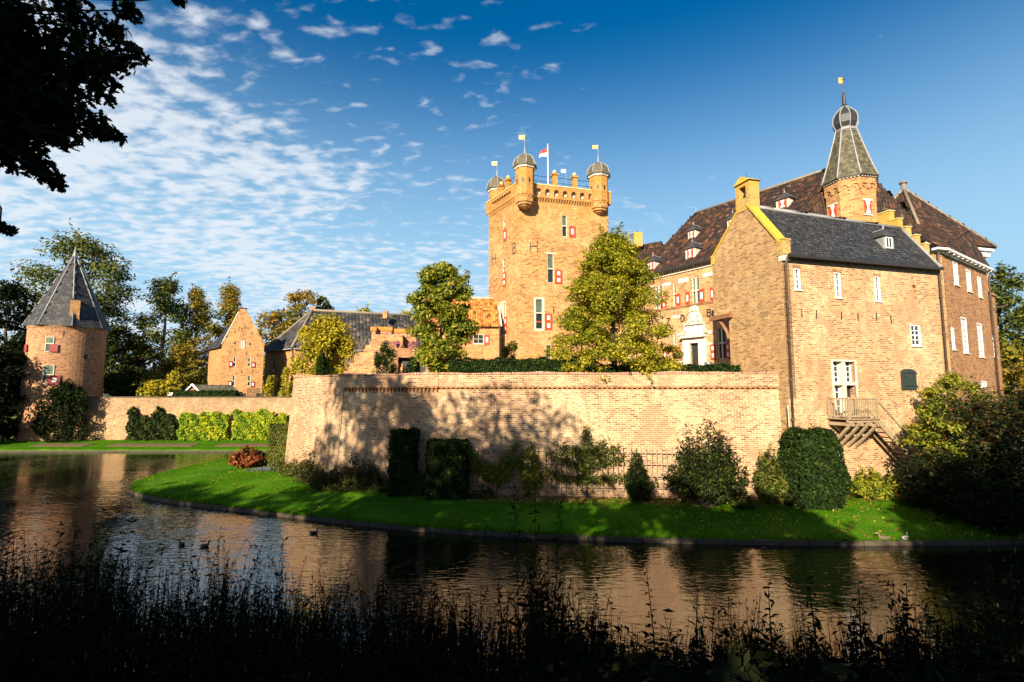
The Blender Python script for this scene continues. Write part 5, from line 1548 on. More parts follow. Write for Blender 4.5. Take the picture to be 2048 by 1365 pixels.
def turret(kc, px_c, hw, py_dome, py_top, py_rod, py_bot, Y, flag_label):
    out = Vector((kc.x - ctr.x, kc.y - ctr.y, 0)).normalized()
    c = at(px_c, py_dome, Y)
    r = hw / 1000 * Y * 1.03
    zz_ = lambda py_: at(px_c, py_, Y).z
    zd, zt_, zrod, zb_ = zz_(py_dome), zz_(py_top), zz_(py_rod), zz_(py_bot)
    ro_ = R(22.5 - 15)
    tp = MB().lathe(c, [(r * .25, zb_ + .05), (r * .58, zb_ + .22), (r * .60, zb_ + .34), (r * .80, zb_ + .38), (r * .82, zb_ + .58), (r * .95, zb_ + .62), (r, zb_ + .9), (r, zd)], 8, ro_).build('turret', 'brick_keep', keep)
    MB().lathe(c, [(r + .10, zb_ + 1.35), (r + .10, zb_ + 1.5)], 8, ro_).build('turret_band', 'brick_keep', tp)
    for k in range(16):
        a = ro_ + (k + .5) * math.pi / 8
        rr = r * (.98 if k % 2 else .95)
        q = Vector((c.x + rr * math.cos(a), c.y + rr * math.sin(a), zb_ + 1.28))
        if q.y > c.y + .4: continue
        local_part(MB().hexa([(-.07, -.05, -.18), (.07, -.05, -.18), (.07, .1, -.18), (-.07, .1, -.18), (-.09, -.12, .07), (.09, -.12, .07), (.09, .1, .07), (-.09, .1, .07)]), 'corbel', 'brick_keep', tp, q, a + math.pi / 2)
    for k in range(8):
        a0, a1 = ro_ + k * math.pi / 4, ro_ + (k + 1) * math.pi / 4
        F = Fr((c.x + r * math.cos(a0), c.y + r * math.sin(a0)), (c.x + r * math.cos(a1), c.y + r * math.sin(a1)))
        if F.n.y > .2: continue
        if k % 2 == 0 or F.n.y < -.8:
            z_ = zb_ + (zd - zb_) * .62
            mb = MB(); F.box(mb, F.L / 2 - .10, F.L / 2 + .10, -.05, .012, z_, z_ + .5); mb.build('loophole', 'door_dark', tp)
    MB().lathe(c, [(r + .10, zd + .0), (r + .20, zd + .22)], 8, ro_).build('turret_cornice', 'stone_white', tp)
    rd = r + .28; h = zt_ - zd - .22
    prof_ = [(rd, zd + .2), (rd * .97, zd + .24)] + [(rd * .97 * math.cos(t) ** .9, zd + .24 + h * math.sin(t)) for t in [R(14 * i) for i in range(1, 6)]] + [(.12, zt_ + .1)]
    dm = MB().lathe(c, prof_, 8, ro_).build('dome', 'slate_moss', tp)
    for k in range(8):
        a = ro_ + k * math.pi / 4
        MB().tube([(c.x + (q[0] + .03) * math.cos(a), c.y + (q[0] + .03) * math.sin(a), q[1]) for q in prof_[1:]], .055, 5).build('dome_rib', 'lead', tp, True)
    MB().tube([(c.x, c.y, zt_), (c.x, c.y, zt_ + .75), (c.x, c.y, zt_ + .9), (c.x, c.y, zrod)], [.12, .07, .035, .025], 6).build('finial_rod', 'lead', tp)
    vb = MB().box(c.x - .62, c.y - .015, zrod - .62, c.x - .02, c.y + .015, zrod - .18).build('vane_flag', 'gilt', tp)
    MB().bar((c.x, c.y, zrod - .42), (c.x + .32, c.y, zrod - .42), .04).build('vane_arrow', 'iron', tp)
    return tp
turret(k0_, 1049.5, 19.3, 341, 311, 268, 419, YK - .5, '')
turret(k1_, 1197, 19.3, 358, 328, 288, 431, k1_.y - .3, '')
turret(k2_, 994, 16.4, 386, 356, 321, 441, k2_.y - .3, '')
bk = k3_ + Vector((-1.5, -.6, 0))
zbv = at(1130, 339, bk.y).z; cbv = at(1132, 360, bk.y)
vo = MB().tube([(cbv.x, cbv.y, zst + .6), (cbv.x, cbv.y, zbv)], .03, 6).build('rear_vane_rod', 'lead', keep)
MB().box(cbv.x - .6, cbv.y - .015, zbv - .45, cbv.x - .02, cbv.y + .015, zbv).build('rear_vane_flag', 'flag_white', vo)
# pillars with stone balls, iron rails
def pillar(x, ytop, ybase, F):
    u = F.px(x, ybase, -.1)[0]; ztp_ = F.px(x, ytop, -.1)[1]
    mb = MB(); F.box(mb, u - .26, u + .26, -.42, .10, zpt + .1, ztp_ - .62); p_ = mb.build('pillar', 'brick_keep', keep)
    mb = MB(); F.box(mb, u - .36, u + .36, -.52, .20, ztp_ - .617, ztp_ - .45); mb.build('pillar_cap', 'brick_keep', p_)
    c = F.pt(u, -.16, ztp_ - .2)
    MB().lathe(c, [(.1, c.z - .26), (.2, c.z - .14), (.24, c.z), (.18, c.z + .16), (.03, c.z + .24)], 10).build('ball', 'ball_stone', p_, True)
pillar(1109.5, 341, 372, KR); pillar(1149.5, 346, 377, KR); pillar(1015.5, 352, 384, KL); pillar(1002, 364, 396, KL)
for F, a, b_ in ((KR, 1.2, KR.L - 1.1), (KL, 1.0, KL.L - 1.2)):
    for z in (zpt + .62, zpt + 1.2):
        MB().tube([F.pt(a, -.2, z), F.pt(b_, -.2, z)], .03, 5).build('iron_rail', 'iron', keep)
# flag
fpb = at(1096, 372, 56.5); fz = at(1098, 290, 56.5).z
flag = thing('flagpole', 'white flagpole with red and white flag flying above the keep', 'flagpole', (fpb.x, fpb.y, zst + .55))
MB().tube([(fpb.x, fpb.y, zst + .5), (fpb.x, fpb.y, fz)], [.09, .05], 8).build('pole', 'white_paint', flag, True)
MB().lathe(fpb, [(.02, fz - .02), (.09, fz + .05), (.02, fz + .14)], 8).build('pole_knob', 'gilt', flag, True)
zf1 = at(1096, 296, 56.5).z; zf2 = at(1096, 313, 56.5).z
for nm, mt, s0, s1 in (('red_band', 'flag_red', 0.0, .5), ('white_band', 'flag_white', .5, 1.0)):
    V = []; NX = 10
    for i in range(NX + 1):
        t = i / NX; sag = .62 * t ** 1.2
        for s in (s0, s1):
            V.append((fpb.x - .06 - .95 * t, fpb.y + .12 * math.sin(t * 7), zf1 + (zf2 - zf1) * (s * (1 - .35 * t)) - sag + .12 * s * t))
    mb = MB(); mb.grid_faces(V, [(2 * i, 2 * i + 1, 2 * i + 3, 2 * i + 2) for i in range(NX)]); mb.build(nm, mt, flag, True)

# ================================================================== LINK RANGE between keep and hall, with dark roof and chimney
lk = thing('link_range', 'low range with brown tile roof and lichened chimney between keep and hall', 'building', (14, 50, 6))
la, lb_ = at(1213, 540, 52.5), at(1325, 540, 49)
LKF = Fr(la, lb_); zle = at(1270, 548, 49).z; zlr = at(1270, 483, 52).z
wall_mb(LKF, 5.5, zle).build('wall', 'brick_hall', lk)
tiles([LKF.pt(-.5, .3, zle), LKF.pt(LKF.L + .5, .3, zle), LKF.pt(LKF.L - 1.1, -3, zlr), LKF.pt(-.5, -3, zlr)], 'tiles_hall', lk, .28, .34)
tiles([LKF.pt(LKF.L + .5, .3, zle), LKF.pt(LKF.L + .5, -6.3, zle), LKF.pt(LKF.L - 1.1, -3, zlr)], 'tiles_hall', lk, .28, .34)
cc = at(1275, 475, 52)
mb = MB().box(cc.x - .45, cc.y - .3, zlr - .6, cc.x + .45, cc.y + .3, at(1275, 466, 52).z); co = mb.build('chimney', 'brick_lichen', lk)
MB().lathe(cc, [(.1, at(1275, 466, 52).z), (.1, at(1275, 463, 52).z)], 8).build('chimney_pot', 'iron', co)

# ================================================================== LOW HOUSE with orange roof, left of the keep
lh = thing('orange_roofed_house', 'low brick house with orange tile roof and small red shutters against the keep', 'building', (-5, 54, 6))
ha = at(845, 655, 52.5); hb_ = at(1001, 655, 53.3)
LHF = Fr(ha, hb_); zhe = at(950, 654, 53).z; zhr = at(950, 597, 56.5).z
lwn = [LHF.rect(956, 671, 968, 688), LHF.rect(955.5 - 9, 669, 953, 687)]
lwn = [LHF.rect(946, 669, 967.5, 688)]
wall_mb(LHF, 5.5, zhe, lwn, depth=.2).build('wall', 'brick_orange', lh)
sash_window(LHF, lh, lwn[0], 2, 2, .07, .12, 'stone', True, False)
shutter(LHF, lh, LHF.rect(934, 672, 945, 688), 1); shutter(LHF, lh, LHF.rect(968.5, 670, 979, 690), 1)
tiles([LHF.pt(-.3, .3, zhe), LHF.pt(LHF.L + .05, .3, zhe), LHF.pt(LHF.L - .05, -3.6, zhr), LHF.pt(-.3, -3.6, zhr)], 'tiles_orange', lh, .27, .34)
tiles([LHF.pt(LHF.L, -7.4, zhe), LHF.pt(-.3, -7.4, zhe), LHF.pt(-.3, -3.6, zhr), LHF.pt(LHF.L, -3.6, zhr)], 'tiles_orange', lh, .5, .6)
mb = MB().bar(LHF.pt(LHF.L + .06, .34, zhe + .06), LHF.pt(LHF.L - .06, -3.6, zhr + .12), .16, .12); mb.build('verge_board', 'stone', lh)
ridge_line(lh, LHF.pt(-.3, -3.6, zhr + .05), LHF.pt(LHF.L, -3.6, zhr + .05), .12, 'stone')
drainpipe(lh, [LHF.pt(LHF.L - .12, .25, zhe), LHF.pt(LHF.L - .1, .1, zhe - .4), LHF.pt(LHF.L - .1, .1, 6.1)], .06)

# ================================================================== COACH HOUSE with long dark roof
ch_ = thing('coach_house', 'long brick coach house with dark hipped pantile roof behind the shrubs', 'building', (-25, 74, GB))
c0 = at(588, 697, 70); zce = c0.z
c1 = at(880, 690, 78); cl = at(531, 697, 76)
CFR = Fr((c0.x, c0.y), (c1.x, c1.y)); CLF = Fr((cl.x, cl.y), (c0.x, c0.y))
sl = CLF.rect(545.5, 722, 549.5, 747)
wall_mb(CFR, GB - 1, zce).build('wall', 'brick_orange', ch_); wall_mb(CLF, GB - 1, zce, [sl], depth=.2).build('wall', 'brick_orange', ch_)
pane(CLF, sl, -.15, 'glass', ch_, 'window'); shutter(CLF, ch_, CLF.rect(545, 735, 551, 748), 1, 'dark_red_paint')
zcr = at(625, 623, 76).z
g0c = at(625, 622, 75.5); g0c.z = zcr; g1c = Vector((c1.x - 2 + .5, c1.y + 4.5, zcr))
tiles([CFR.pt(-.3, .3, zce), CFR.pt(CFR.L, .3, zce), g1c, g0c], 'tiles_dark', ch_, .52, .58)
tiles([CLF.pt(-.3, .3, zce), CLF.pt(CLF.L + .2, .3, zce), g0c], 'tiles_dark', ch_, .52, .58)
ridge_line(ch_, CFR.pt(-.3, .3, zce + .1), g0c + Vector((0, 0, .1)), .2, 'ridge_stone', 'hip_ridge'); ridge_line(ch_, g0c + Vector((0, 0, .1)), g1c + Vector((0, 0, .1)), .2, 'ridge_stone')
ridge_line(ch_, CLF.pt(-.3, .3, zce + .1), g0c + Vector((0, 0, .1)), .16, 'ridge_stone', 'hip_ridge')
for F in (CFR, CLF):
    mb = MB(); mb.bar(F.pt(-.1, .36, zce - .08), F.pt(F.L, .36, zce - .08), .2, .14); mb.build('gutter', 'lead', ch_)
for (x, y) in ((627, 622), (771, 628)):
    p = at(x, y, 77); mb = MB().box(p.x - .35, p.y - .35, zcr - 1, p.x + .35, p.y + .35, at(x, 617 if x < 700 else 625, 77).z + .2); mb.build('chimney', 'brick_orange', ch_)
for (x, y) in ((556, 687), (577, 686)):
    p = roof_pt(x, y, CLF.pt(-.3, .3, zce), CLF.pt(CLF.L + .2, .3, zce), g0c)
    CLn = (CLF.n * .5 + ZUP * .6).normalized(); mb = MB(); mb.bar(p + CLn * .12 - CLF.d * .2, p + CLn * .12 + CLF.d * .2 + Vector((0, 0, .5)), .4, .05); mb.build('roof_light', 'lead', ch_)
drainpipe(ch_, [CLF.pt(CLF.L - .1, .36, zce - .1), CLF.pt(CLF.L - .1, .12, zce - .6), CLF.pt(CLF.L - .1, .12, GB)], .08)

# ================================================================== GABLED HOUSE
gh = thing('gabled_house', 'narrow orange brick gabled house with slate roof and chevron shield panel', 'building', (-36, 66, GB))
a0_ = at(441, 740, 65.5); a1_ = at(526, 740, 67.5)
GF = Fr((a0_.x, a0_.y), (a1_.x, a1_.y))
b0_ = at(416, 740, 70.5)
GL = Fr((b0_.x, b0_.y), (a0_.x, a0_.y))
zg = GF.px(442, 690)[1]; zga = GF.px(485, 625)[1]; uga = GF.px(485, 640)[0]
gw = [GF.rect(466, 714, 472, 734), GF.rect(495, 715, 501, 734), GF.rect(464, 750, 470, 773), GF.rect(494.5, 751, 501, 773)]
holes = [GF.rect(468, 684, 471.5, 689), GF.rect(498, 686, 501.5, 691)]
gdr = GF.rect(476.5, 784, 486, 812)
mb = wall_mb(GF, GB - .5, zg, gw + [gdr], depth=.22)
mb.prism([GF.pt(u, 0, z) for u, z in ((0, zg), (GF.L, zg), (uga + .5, zga), (uga - .5, zga))], GF.n * -.4)
mb.build('gable_wall', 'brick_orange', gh)
wall_mb(GL, GB - .5, zg - .3).build('side_wall', 'brick_orange', gh)
for h in holes: pane(GF, h, .012, 'door_dark', gh, 'owl_hole')
for i, r in enumerate(gw):
    lattice_window(GF, gh, r, .45, 1, 'stone', .07, .15)
for r in ((457.5, 723, 466, 734.5), (503, 725, 510.5, 736), (456.5, 762, 464, 774), (502, 763, 509.5, 775)): shutter(GF, gh, GF.rect(*r), 1, 'dark_red_paint')
cp_ = GF.rect(482, 681, 490, 697)
mb = MB(); GF.box(mb, cp_[0], cp_[2], .01, .06, cp_[1], cp_[3]); cpo = mb.build('shield_panel', 'white_paint', gh); cpo['label'] = 'white panel with red chevrons'
for k in range(4):
    z = cp_[1] + (cp_[3] - cp_[1]) * (k + .25) / 4; um_ = (cp_[0] + cp_[2]) / 2
    for sx in (-1, 1):
        ue = cp_[0] if sx < 0 else cp_[2]
        pb = MB(); pb.prism([GF.pt(ue, .063, z - .02), GF.pt(um_, .063, z + .14), GF.pt(um_, .063, z + .26), GF.pt(ue, .063, z + .10)], GF.n * .008); pb.build('chevron', 'dark_red_paint', cpo)
pane(GF, gdr, -.18, 'door_dark', gh, 'door')
mb = MB(); um_ = (gdr[0] + gdr[2]) / 2
for sx in (-1, 1):
    rr = (gdr[2] - gdr[0]) / 2
    pts = [(um_ + sx * rr, gdr[3] - rr), (um_ + sx * rr, gdr[3]), (um_, gdr[3])] + [(um_ + sx * rr * math.sin(t), gdr[3] - rr + rr * math.cos(t)) for t in [math.pi / 2 * i / 5 for i in range(1, 5)]]
    mb.prism([GF.pt(u, -.004, z) for u, z in pts], GF.n * -.15)
mb.build('door_arch', 'brick_orange', gh)
rdg0 = GF.pt(uga, -.35, zga + .05); rdg1 = GF.pt(uga, -7.5, zga + .05)
tiles([GL.pt(-.2, .3, zg - .35), GL.pt(GL.L + .0, .3, zg - .35), rdg0, GF.pt(uga, -GL.L, zga)], 'slate', gh, .34, .3, 'flat', 'slates')
tiles([GF.pt(GF.L + .25, -.35, zg - .3), GF.pt(GF.L + .25, -7.5, zg - .3), rdg1, rdg0], 'slate', gh, .34, .3, 'flat', 'slates')
mb = MB(); mb.bar(GF.pt(-.05, -.2, zg + .1), GF.pt(uga - .5, -.2, zga + .06), .5, .12); mb.build('gable_coping', 'stone', gh)
mb = MB(); mb.bar(GF.pt(GF.L + .05, -.2, zg + .1), GF.pt(uga + .5, -.2, zga + .06), .5, .12); mb.build('gable_coping', 'brick_orange', gh)
cz = GF.px(486, 618)[1]
mb = MB(); GF.box(mb, uga - .38, uga + .38, -.6, .04, zga - .2, cz); cko = mb.build('chimney', 'brick_orange', gh)
mb = MB(); GF.box(mb, uga - .45, uga + .45, -.66, .10, cz + .003, cz + .14); mb.build('chimney_cap', 'iron', cko)
for (x, y) in ((470, 664), (504, 667), (470, 700), (493, 707), (515, 710), (483, 743), (505, 743), (460, 705)):
    u, z = GF.px(x, y); anchor(GF, gh, u, z, .5)
for k in range(7):
    u, z = GF.px(478 + (k % 4) * 6, 655 + 4 * (k // 4) + (k % 2) * 3); mb = MB(); GF.box(mb, u - .07, u + .07, -.02, .012, z - .08, z + .08); mb.build('pigeon_hole', 'door_dark', gh)
# iron bar fences at its foot
for (x0, x1, lab) in ((449, 472, 'left of its arched door'), (495, 519, 'right of its arched door')):
    fa = GF.px(x0, 790, 1.0)[0]; fb = GF.px(x1, 790, 1.0)[0]; zt_ = GF.px((x0 + x1) / 2, 777, 1.0)[1]
    fo = thing('bar_fence', 'black vertical bar fence before the gabled house, ' + lab, 'fence', GF.pt((fa + fb) / 2, 1.0, GB))
    for z in (zt_ - .12,): MB().bar(GF.pt(fa, 1, z), GF.pt(fb, 1, z), .05).build('top_rail', 'iron', fo)
    pk = None
    for k in range(12):
        p = GF.pt(fa + (fb - fa) * k / 11, 1.03, GB)
        if pk is None: pk = local_part(MB().box(-.03, -.02, 0, .03, .02, zt_ - GB), 'picket', 'iron', fo, p, GF.ang)
        else: mesh_copy(pk, p, fo, GF.ang)

# ================================================================== ROUND TOWER
rtw = thing('round_tower', 'round brick corner tower with steep grey slate cone roof at the left', 'tower', (-47.5, 57.5, .5))
YR = 57.5
pc = at(131.5, 780, YR); RCX, RCY = pc.x, pc.y
# radius from the tangent rays at its eaves
def tang(px_):
    a, _ = ray(px_, 655); nrm = Vector((1, -a)).normalized(); return (RCX - a * RCY) / math.sqrt(1 + a * a)
rr_ = (tang(51) - tang(212)) / 2
RCX -= (tang(51) + tang(212)) / 2 * .8
rr_ = (tang(51) - tang(212)) / 2
print('round tower', RCX, RCY, rr_)
fd = Vector((-RCX, -RCY)).normalized()
fp_ = Vector((RCX, RCY)) + fd * rr_
zre = at(131, 652, fp_.y).z
MB().lathe((RCX, RCY), [(rr_ * 1.09, .2), (rr_ * 1.04, 4.0), (rr_ * 1.0, 8.5), (rr_, zre)], 64, 0).build('wall', 'brick_tower', rtw, False)
MB().lathe((RCX, RCY), [(rr_ + .02, zre - .32), (rr_ + .12, zre - .12), (rr_ + .12, zre)], 64, 0).build('eaves_band', 'brick_tower', rtw, False)
zra = at(139, 508, YR).z
ro8 = math.atan2(fd.y, fd.x) + R(4)
re8 = rr_ + .22
c8 = [Vector((RCX + re8 / math.cos(math.pi / 8) * .97 * math.cos(ro8 + k * math.pi / 4), RCY + re8 / math.cos(math.pi / 8) * .97 * math.sin(ro8 + k * math.pi / 4), zre - .05)) for k in range(8)]
apx8 = Vector((RCX, RCY, zra))
for k in range(8):
    m_ = (c8[k] + c8[(k + 1) % 8]) / 2
    tiles([c8[k], c8[(k + 1) % 8], apx8], 'slate_grey', rtw, .42, .34, 'flat', 'slates')
    ridge_line(rtw, c8[k] + Vector((0, 0, .06)), apx8 + Vector((0, 0, .06)), .07, 'lead', 'lead_hip')
MB().tube([apx8 - Vector((0, 0, .3)), apx8 + Vector((0, 0, .3)), apx8 + Vector((0, 0, .9))], [.24, .10, .02], 8).build('finial', 'lead', rtw)
# chimney on the cone
p = at(148, 642, fp_.y + .4); ztc = at(148, 601, fp_.y + .4).z
px8 = fd.orthogonal()
Fch = Fr((p.x - .40 * -fd.y * -1, p.y), (p.x + .4, p.y))
Fch = Fr(Vector((p.x, p.y)) - Vector((-fd.y, fd.x)) * .42, Vector((p.x, p.y)) + Vector((-fd.y, fd.x)) * .42)
if Fch.n.y > 0: Fch = Fr(Fch.P1, Fch.P0)
mb = MB(); Fch.box(mb, 0, .84, -1.1, .0, p.z - .3, ztc); co = mb.build('chimney', 'brick_orange', rtw)
mb = MB(); Fch.box(mb, .1, .74, -.9, -.1, ztc + .003, ztc + .18); mb.build('chimney_cap', 'iron', co)
mb = MB(); Fch.box(mb, -.1, .94, -1.0, .06, p.z - .42, p.z - .2); mb.build('flashing', 'lead', co)
def tower_frame(px_, py_, w, rad=None):
    """tangent frame on the round wall where the sight line through the pixel meets it"""
    a, b_ = ray(px_, py_); rad = rad or rr_ * 1.0
    A_ = a * a + 1; B_ = -2 * (a * RCX + RCY); C2 = RCX ** 2 + RCY ** 2 - rad ** 2
    t = (-B_ - math.sqrt(max(0, B_ * B_ - 4 * A_ * C2))) / (2 * A_)
    q = Vector((a * t, t)); nn = Vector((q.x - RCX, q.y - RCY)).normalized(); d = Vector((-nn.y, nn.x))
    return Fr(q - d * w / 2, q + d * w / 2), EYE + b_ * t
for (x, y0, y1, w, split) in ((99.5, 674, 704, .75, .55), (97, 730, 768, .95, .48)):
    F, z = tower_frame(x, (y0 + y1) / 2, w)
    z0_, z1_ = tower_frame(x, y1, w)[1], tower_frame(x, y0, w)[1]
    r = (0, z0_, w, z1_)
    mb = MB(); frame_mb(F, r, .06, -.06, .07, mb); zt_ = z0_ + (z1_ - z0_) * split; F.box(mb, .06, w - .06, -.06, .07, zt_ - .05, zt_ + .05); o = mb.build('window', 'stone', rtw)
    pane(F, (.06, zt_, w - .06, z1_), .03, 'glass_green', o); pane(F, (.06, z0_, w - .06, zt_), .03, 'door_dark', o)
for (x, y0, y1, w, k) in ((107.8, 689, 704, .72, 0), (109, 751, 770, .95, 1), (52.5, 690, 704, .7, 0)):
    F, z = tower_frame(x, (y0 + y1) / 2, w, rr_ + .06)
    z0_, z1_ = tower_frame(x, y1, w)[1], tower_frame(x, y0, w)[1]
    mb = MB(); F.box(mb, 0, w, .02, .08, z0_, z1_); o = mb.build('shutter', 'dark_red_paint', rtw)
    if k: mb = MB(); F.box(mb, w * .32, w * .68, .083, .095, z0_ + .3, z1_ - .3); mb.build('panel', 'white_paint', o)
F, z = tower_frame(171, 714, .42); mb = MB(); F.box(mb, 0, .42, -.1, .03, z - .28, z + .28); mb.build('loophole', 'door_dark', rtw)
for (x, y) in ((127, 667), (177, 668), (62, 725)):
    F, z = tower_frame(x, y, .3); anchor(F, rtw, .15, z, .5)
# ================================================================== LOW WALL from the round tower to the bastion
lwl = thing('low_wall', 'long low weathered brick wall between round tower and bastion', 'wall', (-30, 55, .5))
WF = Fr((RCX + rr_ * .7, 55.0), (-12, 55.6))
zw = 5.05
mb = wall_mb(WF, .3, zw, batter=.35); mb.build('wall_face', 'brick_lowwall', lwl)
mb = MB(); WF.box(mb, 0, WF.L, -.5, .06, zw + .003, zw + .10); mb.build('coping', 'kerb_stone', lwl)
for (x, w_) in ((211, .8),):
    F = WF; u = F.px(x + 5, 840)[0]
    mb = MB(); mb.prism([F.pt(.2, .02, .3), F.pt(.2, 1.9, .3), F.pt(.2, .25, 4.6), F.pt(.2, .02, 4.6)], F.d * .9); mb.build('buttress', 'brick_tower', lwl)
# earth slopes closing the ground at both sides
MB().grid_faces([(-160, 56, .4), (-52, 56, .4), (-52, 60, GB), (-160, 60, GB)], [(0, 1, 2, 3)]).build('side_slope', 'far_grass', None, kind='structure')
MB().grid_faces([(33, 33, .55), (160, 33, .55), (160, 62, GB), (33, 62, GB)], [(0, 1, 2, 3)]).build('side_slope', 'far_grass', None, kind='structure')

# ================================================================== COURTYARD THINGS
ZC = 6.1
hedge_block('clipped_hedge', 'long dark clipped hedge on the bastion wall left of the golden tree', 'hedge', Fr((-3.6, 28.1), (13.2, 27.0)), .1, 8.2, -.5, .3, ZC, 7.60, 15000, .07, 'leaf_yew', 3)
hedge_block('clipped_hedge', 'lower dark clipped hedge on the bastion wall right of the golden tree', 'hedge', Fr((-3.6, 28.1), (13.2, 27.0)), 8.5, 15.9, -.5, .3, ZC, 7.22, 11000, .07, 'leaf_yew', 4)
def cone_crown(rmax, p=.9, low=.75):
    return lambda t: rmax * (low + (1 - low) * min(1, t / .22)) if t < .22 else rmax * max(.05, (1 - (t - .22) / .80)) ** p
def egg_crown(rmax, top=.5):
    return lambda t: rmax * math.sqrt(max(.02, 1 - ((t - (1 - top)) / (1 - top if t < 1 - top else top)) ** 2 * .93))
p = at(1228, 745, 28.6)
tree('golden_tree', 'large golden green broadleaf tree overhanging the parapet in the court', 'tree', (p.x, p.y, ZC), 8.9, cone_crown(3.6, .60, .9), 240, 60000, .088, 'leaf_gold', .2, 'bark', 21, .62, limbs=40, up=.7, flat=.55, crown_lo=.05, hollow=.15)
p = at(880, 735, 33)
tree('chestnut_tree', 'rounded green chestnut tree with yellowing leaves behind the bastion corner', 'tree', (p.x, p.y, ZC), 8.2, egg_crown(1.95, .50), 105, 20000, .13, 'leaf_chestnut', .16, 'bark', 22, .55, limbs=22, up=.3, crown_lo=.14, hollow=.1)
bush('round_shrub', 'round dark green shrub at the foot of the keep behind the hedge', 'shrub', (at(1022, 720, 42).x, 42, ZC), 2.1, 2.3 + (at(1022, 686, 42).z - 8.4), 3200, .10, 'leaf_green', 23)
bush('yellow_wisteria', 'big yellow green leaf mass spilling over the ruined stair at the bastion end', 'shrub', (at(645, 745, 38.5).x, 38.5, ZC), 5.2, 5.4, 13000, .14, 'leaf_yellow', 24, 3.2, 52, 6)
bush('yellow_creeper', 'yellow leafed shrub beside the drainpipe of the coach house', 'shrub', (at(575, 800, 58).x, 58, GB), 2.2, 4.0, 2600, .15, 'leaf_yellow', 25)
def conifer(label, px_, py_b, Y, w, h, seed, name='yew_bush', mat='leaf_yew'):
    q = at(px_, py_b, Y); zb_ = min(q.z, ZC)
    return bush(name, label, 'yew', (q.x, Y, zb_), w, h + q.z - zb_, 4200, .075, mat, seed, None, 36, 4, taper=1.0 if 'cone' in label else .6)
conifer('dark conical yew before the ruined steps', 770, 741, 34.5, 1.75, 2.1, 31)
conifer('dark rounded yew below the big yellow shrub', 646, 747, 37, 1.3, 1.6, 32)
conifer('small dark yew ball left of the chestnut tree', 826, 740, 34.5, .85, .95, 33)
# ruined stair with arches and tile-coped walls
ru = thing('ruined_stair', 'ruined brick stair and wall stubs rising behind the bastion', 'ruin', (at(740, 745, 40).x, 40, ZC))
RUF = Fr((at(640, 745, 36.6).x, 36.6), (at(860, 745, 37.4).x, 37.4))
rz = random.Random(8)
for k in range(11):
    x0 = 690 + k * 7.0 if k < 11 else 0
    u0_ = RUF.px(688 + k * 5.6, 740)[0]; u1_ = RUF.px(806, 740)[0]
    zt_ = RUF.px(720, 742 - k * 7.6)[1]
    mb = MB(); RUF.box(mb, u0_ + rz.uniform(-.06, .06), u1_ - k * .02, -1.3 - k * .08, -k * .10, zt_ - .34, zt_); mb.build('step', ('brick_tower', 'brick_orange')[k % 2], ru)
for (x0, y0, x1, y1, w_) in ((754, 662, 782, 745, -1.6), (787, 666, 832, 745, -1.8), (742, 662, 750, 745, -1.2)):
    q = RUF.rect(x0, y0, x1, y1, w_)
    mb = MB(); RUF.box(mb, q[0], q[2], w_ - .4, w_, 5.8, q[3]); wo = mb.build('wall_stub', 'brick_tower', ru)
    mb = MB(); RUF.box(mb, q[0] - .08, q[2] + .08, w_ - .5, w_ + .08, q[3] + .003, q[3] + .30); mb.build('tile_coping', 'tiles_orange', wo)
q = RUF.rect(792, 697, 878, 745, .2)
arc_ops = [(q[0] + .15, 5.9, q[0] + 1.0, q[3] - .7), (q[0] + 1.5, 5.9, q[0] + 2.2, q[3] - .9)]
AF = Fr(RUF.pt(q[0], .2, 0), RUF.pt(q[2], .2, 0))
wall_mb(AF, 5.8, q[3], [(.15, 5.9, 1.0, q[3] - .7), (1.5, 5.9, 2.15, q[3] - .9)], depth=.5).build('arched_wall', 'brick_tower', ru)
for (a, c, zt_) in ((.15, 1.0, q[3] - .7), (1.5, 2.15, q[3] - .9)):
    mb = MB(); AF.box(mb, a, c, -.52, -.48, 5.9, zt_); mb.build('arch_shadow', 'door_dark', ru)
for (x, y, lab) in ((795, 695, 'left'), (826, 696, 'right')):
    q = at(x, y, 37.2); b_ = bush('pink_flowers', 'pot of pink flowers on the arched wall, ' + lab + ' of the two', 'flowers', (q.x, q.y, q.z - .1), .85, .55, 700, .06, 'petal_pink', 40 + x, None, 10, 3)
# bare climber and a pale sapling trunk by the stair
cl_ = thing('bare_climber', 'bare pale twiggy climber above the ruined stair', 'climber', (at(705, 745, 38.5).x, 38.5, ZC))
mb = MB(); rc = random.Random(5); base = Vector((at(705, 745, 38.5).x, 38.5, ZC))
for k in range(26):
    a = rc.uniform(-1.2, 1.4); h_ = rc.uniform(2.5, 5.2)
    m1 = base + Vector((a * .4 + rc.uniform(-.2, .2), rc.uniform(-.3, .3), h_ * .55)); e_ = base + Vector((a * 1.4, rc.uniform(-.6, .6), h_))
    mb.tube([base + Vector((rc.uniform(-.1, .1), 0, 0)), m1, e_], [.035, .022, .006], 5)
    for j in range(3):
        f = m1.lerp(e_, rc.uniform(.1, .9)); mb.tube([f, f + Vector((rc.uniform(-.6, .6), rc.uniform(-.3, .3), rc.uniform(.1, .6)))], [.012, .003], 4)
mb.build('twigs', 'bark_pale', cl_, True)
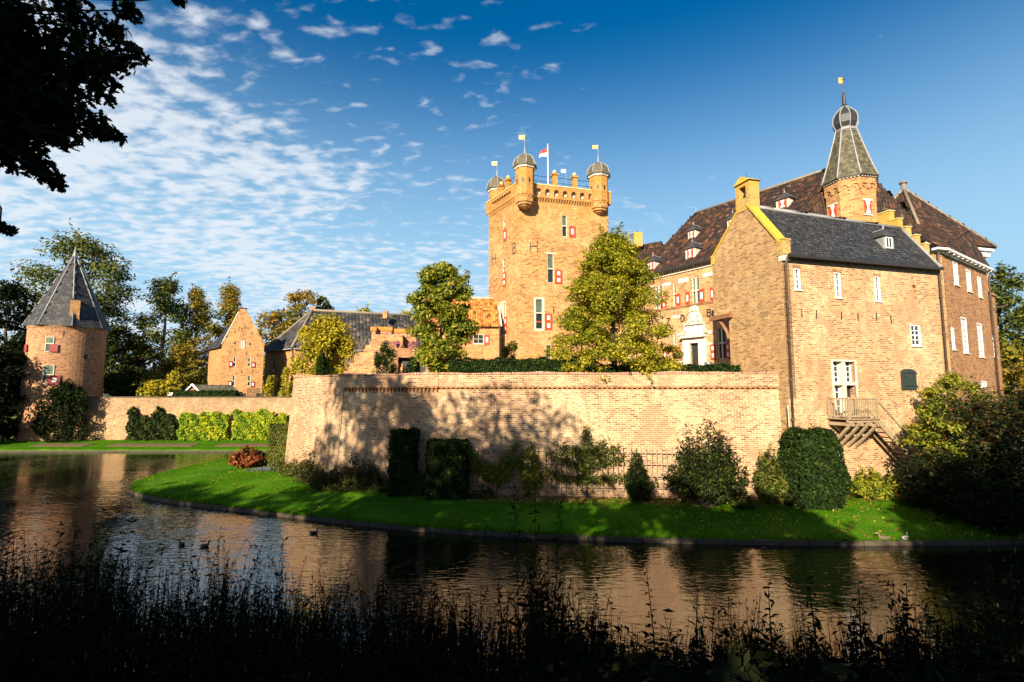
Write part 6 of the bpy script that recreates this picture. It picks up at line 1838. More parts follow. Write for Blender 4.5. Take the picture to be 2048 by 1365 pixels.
# planter, bin and step rail by the portal
q = at(1356, 722, 31.8)
pt_ = thing('planter_pot', 'terracotta pot of green plants left of the white portal', 'planter', (q.x, q.y, q.z - .3))
MB().lathe(q, [(.16, q.z - .3), (.26, q.z + .05), (.28, q.z + .1)], 12).build('pot', 'terracotta', pt_, True)
leaf_cloud('plant', ball(np.random.default_rng(3), 350, (q.x, q.y, q.z + .38), (.38, .38, .35))[0], .08, 'leaf_green', pt_, np.random.default_rng(3))
q = at(1417, 737, 31.5)
bn = thing('grey_barrel', 'small blue grey metal tub right of the white portal', 'tub', (q.x, q.y, q.z - .1))
MB().lathe(q, [(.20, q.z - .2), (.24, q.z + .0), (.24, q.z + .36), (.21, q.z + .4)], 12).build('tub', 'zinc', bn, True)
q0, q1 = at(1330, 725, 30.5), at(1368, 724, 31.5)
rl = thing('stone_balustrade', 'low pale stone balustrade left of the portal steps', 'balustrade', (q0.x, q0.y, q0.z - .4))
MB().bar(q0, q1, .2, .12).build('top_rail', 'stone', rl)
for k in range(6):
    b_ = q0.lerp(q1, (k + .5) / 6); MB().lathe(b_, [(.05, b_.z - .5), (.08, b_.z - .3), (.04, b_.z - .08)], 8).build('baluster', 'stone', rl, True)
MB().bar(q1 + Vector((0, 0, .0)), at(1380, 736, 31.0), .2, .12).build('sloping_rail', 'stone', rl)

# ================================================================== PLANTING BEFORE THE BASTION
def wall_y(x):
    b = [base_corner(i) for i in range(1, 5)] + [Vector((24.2, 28.0, 0)), Vector((60, 50, 0))]
    for p0, p1 in zip(b[:-1], b[1:]):
        if p0.x <= x <= p1.x: return p0.y + (p1.y - p0.y) * (x - p0.x) / (p1.x - p0.x)
    return 60.0
def ground_at(px_, py_, z=.55):
    q = atz(px_, py_, z)
    y = min(q.y, wall_y(q.x) - .35)
    return Vector((q.x * y / q.y, y, z))
def box_hedge(label, x0, x1, ytop, ybase, dep, n, seed, mat='leaf_yew', zb_=.5, name='yew_block', leaf=.075, rounding=0.0):
    a, b_ = atz(x0, ybase, zb_), atz(x1, ybase, zb_)
    yy = min(a.y, wall_y(a.x) - dep - .15, wall_y(b_.x) - dep - .15)
    a, b_ = Vector((a.x * yy / a.y, yy, 0)), Vector((b_.x * yy / b_.y, yy, 0))
    zt_ = at((x0 + x1) / 2, ytop, a.y + .2).z
    F = Fr((a.x, a.y), (b_.x, b_.y))
    return hedge_block(name, label, 'hedge', F, 0, F.L, -dep, 0, zb_, zt_, n, leaf, mat, seed, rounding)
box_hedge('tall narrow clipped yew column before the brick wall', 778, 826, 862, 984, 1.0, 9000, 51)
box_hedge('wide square clipped yew block beside the trellis', 852, 930, 884, 990, 1.1, 13000, 52)
box_hedge('clipped hedge block at the bastion corner, nearest of the pair', 537, 580, 864, 938, 1.3, 9000, 53, 'leaf_green')
box_hedge('slim clipped hedge block half hidden behind the corner hedge', 535, 572, 850, 932, .8, 6000, 54, 'leaf_green')
# rounded yew at the right
box_hedge('big bushy square topped yew beside the chapel drainpipe', 1600, 1697, 868, 1004, 1.8, 22000, 55, 'leaf_yew', .45, 'bushy_yew', .085, .6)
def shrub(label, x, yb, wpx, ytop, n, leaf, mat, seed, name='garden_shrub', dy=.5, dep=None, nc=26, zb_=.5, shape=RHOMB, group=None):
    q = ground_at(x, yb, zb_); w = wpx / 1000 * q.y
    Y = min(q.y + dy, wall_y(q.x) - (dep or w) * .5 - .05)
    w = wpx / 1000 * Y; h = at(x, ytop, Y).z - zb_
    return shoot_bush(name, label, 'shrub', (q.x * Y / q.y, Y, zb_), w * 1.08, h, n, leaf, mat, seed, dep, int(nc * 1.7), group=group, shape=shape)
shrub('rust red shrub beside the corner hedge', 497, 938, 72, 893, 3200, .12, 'leaf_rust', 61, 'rust_shrub')
shrub('tall dark leafy shrub before the right part of the trellis', 1415, 1024, 165, 852, 9000, .085, 'leaf_darkgreen', 62, 'tall_shrub', .9, 2.4, 46)
shrub('narrow dark shrub at the right end of the pear trellis', 1280, 1000, 66, 905, 3600, .075, 'leaf_darkgreen', 63, 'narrow_shrub')
shrub('yellow green leafy climber between the two trained pears', 1062, 1000, 44, 876, 2600, .085, 'leaf_chestnut', 64, 'climbing_shrub', .2, .6)
shrub('open leafy shrub left of the bushy yew', 1548, 1012, 78, 893, 3000, .10, 'leaf_green', 65, 'open_shrub', .3, 1.4, 22)
shrub('low yellow green shrub below the wooden stair', 1755, 1006, 118, 940, 4600, .10, 'leaf_chestnut', 66, 'bright_shrub', .5, 1.8)
shrub('low dark shrub under the chapel drainpipe', 1590, 1018, 60, 960, 1500, .09, 'leaf_darkgreen', 67, 'low_shrub', .3)
shrub('leggy rose bush against the shaded bastion face', 720, 965, 90, 898, 1500, .07, 'leaf_perennial', 68, 'rose_bush', 1.0, 1.0, 20)
shrub('small bushy plant at the foot of the bright bastion corner', 615, 930, 60, 903, 1200, .08, 'leaf_perennial', 69, 'corner_plant', .6)
# perennial border: clumps that can be told apart
rp = random.Random(12)
for i, (x, yb, w, yt, m_, lab) in enumerate((
    (600, 955, 80, 920, 'leaf_green', 'green perennial clump between the corner hedge and the dark clumps'), (705, 972, 90, 930, 'leaf_perennial', 'brown seed headed clump behind the border front'), (645, 972, 90, 940, 'leaf_perennial', 'olive perennial clump low in the border middle'), (700, 988, 80, 962, 'leaf_green', 'fresh green edging clump right of the border middle'), (575, 950, 60, 915, 'leaf_perennial', 'brownish perennial clump next to the corner hedge'), (625, 960, 70, 918, 'leaf_perennial', 'dark perennial clump second in the border'),
    (680, 968, 70, 925, 'leaf_darkgreen', 'dark green perennial clump in the middle of the border'), (735, 975, 60, 922, 'leaf_perennial', 'rusty perennial clump before the yew column'),
    (762, 985, 50, 945, 'leaf_green', 'low green clump at the foot of the yew column'), (660, 985, 70, 955, 'leaf_darkgreen', 'low leafy edging clump at the border front'),
    (838, 996, 30, 940, 'leaf_perennial', 'sparse dry stalks between the two clipped yews'), (965, 1000, 50, 975, 'leaf_perennial', 'low weeds below the first trained pear'),
    (1490, 1022, 60, 985, 'leaf_green', 'low green plants right of the tall dark shrub'), (1840, 1018, 60, 985, 'leaf_green', 'tuft of strappy green leaves under the dark tree'))):
    shrub(lab, x, yb, w * 1.25, yt, 1900, .06, m_, 80 + i, 'perennial_clump', .3, 1.2, 16, group='perennials in the border')
def flowers(label, px_, py_, w, n, mat, seed, h=.28):
    q = ground_at(px_, py_, .45); rg = np.random.default_rng(seed)
    root = thing('flower_patch', label, 'flowers', q)
    P = np.stack([q.x + rg.normal(size=n) * w * .35, q.y + rg.normal(size=n) * .3, .5 + h * rg.uniform(size=n)], 1)
    leaf_cloud('leaves', P - np.array([0, 0, .1]), .06, 'leaf_green', root, rg, LANCE)
    leaf_cloud('petals', P[:n // 2] + np.array([0, 0, .06]), .045, mat, root, rg, up=1.5)
flowers('violet asters at the lawn edge before the rust shrub', 527, 947, 1.5, 600, 'petal_violet', 91)
flowers('small violet flowers at the front of the border', 682, 965, .6, 160, 'petal_violet', 92)
flowers('white flowers left of the bushy yew foot', 1530, 1000, .8, 120, 'petal_white', 93, .5)
flowers('white blossoms under the tall dark shrub', 1392, 995, .4, 60, 'petal_white', 94, .6)
rg = np.random.default_rng(44); n_ = 17000
gx = rg.uniform(-14.5, 24, n_); gx = gx[(gx < -3.2) | (gx > 8.6) | (rg.uniform(size=n_) < .18)]
dd = np.abs(rg.normal(size=len(gx))) * .75 * (1 + .5 * np.sin(gx * 1.7) * np.sin(gx * .6 + 1))
gy = np.array([wall_y(x) for x in gx]) - .1 - dd
gz = .5 + rg.uniform(size=len(gx)) ** 1.6 * (.30 + .2 * np.sin(gx * 2.3)) * np.clip(1.2 - dd * .5, .15, 1)
tag(leaf_cloud('border_ground_cover', np.stack([gx, gy, gz], 1), .06, 'leaf_perennial', None, rg, LANCE, .5, kind='stuff', svar=.6), 'low mixed ground cover along the foot of the walls', 'ground cover')
# soil strip with fallen leaves under the trellis
MB().grid_faces([(-2.6, 24.6, .545), (9.3, 23.6, .52), (9.3, 25.6, .64), (-2.6, 26.6, .64)], [(0, 1, 2, 3)]).build('soil_strip', 'soil', None, kind='structure')
rg = np.random.default_rng(9); n_ = 1800
fp2 = np.stack([rg.uniform(-2.5, 9.2, n_), np.zeros(n_), np.full(n_, .63)], 1); fp2[:, 1] = 24.8 - (fp2[:, 0] + 2.6) * .084 + rg.uniform(-.3, 1.5, n_)
tag(leaf_cloud('fallen_leaves', fp2, .055, 'fallen_leaf', None, rg, up=2, kind='stuff'), 'rust brown fallen leaves on the soil under the trellis', 'fallen leaves')
# trellis panels
TF = Fr(BF[3].pt(0, .62, 0), BF[3].pt(BF[3].L, .62, 0))
def trellis(label, x0, x1, ztop, zlow):
    u0_, u1_ = TF.px(x0, 940)[0], TF.px(x1, 940)[0]
    root = thing('trellis', label, 'trellis', TF.pt((u0_ + u1_) / 2, 0, .6))
    vs = None; n_ = int((u1_ - u0_) / .245)
    for k in range(n_ + 1):
        p = TF.pt(u0_ + (u1_ - u0_) * k / n_, .02, zlow)
        if vs is None: vs = local_part(MB().box(-.02, -.012, 0, .02, .012, ztop - zlow), 'upright_slat', 'trellis_wood', root, p, TF.ang)
        else: mesh_copy(vs, p + Vector((0, 0, rp.uniform(-.05, .05))), root, TF.ang)
    for k in range(4):
        z = zlow + .25 + (ztop - zlow - .5) * k / 3
        mb = MB(); TF.box(mb, u0_ - .1, u1_ + .1, -.018, .006, z - .022, z + .022); mb.build('cross_slat', 'trellis_wood', root)
trellis('brown wooden trellis behind the first trained pear, left panel', 932, 1074, 3.15, .9)
trellis('brown wooden trellis behind the second trained pear, middle panel', 1090, 1246, 3.1, .85)
trellis('brown wooden trellis behind the tall dark shrub, right panel', 1262, 1440, 3.1, .85)
def espalier(label, arms, trunk_px, seed, mat):
    root = thing('trained_pear', label, 'pear tree', TF.pt(TF.px(trunk_px[0], trunk_px[1])[0], .1, .6))
    rg = np.random.default_rng(seed); mb = MB(); P = []
    tu, tz = TF.px(*trunk_px); bu, bz = TF.px(trunk_px[0], 1000)
    mb.tube([TF.pt(tu, .1, .55), TF.pt(tu, .1, tz)], [.05, .035], 6)
    for arm in arms:
        pts = [TF.pt(*(lambda a: (a[0], .12, a[1]))(TF.px(*q))) for q in arm]
        mb.tube(pts, [.035] + [.02] * (len(pts) - 1), 5)
        for a, b_ in zip(pts[:-1], pts[1:]):
            n_ = int((b_ - a).length * 260)
            t = rg.uniform(size=(n_, 1)); P.append(np.array(a) + (np.array(b_) - np.array(a)) * t + rg.normal(size=(n_, 3)) * np.array([.13, .09, .13]))
    mb.build('branches', 'bark', root, True)
    leaf_cloud('foliage', np.concatenate(P), .075, mat, root, rg, up=.3)
espalier('first trained pear, V shaped, right of the square yew block', [[(993, 960), (960, 925), (930, 890)], [(993, 955), (1020, 920), (1035, 885)], [(993, 962), (940, 930)], [(993, 950), (1010, 910)], [(990, 945), (970, 925)], [(996, 965), (1030, 930), (1060, 900)]], (993, 965), 101, 'leaf_chestnut')
espalier('second trained pear with fan shaped arms on the middle trellis', [[(1172, 962), (1130, 955), (1085, 943)], [(1172, 962), (1210, 957), (1250, 955)], [(1172, 940), (1135, 922), (1095, 905)], [(1172, 935), (1210, 922), (1248, 915)], [(1172, 920), (1145, 905), (1115, 893)], [(1172, 920), (1205, 905), (1235, 895)], [(1172, 960), (1172, 900), (1172, 855)], [(1172, 905), (1200, 892), (1208, 882)], [(1172, 912), (1150, 895)]], (1172, 965), 102, 'leaf_green')

# espaliered shrubs on the low wall
def wall_shrub(label, x0, x1, ytop, seed, mat, bumps):
    u0_, u1_ = WF.px(x0, 850)[0], WF.px(x1, 850)[0]; z1_ = WF.px((x0 + x1) / 2, ytop)[1]
    rg = np.random.default_rng(seed)
    root = thing('wall_shrub', label, 'shrub', WF.pt((u0_ + u1_) / 2, .6, .5))
    n_ = 5200; u = rg.uniform(u0_, u1_, n_); t = rg.uniform(size=n_)
    hh = z1_ * (1 + .10 * np.sin(u * 2.1 + seed) * bumps + .08 * np.sin(u * 4.7 + 2 * seed) * bumps)
    z = .55 + (hh - .55) * t; w = .42 + rg.uniform(size=n_) * .55 * (1 - .3 * t) + .2 * np.sin(u * 5 + z * 4)
    P = np.array(WF.P0)[None] + np.array(WF.d)[None] * u[:, None] + np.array(WF.n)[None] * w[:, None]; P[:, 2] = z
    leaf_cloud('foliage', P, .19, mat, root, rg, up=.4, out=np.tile(np.array(WF.n) * 1.2, (n_, 1)))
    mb = MB()
    for k in range(6):
        uu = u0_ + (u1_ - u0_) * (k + .5) / 6; limb(mb, WF.pt(uu, .5, .4), WF.pt(uu + .3, .5, z1_ - .3), .05, .015, random.Random(k), 4, .05)
    mb.build('stems', 'bark', root)
wall_shrub('dark green wall shrub nearest the round tower', 265, 360, 828, 111, 'leaf_darkgreen', 1.4)
wall_shrub('yellow green rectangular wall shrub in the middle of the low wall', 367, 463, 827, 112, 'leaf_espalier', .5)
wall_shrub('bright yellow wall shrub beside the corner hedge', 473, 552, 824, 113, 'leaf_espalier', .5)
wall_shrub('small yellow wall shrub squeezed against the bastion', 557, 578, 832, 114, 'leaf_espalier', .5)
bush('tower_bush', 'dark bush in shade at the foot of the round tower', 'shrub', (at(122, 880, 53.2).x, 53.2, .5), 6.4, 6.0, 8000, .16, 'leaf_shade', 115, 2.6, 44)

# ================================================================== OUTER BAILEY
sh_ = thing('garden_shed', 'small shed with grey shingle roof and pale barge boards behind the low wall', 'shed', (at(405, 790, 60).x, 60, GB))
s0, s1 = at(372, 795, 59.5), at(402, 795, 58.5); SF = Fr((s0.x, s0.y), (s1.x, s1.y))
zse = at(390, 785, 59).z; zsr = at(388, 770, 59).z
mb = wall_mb(SF, GB, zse); mb.poly([SF.pt(0, 0, zse), SF.pt(SF.L, 0, zse), SF.pt(SF.L / 2, 0, zsr)]); mb.build('gable_wall', 'brown_wood', sh_)
bk_ = Vector((3.2, 2.2, 0))
tiles([SF.pt(SF.L + .2, .2, zse - .1), SF.pt(SF.L + .2, .2, zse - .1) + bk_, SF.pt(SF.L / 2, .2, zsr) + bk_, SF.pt(SF.L / 2, .2, zsr)], 'slate_moss', sh_, .3, .28, 'flat', 'shingles')
tiles([SF.pt(-.2, .2, zse - .1) + bk_, SF.pt(-.2, .2, zse - .1), SF.pt(SF.L / 2, .2, zsr), SF.pt(SF.L / 2, .2, zsr) + bk_], 'slate_moss', sh_, .3, .28, 'flat', 'shingles')
MB().bar(SF.pt(-.2, .24, zse - .08), SF.pt(SF.L / 2, .24, zsr + .05), .06, .2).build('barge_board', 'white_paint', sh_); MB().bar(SF.pt(SF.L + .2, .24, zse - .08), SF.pt(SF.L / 2, .24, zsr + .05), .06, .2).build('barge_board', 'white_paint', sh_)
wall_mb(Fr(SF.pt(SF.L, 0, 0), SF.pt(SF.L, 0, 0) + bk_), GB, zse).build('side_wall', 'brown_wood', sh_)
h0, h1 = at(345, 795, 57.5), at(470, 795, 57.5)
hedge_block('bailey_hedge', 'dark clipped hedge on top of the low wall before the shed', 'hedge', Fr((h0.x, h0.y), (h1.x, h1.y)), 0, 7.2, -.6, 0, GB, at(400, 783, 57.5).z, 5000, .11, 'leaf_yew', 121)
h0, h1 = at(556, 795, 60), at(586, 795, 60)
hedge_block('small_hedge', 'short green hedge at the corner of the coach house', 'hedge', Fr((h0.x, h0.y), (h1.x, h1.y)), 0, 1.8, -.6, 0, GB, at(570, 785, 60).z, 2000, .1, 'leaf_green', 122)
for (x0, x1, y0, y1, Y, lab) in ((335, 362, 752, 790, 105, 'pale distant house with grey roof seen between the trees'), (455, 475, 760, 785, 120, 'far white house seen beside the gabled house'), (2000, 2047, 690, 745, 70, 'pale distant house between the right hand trees')):
    a, b_ = at(x0, y1, Y), at(x1, y1, Y); F = Fr((a.x, a.y), (b_.x, b_.y)); zt_ = at(x0, (y0 + y1) / 2, Y).z; zr_ = at(x0, y0, Y + 3).z
    root = thing('distant_house', lab, 'house', F.pt(F.L / 2, -3, GB))
    ops = [(F.L * (k + .25) / 3, GB + 1, F.L * (k + .65) / 3, max(GB + 1.6, zt_ - .8)) for k in range(3)]
    wall_mb(F, GB - .5, zt_, ops).build('wall', 'plaster', root)
    for o_p in ops: pane(F, o_p, -.2, 'glass', root, 'window')
    tiles([F.pt(-.4, .4, zt_), F.pt(F.L + .4, .4, zt_), F.pt(F.L + .4, -4, zr_), F.pt(-.4, -4, zr_)], 'tiles_dark', root, .6, .6, 'flat')
# ------------------------------------------------------------------ trees of the bailey and park
def park_tree(label, x, ytop, Y, wpx, mat, seed, n=5200, leaf=.30, crown=None, lo=.16, name='park_tree', clumps=70, base=None, bark='bark', group='trees of the outer park'):
    zb_ = GB if base is None else base
    b_ = at(x, 790, Y); h = at(x, ytop, Y).z - zb_; r = wpx / 2000 * Y
    return tree(name, label, 'tree', (b_.x, Y, zb_), h, (crown or egg_crown)(r), clumps, n, leaf, mat, .35 * h / 14, bark, seed, r * .30, group=group, limbs=26, crown_lo=lo, up=.4, hollow=.1, flat=.75)
slim = lambda r: (lambda t: r * (1 - .45 * abs(t - .35) * 1.6) * (1 - max(0, t - .7) * 2.0))
park_tree('tall dark broad tree rising behind the round tower', 150, 480, 80, 168, 'leaf_green', 201, 13500, .28, None, .2, clumps=100)
park_tree('tall slender green tree right of the round tower', 318, 556, 88, 112, 'leaf_green', 202, 7500, .27, slim, .18)
park_tree('slender tree with orange lower leaves left of the gabled house', 385, 575, 92, 96, 'leaf_autumn', 203, 6500, .27, lambda r: cone_crown(r, .85, .8), .12)
park_tree('pointed green tree behind the roof of the gabled house', 447, 570, 96, 92, 'leaf_autumn', 204, 6500, .27, lambda r: cone_crown(r, .85, .8), .10)
park_tree('ochre tree between gabled house and coach house', 540, 622, 100, 80, 'leaf_autumn', 205, 3800, .34, None, .2)
park_tree('orange topped tree over the coach house hip', 600, 582, 105, 78, 'leaf_autumn', 206, 4600, .34, None, .25)
park_tree('round dark green tree over the coach house chimney', 640, 594, 110, 46, 'leaf_green', 207, 2600, .34, None, .4)
park_tree('small yellow tree peeping over the coach house ridge', 722, 615, 112, 60, 'leaf_yellow', 208, 2200, .34, None, .4)
park_tree('low yellow tree beside the chestnut over the coach roof', 812, 622, 110, 50, 'leaf_yellow', 209, 1800, .34, None, .4)
park_tree('low dark tree in front of the park beside the round tower', 235, 655, 70, 95, 'leaf_darkgreen', 210, 4600, .26)
park_tree('rusty low tree beside the first park tree', 282, 690, 74, 70, 'leaf_autumn', 211, 3000, .26)
park_tree('brown low tree behind the little shed', 372, 690, 78, 80, 'leaf_autumn', 212, 3200, .26)
park_tree('small bright yellow tree left of the shed', 347, 742, 60, 26, 'leaf_yellow', 213, 900, .17, slim, .3, 'yellow_tree')
park_tree('yellow bush like tree behind the low wall', 312, 762, 60, 50, 'leaf_yellow', 214, 1300, .17, None, .05, 'yellow_tree')
park_tree('dark round tree at the low wall right of the tower', 250, 745, 62, 70, 'leaf_darkgreen', 215, 3000, .2)
park_tree('very dark tree at the left edge beyond the tower', 2, 565, 62, 120, 'leaf_shade', 216, 8000, .26, None, .04, clumps=100, base=1.0)
park_tree('dark lower tree left of the tower foot', 12, 700, 54, 80, 'leaf_shade', 217, 5000, .22, None, .03, base=.6)
park_tree('green tree behind the right wing, upper one at the edge', 2012, 535, 52, 110, 'leaf_green', 218, 7500, .22, None, .12, clumps=90, base=1)
park_tree('tall dark tree at the right edge of the park', 2080, 600, 48, 150, 'leaf_green', 219, 6000, .22, None, .1, base=1)
park_tree('lower olive tree below the right hand trees', 2035, 690, 44, 120, 'leaf_autumn', 220, 5200, .2, None, .06, base=.6)
bush('bailey_bush', 'yellow leafed bush in front of the coach house wall', 'shrub', (at(540, 795, 63).x, 63, GB), 2.2, 3.2, 1500, .16, 'leaf_yellow', 221)
# distant wood closing the horizon
rg = np.random.default_rng(31); n_ = 26000
ang = rg.uniform(-1.15, 1.15, n_); dist = rg.uniform(190, 260, n_)
hh = 11 + 4 * np.sin(ang * 23) + 3 * np.sin(ang * 61)
P = np.stack([np.sin(ang) * dist, np.cos(ang) * dist, GB + hh * rg.uniform(size=n_)], 1)
tag(leaf_cloud('distant_wood', P, 1.5, 'leaf_green', None, rg, up=.3, kind='stuff'), 'distant dark wood along the horizon', 'wood')
# ------------------------------------------------------------------ dark trees right of the stair
def edge_tree(label, x, yb, Y, h, r, mat, seed, n, leaf, lo=.12, zb_=.5, name='moat_tree'):
    q = at(x, yb, Y)
    return tree(name, label, 'tree', (q.x, Y, zb_), h, egg_crown(r, .55), 70, n, leaf, mat, .14, 'bark', seed, r * .30, limbs=26, crown_lo=lo, up=.4, hollow=.1)
edge_tree('spreading dark tree with yellow tips beside the wooden stair', 1945, 990, 22.6, 5.0, 2.1, 'leaf_redmix', 231, 15000, .085, .02)
edge_tree('shrubby tree with green gold leaves against the red brick flank', 1925, 990, 25.5, 6.2, 1.4, 'leaf_chestnut', 232, 5200, .10, .3)
edge_tree('dark reddish tree at the right edge of the lawn', 2030, 1000, 22.5, 5.3, 2.3, 'leaf_redmix', 233, 15000, .085, .0)
edge_tree('golden leafed branchy tree reaching over the wooden stair', 1888, 985, 23.2, 4.9, 1.15, 'leaf_chestnut', 234, 4200, .085, .42)
edge_tree('dark undergrowth bush below the moat trees', 1960, 1010, 21.6, 2.6, 2.6, 'leaf_shade', 235, 9000, .085, .0)

# ================================================================== THE NEAR BANK: shade trees behind the viewer, oak boughs, weeds
ZB = 4.4
def shade_tree(label, x, y, top, r, seed, lo=.02, n=5200, leaf=.30, zb_=ZB):
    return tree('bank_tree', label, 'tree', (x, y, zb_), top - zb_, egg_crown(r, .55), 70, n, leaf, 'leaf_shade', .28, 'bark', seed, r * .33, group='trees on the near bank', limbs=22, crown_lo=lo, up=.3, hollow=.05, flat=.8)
for i, (x, y, top, r, lab) in enumerate((
    (-37, -6, 18.0, 3.6, 'farthest left bank tree beyond the viewer'), (-31.5, -6, 18.3, 3.4, 'leftmost of the bank trees behind the viewer'), (-27.2, -5, 16.6, 2.4, 'second bank tree from the left behind the viewer'),
    (-22.8, -6, 25.8, 3.9, 'tallest bank tree behind the viewer'), (-19.0, -6.5, 23.6, 2.6, 'second tallest bank tree behind the viewer'), (-17.0, -4.5, 16.0, 2.7, 'slender bank tree beside the tallest one'),
    (-9.4, -5.5, 15.6, 2.8, 'bank tree behind the oak'), (-7.0, -3.6, 11.5, 2.2, 'low tree added to close the shade between the oak and the viewer'), (-4.4, -6, 16.2, 3.3, 'bank tree straight behind the viewer'),  # the low tree is added to keep stray sun off the weeds
    (0.7, -5.5, 15.6, 2.8, 'bank tree to the right behind the viewer'), (8.3, -5, 15.6, 3.1, 'second bank tree to the right behind the viewer'),
    (13.4, -5.5, 19.6, 4.2, 'third bank tree to the right behind the viewer'), (20.4, -5, 20.5, 4.3, 'rightmost bank tree behind the viewer'))):  # this right pair is made taller to shade the moat trees opposite
    shade_tree(lab, x, y, top, r, 300 + i, n=4600 if top > 20.6 else 5600)
shade_tree('dark tree on the far bank just left of the round tower', -54.4, 49.6, 11.0, 3.4, 320, .0, 5200, .25, .4)
# oak with boughs hanging into the upper left of the view
oak = thing('oak_tree', 'dark oak whose leafy boughs hang into the upper left', 'tree', (-10.8, 1.5, ZB))
ro_ = random.Random(17); rgo = np.random.default_rng(17)
ob = MB()
limb(ob, (-10.8, 1.5, ZB - .3), (-10.4, 1.2, 17.5), .42, .12, ro_, 8, .01)
blobs = [(60, 120, 100, 7.4), (150, 140, 95, 7.6), (25, 250, 80, 7.2), (105, 225, 75, 7.5), (195, 135, 55, 7.8), (245, 118, 32, 7.9), (225, 62, 34, 7.7), (55, 315, 42, 7.3), (88, 345, 26, 7.3), (190, 255, 34, 7.7), (225, 272, 18, 7.7),
         (140, 30, 55, 7.5), (276, 108, 16, 7.9), (15, 40, 85, 7.2), (20, 190, 90, 7.1), (75, 185, 90, 7.4), (5, 300, 50, 7.2), (0, 455, 9, 7.0), (352, -6, 12, 7.9), (255, 20, 26, 7.8), (108, 366, 12, 7.3), (130, 265, 45, 7.5), (-40, 60, 120, 7.0), (-60, 220, 120, 6.9)]
OP = []
hub = [at(-60, 150, 7.0), at(-80, 20, 7.2), at(-40, 260, 6.9)]
for h_ in hub: limb(ob, (-10.5, 1.3, h_.z - 1.2), h_, .16, .06, ro_, 6, .04)
for (x, y, r_, Y) in blobs:
    c = at(x, y, Y); rr = r_ / 1000 * Y * .92
    n_ = int(40 + 480 * (r_ / 100) ** 2)
    d = rgo.normal(size=(n_, 3)); d /= np.linalg.norm(d, axis=1, keepdims=True)
    OP.append(np.array(c) + d * rgo.uniform(size=(n_, 1)) ** .5 * np.array([rr, max(rr * .8, .25), rr]))
    limb(ob, min(hub, key=lambda q: (q - c).length), c, .035, .008, ro_, 5, .05)
    for j in range(5):
        e_ = c + Vector((ro_.uniform(-1, 1), ro_.uniform(-.5, .5), ro_.uniform(-1, 1))) * rr
        limb(ob, c, e_, .010, .003, ro_, 3, .06)
ob.build('trunk', 'bark', oak, True)
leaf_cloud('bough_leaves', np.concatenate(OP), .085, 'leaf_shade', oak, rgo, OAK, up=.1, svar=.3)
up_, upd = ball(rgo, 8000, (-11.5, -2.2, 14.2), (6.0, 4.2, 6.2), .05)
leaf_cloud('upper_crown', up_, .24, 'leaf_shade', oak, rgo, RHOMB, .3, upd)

# weeds and reeds on the bank: one mass nobody could count
def topline(px_):
    pts = [(-200, 1050), (0, 1080), (200, 1092), (330, 1098), (450, 1100), (500, 1150), (640, 1160), (760, 1175), (900, 1185), (1000, 1150), (1080, 1120), (1130, 1190), (1250, 1235), (1400, 1245), (1560, 1225), (1700, 1225), (1850, 1200), (1950, 1110), (2100, 1040), (2400, 1060)]
    for (a, b_), (c, d) in zip(pts[:-1], pts[1:]):
        if a <= px_ <= c: return b_ + (d - b_) * (px_ - a) / (c - a)
    return 1100
rw_ = random.Random(23); rgw = np.random.default_rng(23)
SV = []; LP = []; LD = []; LS = []
def add_stem(p, h, leaves, lsize, lean, leafy=.25, w=.006):
    d = Vector((rw_.uniform(-1, 1), rw_.uniform(-1, 1), 0)) * lean * h
    q = [p, p + Vector((d.x * .35, d.y * .35, h * .55)), p + Vector((d.x, d.y, h))]
    for a, b_, w0, w1 in ((q[0], q[1], w, w * .8), (q[1], q[2], w * .8, w * .3)):
        for ax in (Vector((1, 0, 0)), Vector((0, 1, 0))):
            SV.extend([a - ax * w0, a + ax * w0, b_ + ax * w1, b_ - ax * w1])
    for k in range(leaves):
        t = leafy + (1 - leafy) * rw_.random()
        c = (q[0].lerp(q[1], t / .55) if t < .55 else q[1].lerp(q[2], (t - .55) / .45))
        a = rw_.uniform(0, 6.283); dv = Vector((math.cos(a), math.sin(a), rw_.uniform(-.1, .7)))
        s = lsize * rw_.uniform(.5, 1.2) * (1.15 - .5 * t)
        LP.append(c + dv * s * .9); LD.append(dv); LS.append(s)
def clumpy(x, y): return math.sin(x * 2.3 + 1.7 * math.sin(y * 1.3)) + .8 * math.sin(x * 5.1 + y * 2.2) + .5 * math.sin(x * 11.3 - y * 3.1)
for i in range(15000):
    y = 3.6 + 7.0 * rw_.random() ** .8
    x = rw_.uniform(-1.25, 1.25) * (y + 1.5)
    px_ = 1024 + 1000 * x / y * .985
    if px_ < -250 or px_ > 2300: continue
    cl = clumpy(x, y)
    left_ = px_ < 960
    if rw_.random() > ((.62 + .25 * cl) if left_ else (.24 + .30 * (cl + .4) + (.3 if y < 6.5 else 0))): continue
    zb_ = bank_z(x, y)
    zt_ = EYE + ray(px_, topline(px_) + 22 * math.sin(px_ * .021) + 16 * math.sin(px_ * .063))[1] * y
    right = px_ > 1130
    if right and y > 8.3 and rw_.random() < .5: continue
    h = min((zt_ - zb_) * ((rw_.uniform(.45, .92) if left_ else rw_.uniform(.25, .80)) + .07 * cl if rw_.random() < .88 else rw_.uniform(.8, 1.22)), 2.3)
    if h < .12: h = rw_.uniform(.1, .25)
    add_stem(Vector((x, y, zb_ - .03)), h, int(5 + 15 * h) if not right else int(4 + 9 * h), rw_.choice((.03, .04, .05)) if not right else rw_.choice((.03, .045, .075)), rw_.choice((.08, .15, .28)))
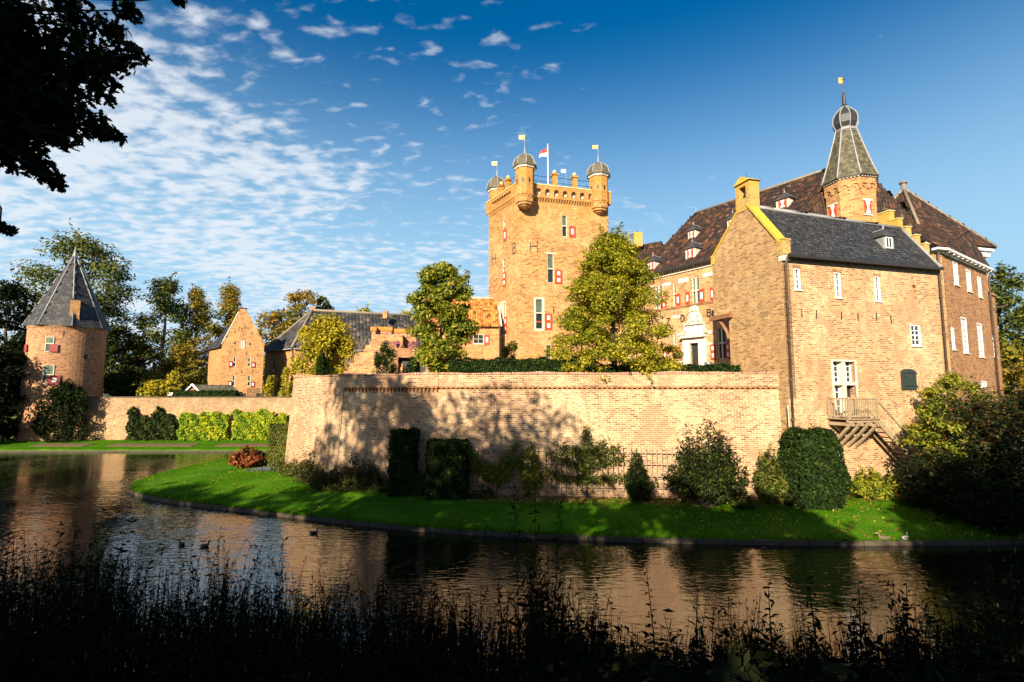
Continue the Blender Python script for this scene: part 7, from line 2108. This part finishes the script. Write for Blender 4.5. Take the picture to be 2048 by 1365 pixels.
for i in range(16000):               # low leaf litter and ivy closing the ground
    y = 2.6 + 7.6 * rw_.random(); x = rw_.uniform(-1.25, 1.25) * (y + 1.5)
    a = rw_.uniform(0, 6.283)
    LP.append(Vector((x, y, bank_z(x, y) + rw_.uniform(.02, .22)))); LD.append(Vector((math.cos(a), math.sin(a), .2))); LS.append(rw_.uniform(.04, .09))
SVn = np.array([tuple(v) for v in SV])
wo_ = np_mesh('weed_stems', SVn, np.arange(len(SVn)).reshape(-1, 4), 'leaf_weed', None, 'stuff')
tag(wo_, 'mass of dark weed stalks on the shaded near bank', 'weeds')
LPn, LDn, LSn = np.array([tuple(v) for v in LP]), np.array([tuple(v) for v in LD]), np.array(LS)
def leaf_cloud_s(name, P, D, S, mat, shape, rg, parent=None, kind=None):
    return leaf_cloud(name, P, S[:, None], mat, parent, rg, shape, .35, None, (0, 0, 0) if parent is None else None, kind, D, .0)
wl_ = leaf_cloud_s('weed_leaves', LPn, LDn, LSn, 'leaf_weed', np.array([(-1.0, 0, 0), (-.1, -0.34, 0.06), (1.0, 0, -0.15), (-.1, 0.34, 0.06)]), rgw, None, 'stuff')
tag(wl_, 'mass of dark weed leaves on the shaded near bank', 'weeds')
# single tall weeds that stand out
def tall_weed(label, x, ytop, Y, n, ls, seed, shape=LANCE, droop=-.2, name='tall_weed', stem=.012, mat='leaf_weed', lo=.25):
    b_ = at(x, 1200, Y); bx_, by_ = b_.x, Y; zb_ = bank_z(bx_, by_); zt_ = at(x, ytop, Y).z; h = zt_ - zb_
    root = thing(name, label, 'weed', (bx_, by_, zb_), 'tall single weeds on the near bank')
    rg = np.random.default_rng(seed); rd_ = random.Random(seed)
    lean = Vector((rd_.uniform(-.08, .08), 0, 0)) * h
    pts = [Vector((bx_, by_, zb_ - .05)), Vector((bx_, by_, zb_ + h * .5)) + lean * .4, Vector((bx_, by_, zt_)) + lean]
    MB().tube(pts, [stem, stem * .8, stem * .3], 6).build('stem', mat, root, True)
    P, D, S = [], [], []
    for k in range(n):
        t = lo + (1 - lo) * k / n; c = pts[0].lerp(pts[1], t / .5) if t < .5 else pts[1].lerp(pts[2], (t - .5) / .5)
        a = k * 2.4; dv = Vector((math.cos(a), math.sin(a), .55 + droop * rd_.random())); s = ls * (1.15 - .7 * t) * rd_.uniform(.75, 1.15)
        P.append(tuple(c + dv.normalized() * s)); D.append(tuple(dv)); S.append(s)
    leaf_cloud_s('leaves', np.array(P), np.array(D), np.array(S), mat, shape, rg, root)
    return root
W_BROAD = np.array([(-1.0, 0, 0), (-.1, -0.38, 0.08), (1.0, 0, -0.3), (-.1, 0.38, 0.08)])
for i, (x, yt, Y, n_, ls, sh__, lab) in enumerate((
    (1040, 962, 8.6, 60, .16, LANCE, 'tallest narrow leafed weed before the pear trellis'), (1072, 985, 8.4, 52, .15, LANCE, 'second tall narrow leafed weed, just right of the tallest'),
    (1104, 1005, 8.5, 46, .14, LANCE, 'third narrow leafed weed of the clump, shortest'), (1088, 1085, 8.0, 60, .075, W_BROAD, 'bushy weed at the foot of the narrow leafed clump'),
    (1010, 1130, 7.8, 46, .07, W_BROAD, 'bushy weed left of the narrow leafed clump'), (1312, 1135, 7.4, 24, .07, W_BROAD, 'thin weed against the right water reflection'),
    (1540, 1165, 7.0, 30, .10, W_BROAD, 'broad leafed stalk against the gold reflection, left one'),
    (1715, 1160, 6.8, 24, .10, W_BROAD, 'broad leafed stalk below the landing stair'),
    (1806, 1165, 6.8, 26, .10, W_BROAD, 'arching broad leafed stalk, right of the reflection'), (1385, 1165, 7.3, 18, .06, W_BROAD, 'short thin weed in the right foreground'), (1630, 1150, 7.1, 24, .09, W_BROAD, 'leafy stalk left of the landing stair reflection'))):
    tall_weed(lab, x, yt, Y, n_, ls, 400 + i, sh__)
# dry hogweed umbel
q0, q1 = at(104, 1252, 6.2), at(126, 1178, 6.3)
hw = thing('dry_hogweed', 'dry pale hogweed stalk with seed umbels at lower left', 'weed', q0)
MB().tube([q0 - Vector((0, 0, .4)), q0, q0.lerp(q1, .6) + Vector((-.02, 0, 0)), q1], [.012, .011, .008, .006], 6).build('stem', 'bark_pale', hw, True)
mb = MB(); ru_ = random.Random(6)
for k in range(16):
    e_ = q1 + Vector((ru_.uniform(-.09, .10), ru_.uniform(-.06, .06), ru_.uniform(.02, .10)))
    mb.tube([q1, e_], .0025, 4); mb.lathe(e_, [(.003, e_.z - .012), (.018, e_.z), (.003, e_.z + .012)], 6)
mb.build('seed_umbel', 'bark_pale', hw, True)

# ================================================================== WATER BIRDS
def bird(name, label, loc, head, mats, s=1.0, sleeping=False):
    root = thing(name, label, 'duck', loc)
    c, sn = math.cos(head), math.sin(head)
    def W(a, z, b_=0): return Vector(loc) + Vector((c * a - sn * b_, sn * a + c * b_, z)) * s
    path = [(-.24, .13), (-.19, .11), (-.10, .075), (.02, .07), (.10, .085), (.145, .13), (.155, .19), (.165, .235), (.185, .262), (.215, .262), (.235, .255), (.26, .248), (.30, .242)]
    rad = [.012, .045, .085, .098, .085, .055, .036, .036, .044, .040, .026, .016, .008]
    mi = [0, 0, 0, 0, 0, 1, 1, 1, 1, 1, 2, 2]
    MB().tube([W(a, z) for a, z in path], [r * s for r in rad], 10, mi).build('body', mats, root, True)
    for sd in (-1, 1):
        mb = MB(); mb.tube([W(.09, .10, sd * .075), W(-.04, .115, sd * .092), W(-.2, .13, sd * .045)], [.02 * s, .045 * s, .008 * s], 8, 0, True, .5); mb.build('wing', mats[0] if mats[0] != 'duck_grey' else 'duck_brown', root, True)
    return root
for (x, y, hd, lab) in ((628, 1068, .2, 'black coot swimming on the bronze reflection'), (363, 1091, 2.6, 'left of two black coots near the weeds'), (409, 1094, .4, 'right of two black coots near the weeds')):
    q = atz(x, y, .0); bird('coot', lab, (q.x, q.y, -.02), hd, ['coot_black', 'coot_black', 'flag_white'], .8)
for (x, y, hd, ms, lab) in ((1769, 1078, 2.9, ['duck_brown', 'duck_brown', 'duck_bill'], 'brown duck resting on the kerb'), (1815, 1079, .5, ['duck_grey', 'duck_green', 'duck_bill'], 'mallard drake with dark head on the kerb')):
    q = atz(x, y, .22); bird('duck', lab, (q.x, 20.05, .165), hd, ms, .95)
print('verts', sum(len(o.data.polygons) for o in bpy.data.objects if o.type == 'MESH'))
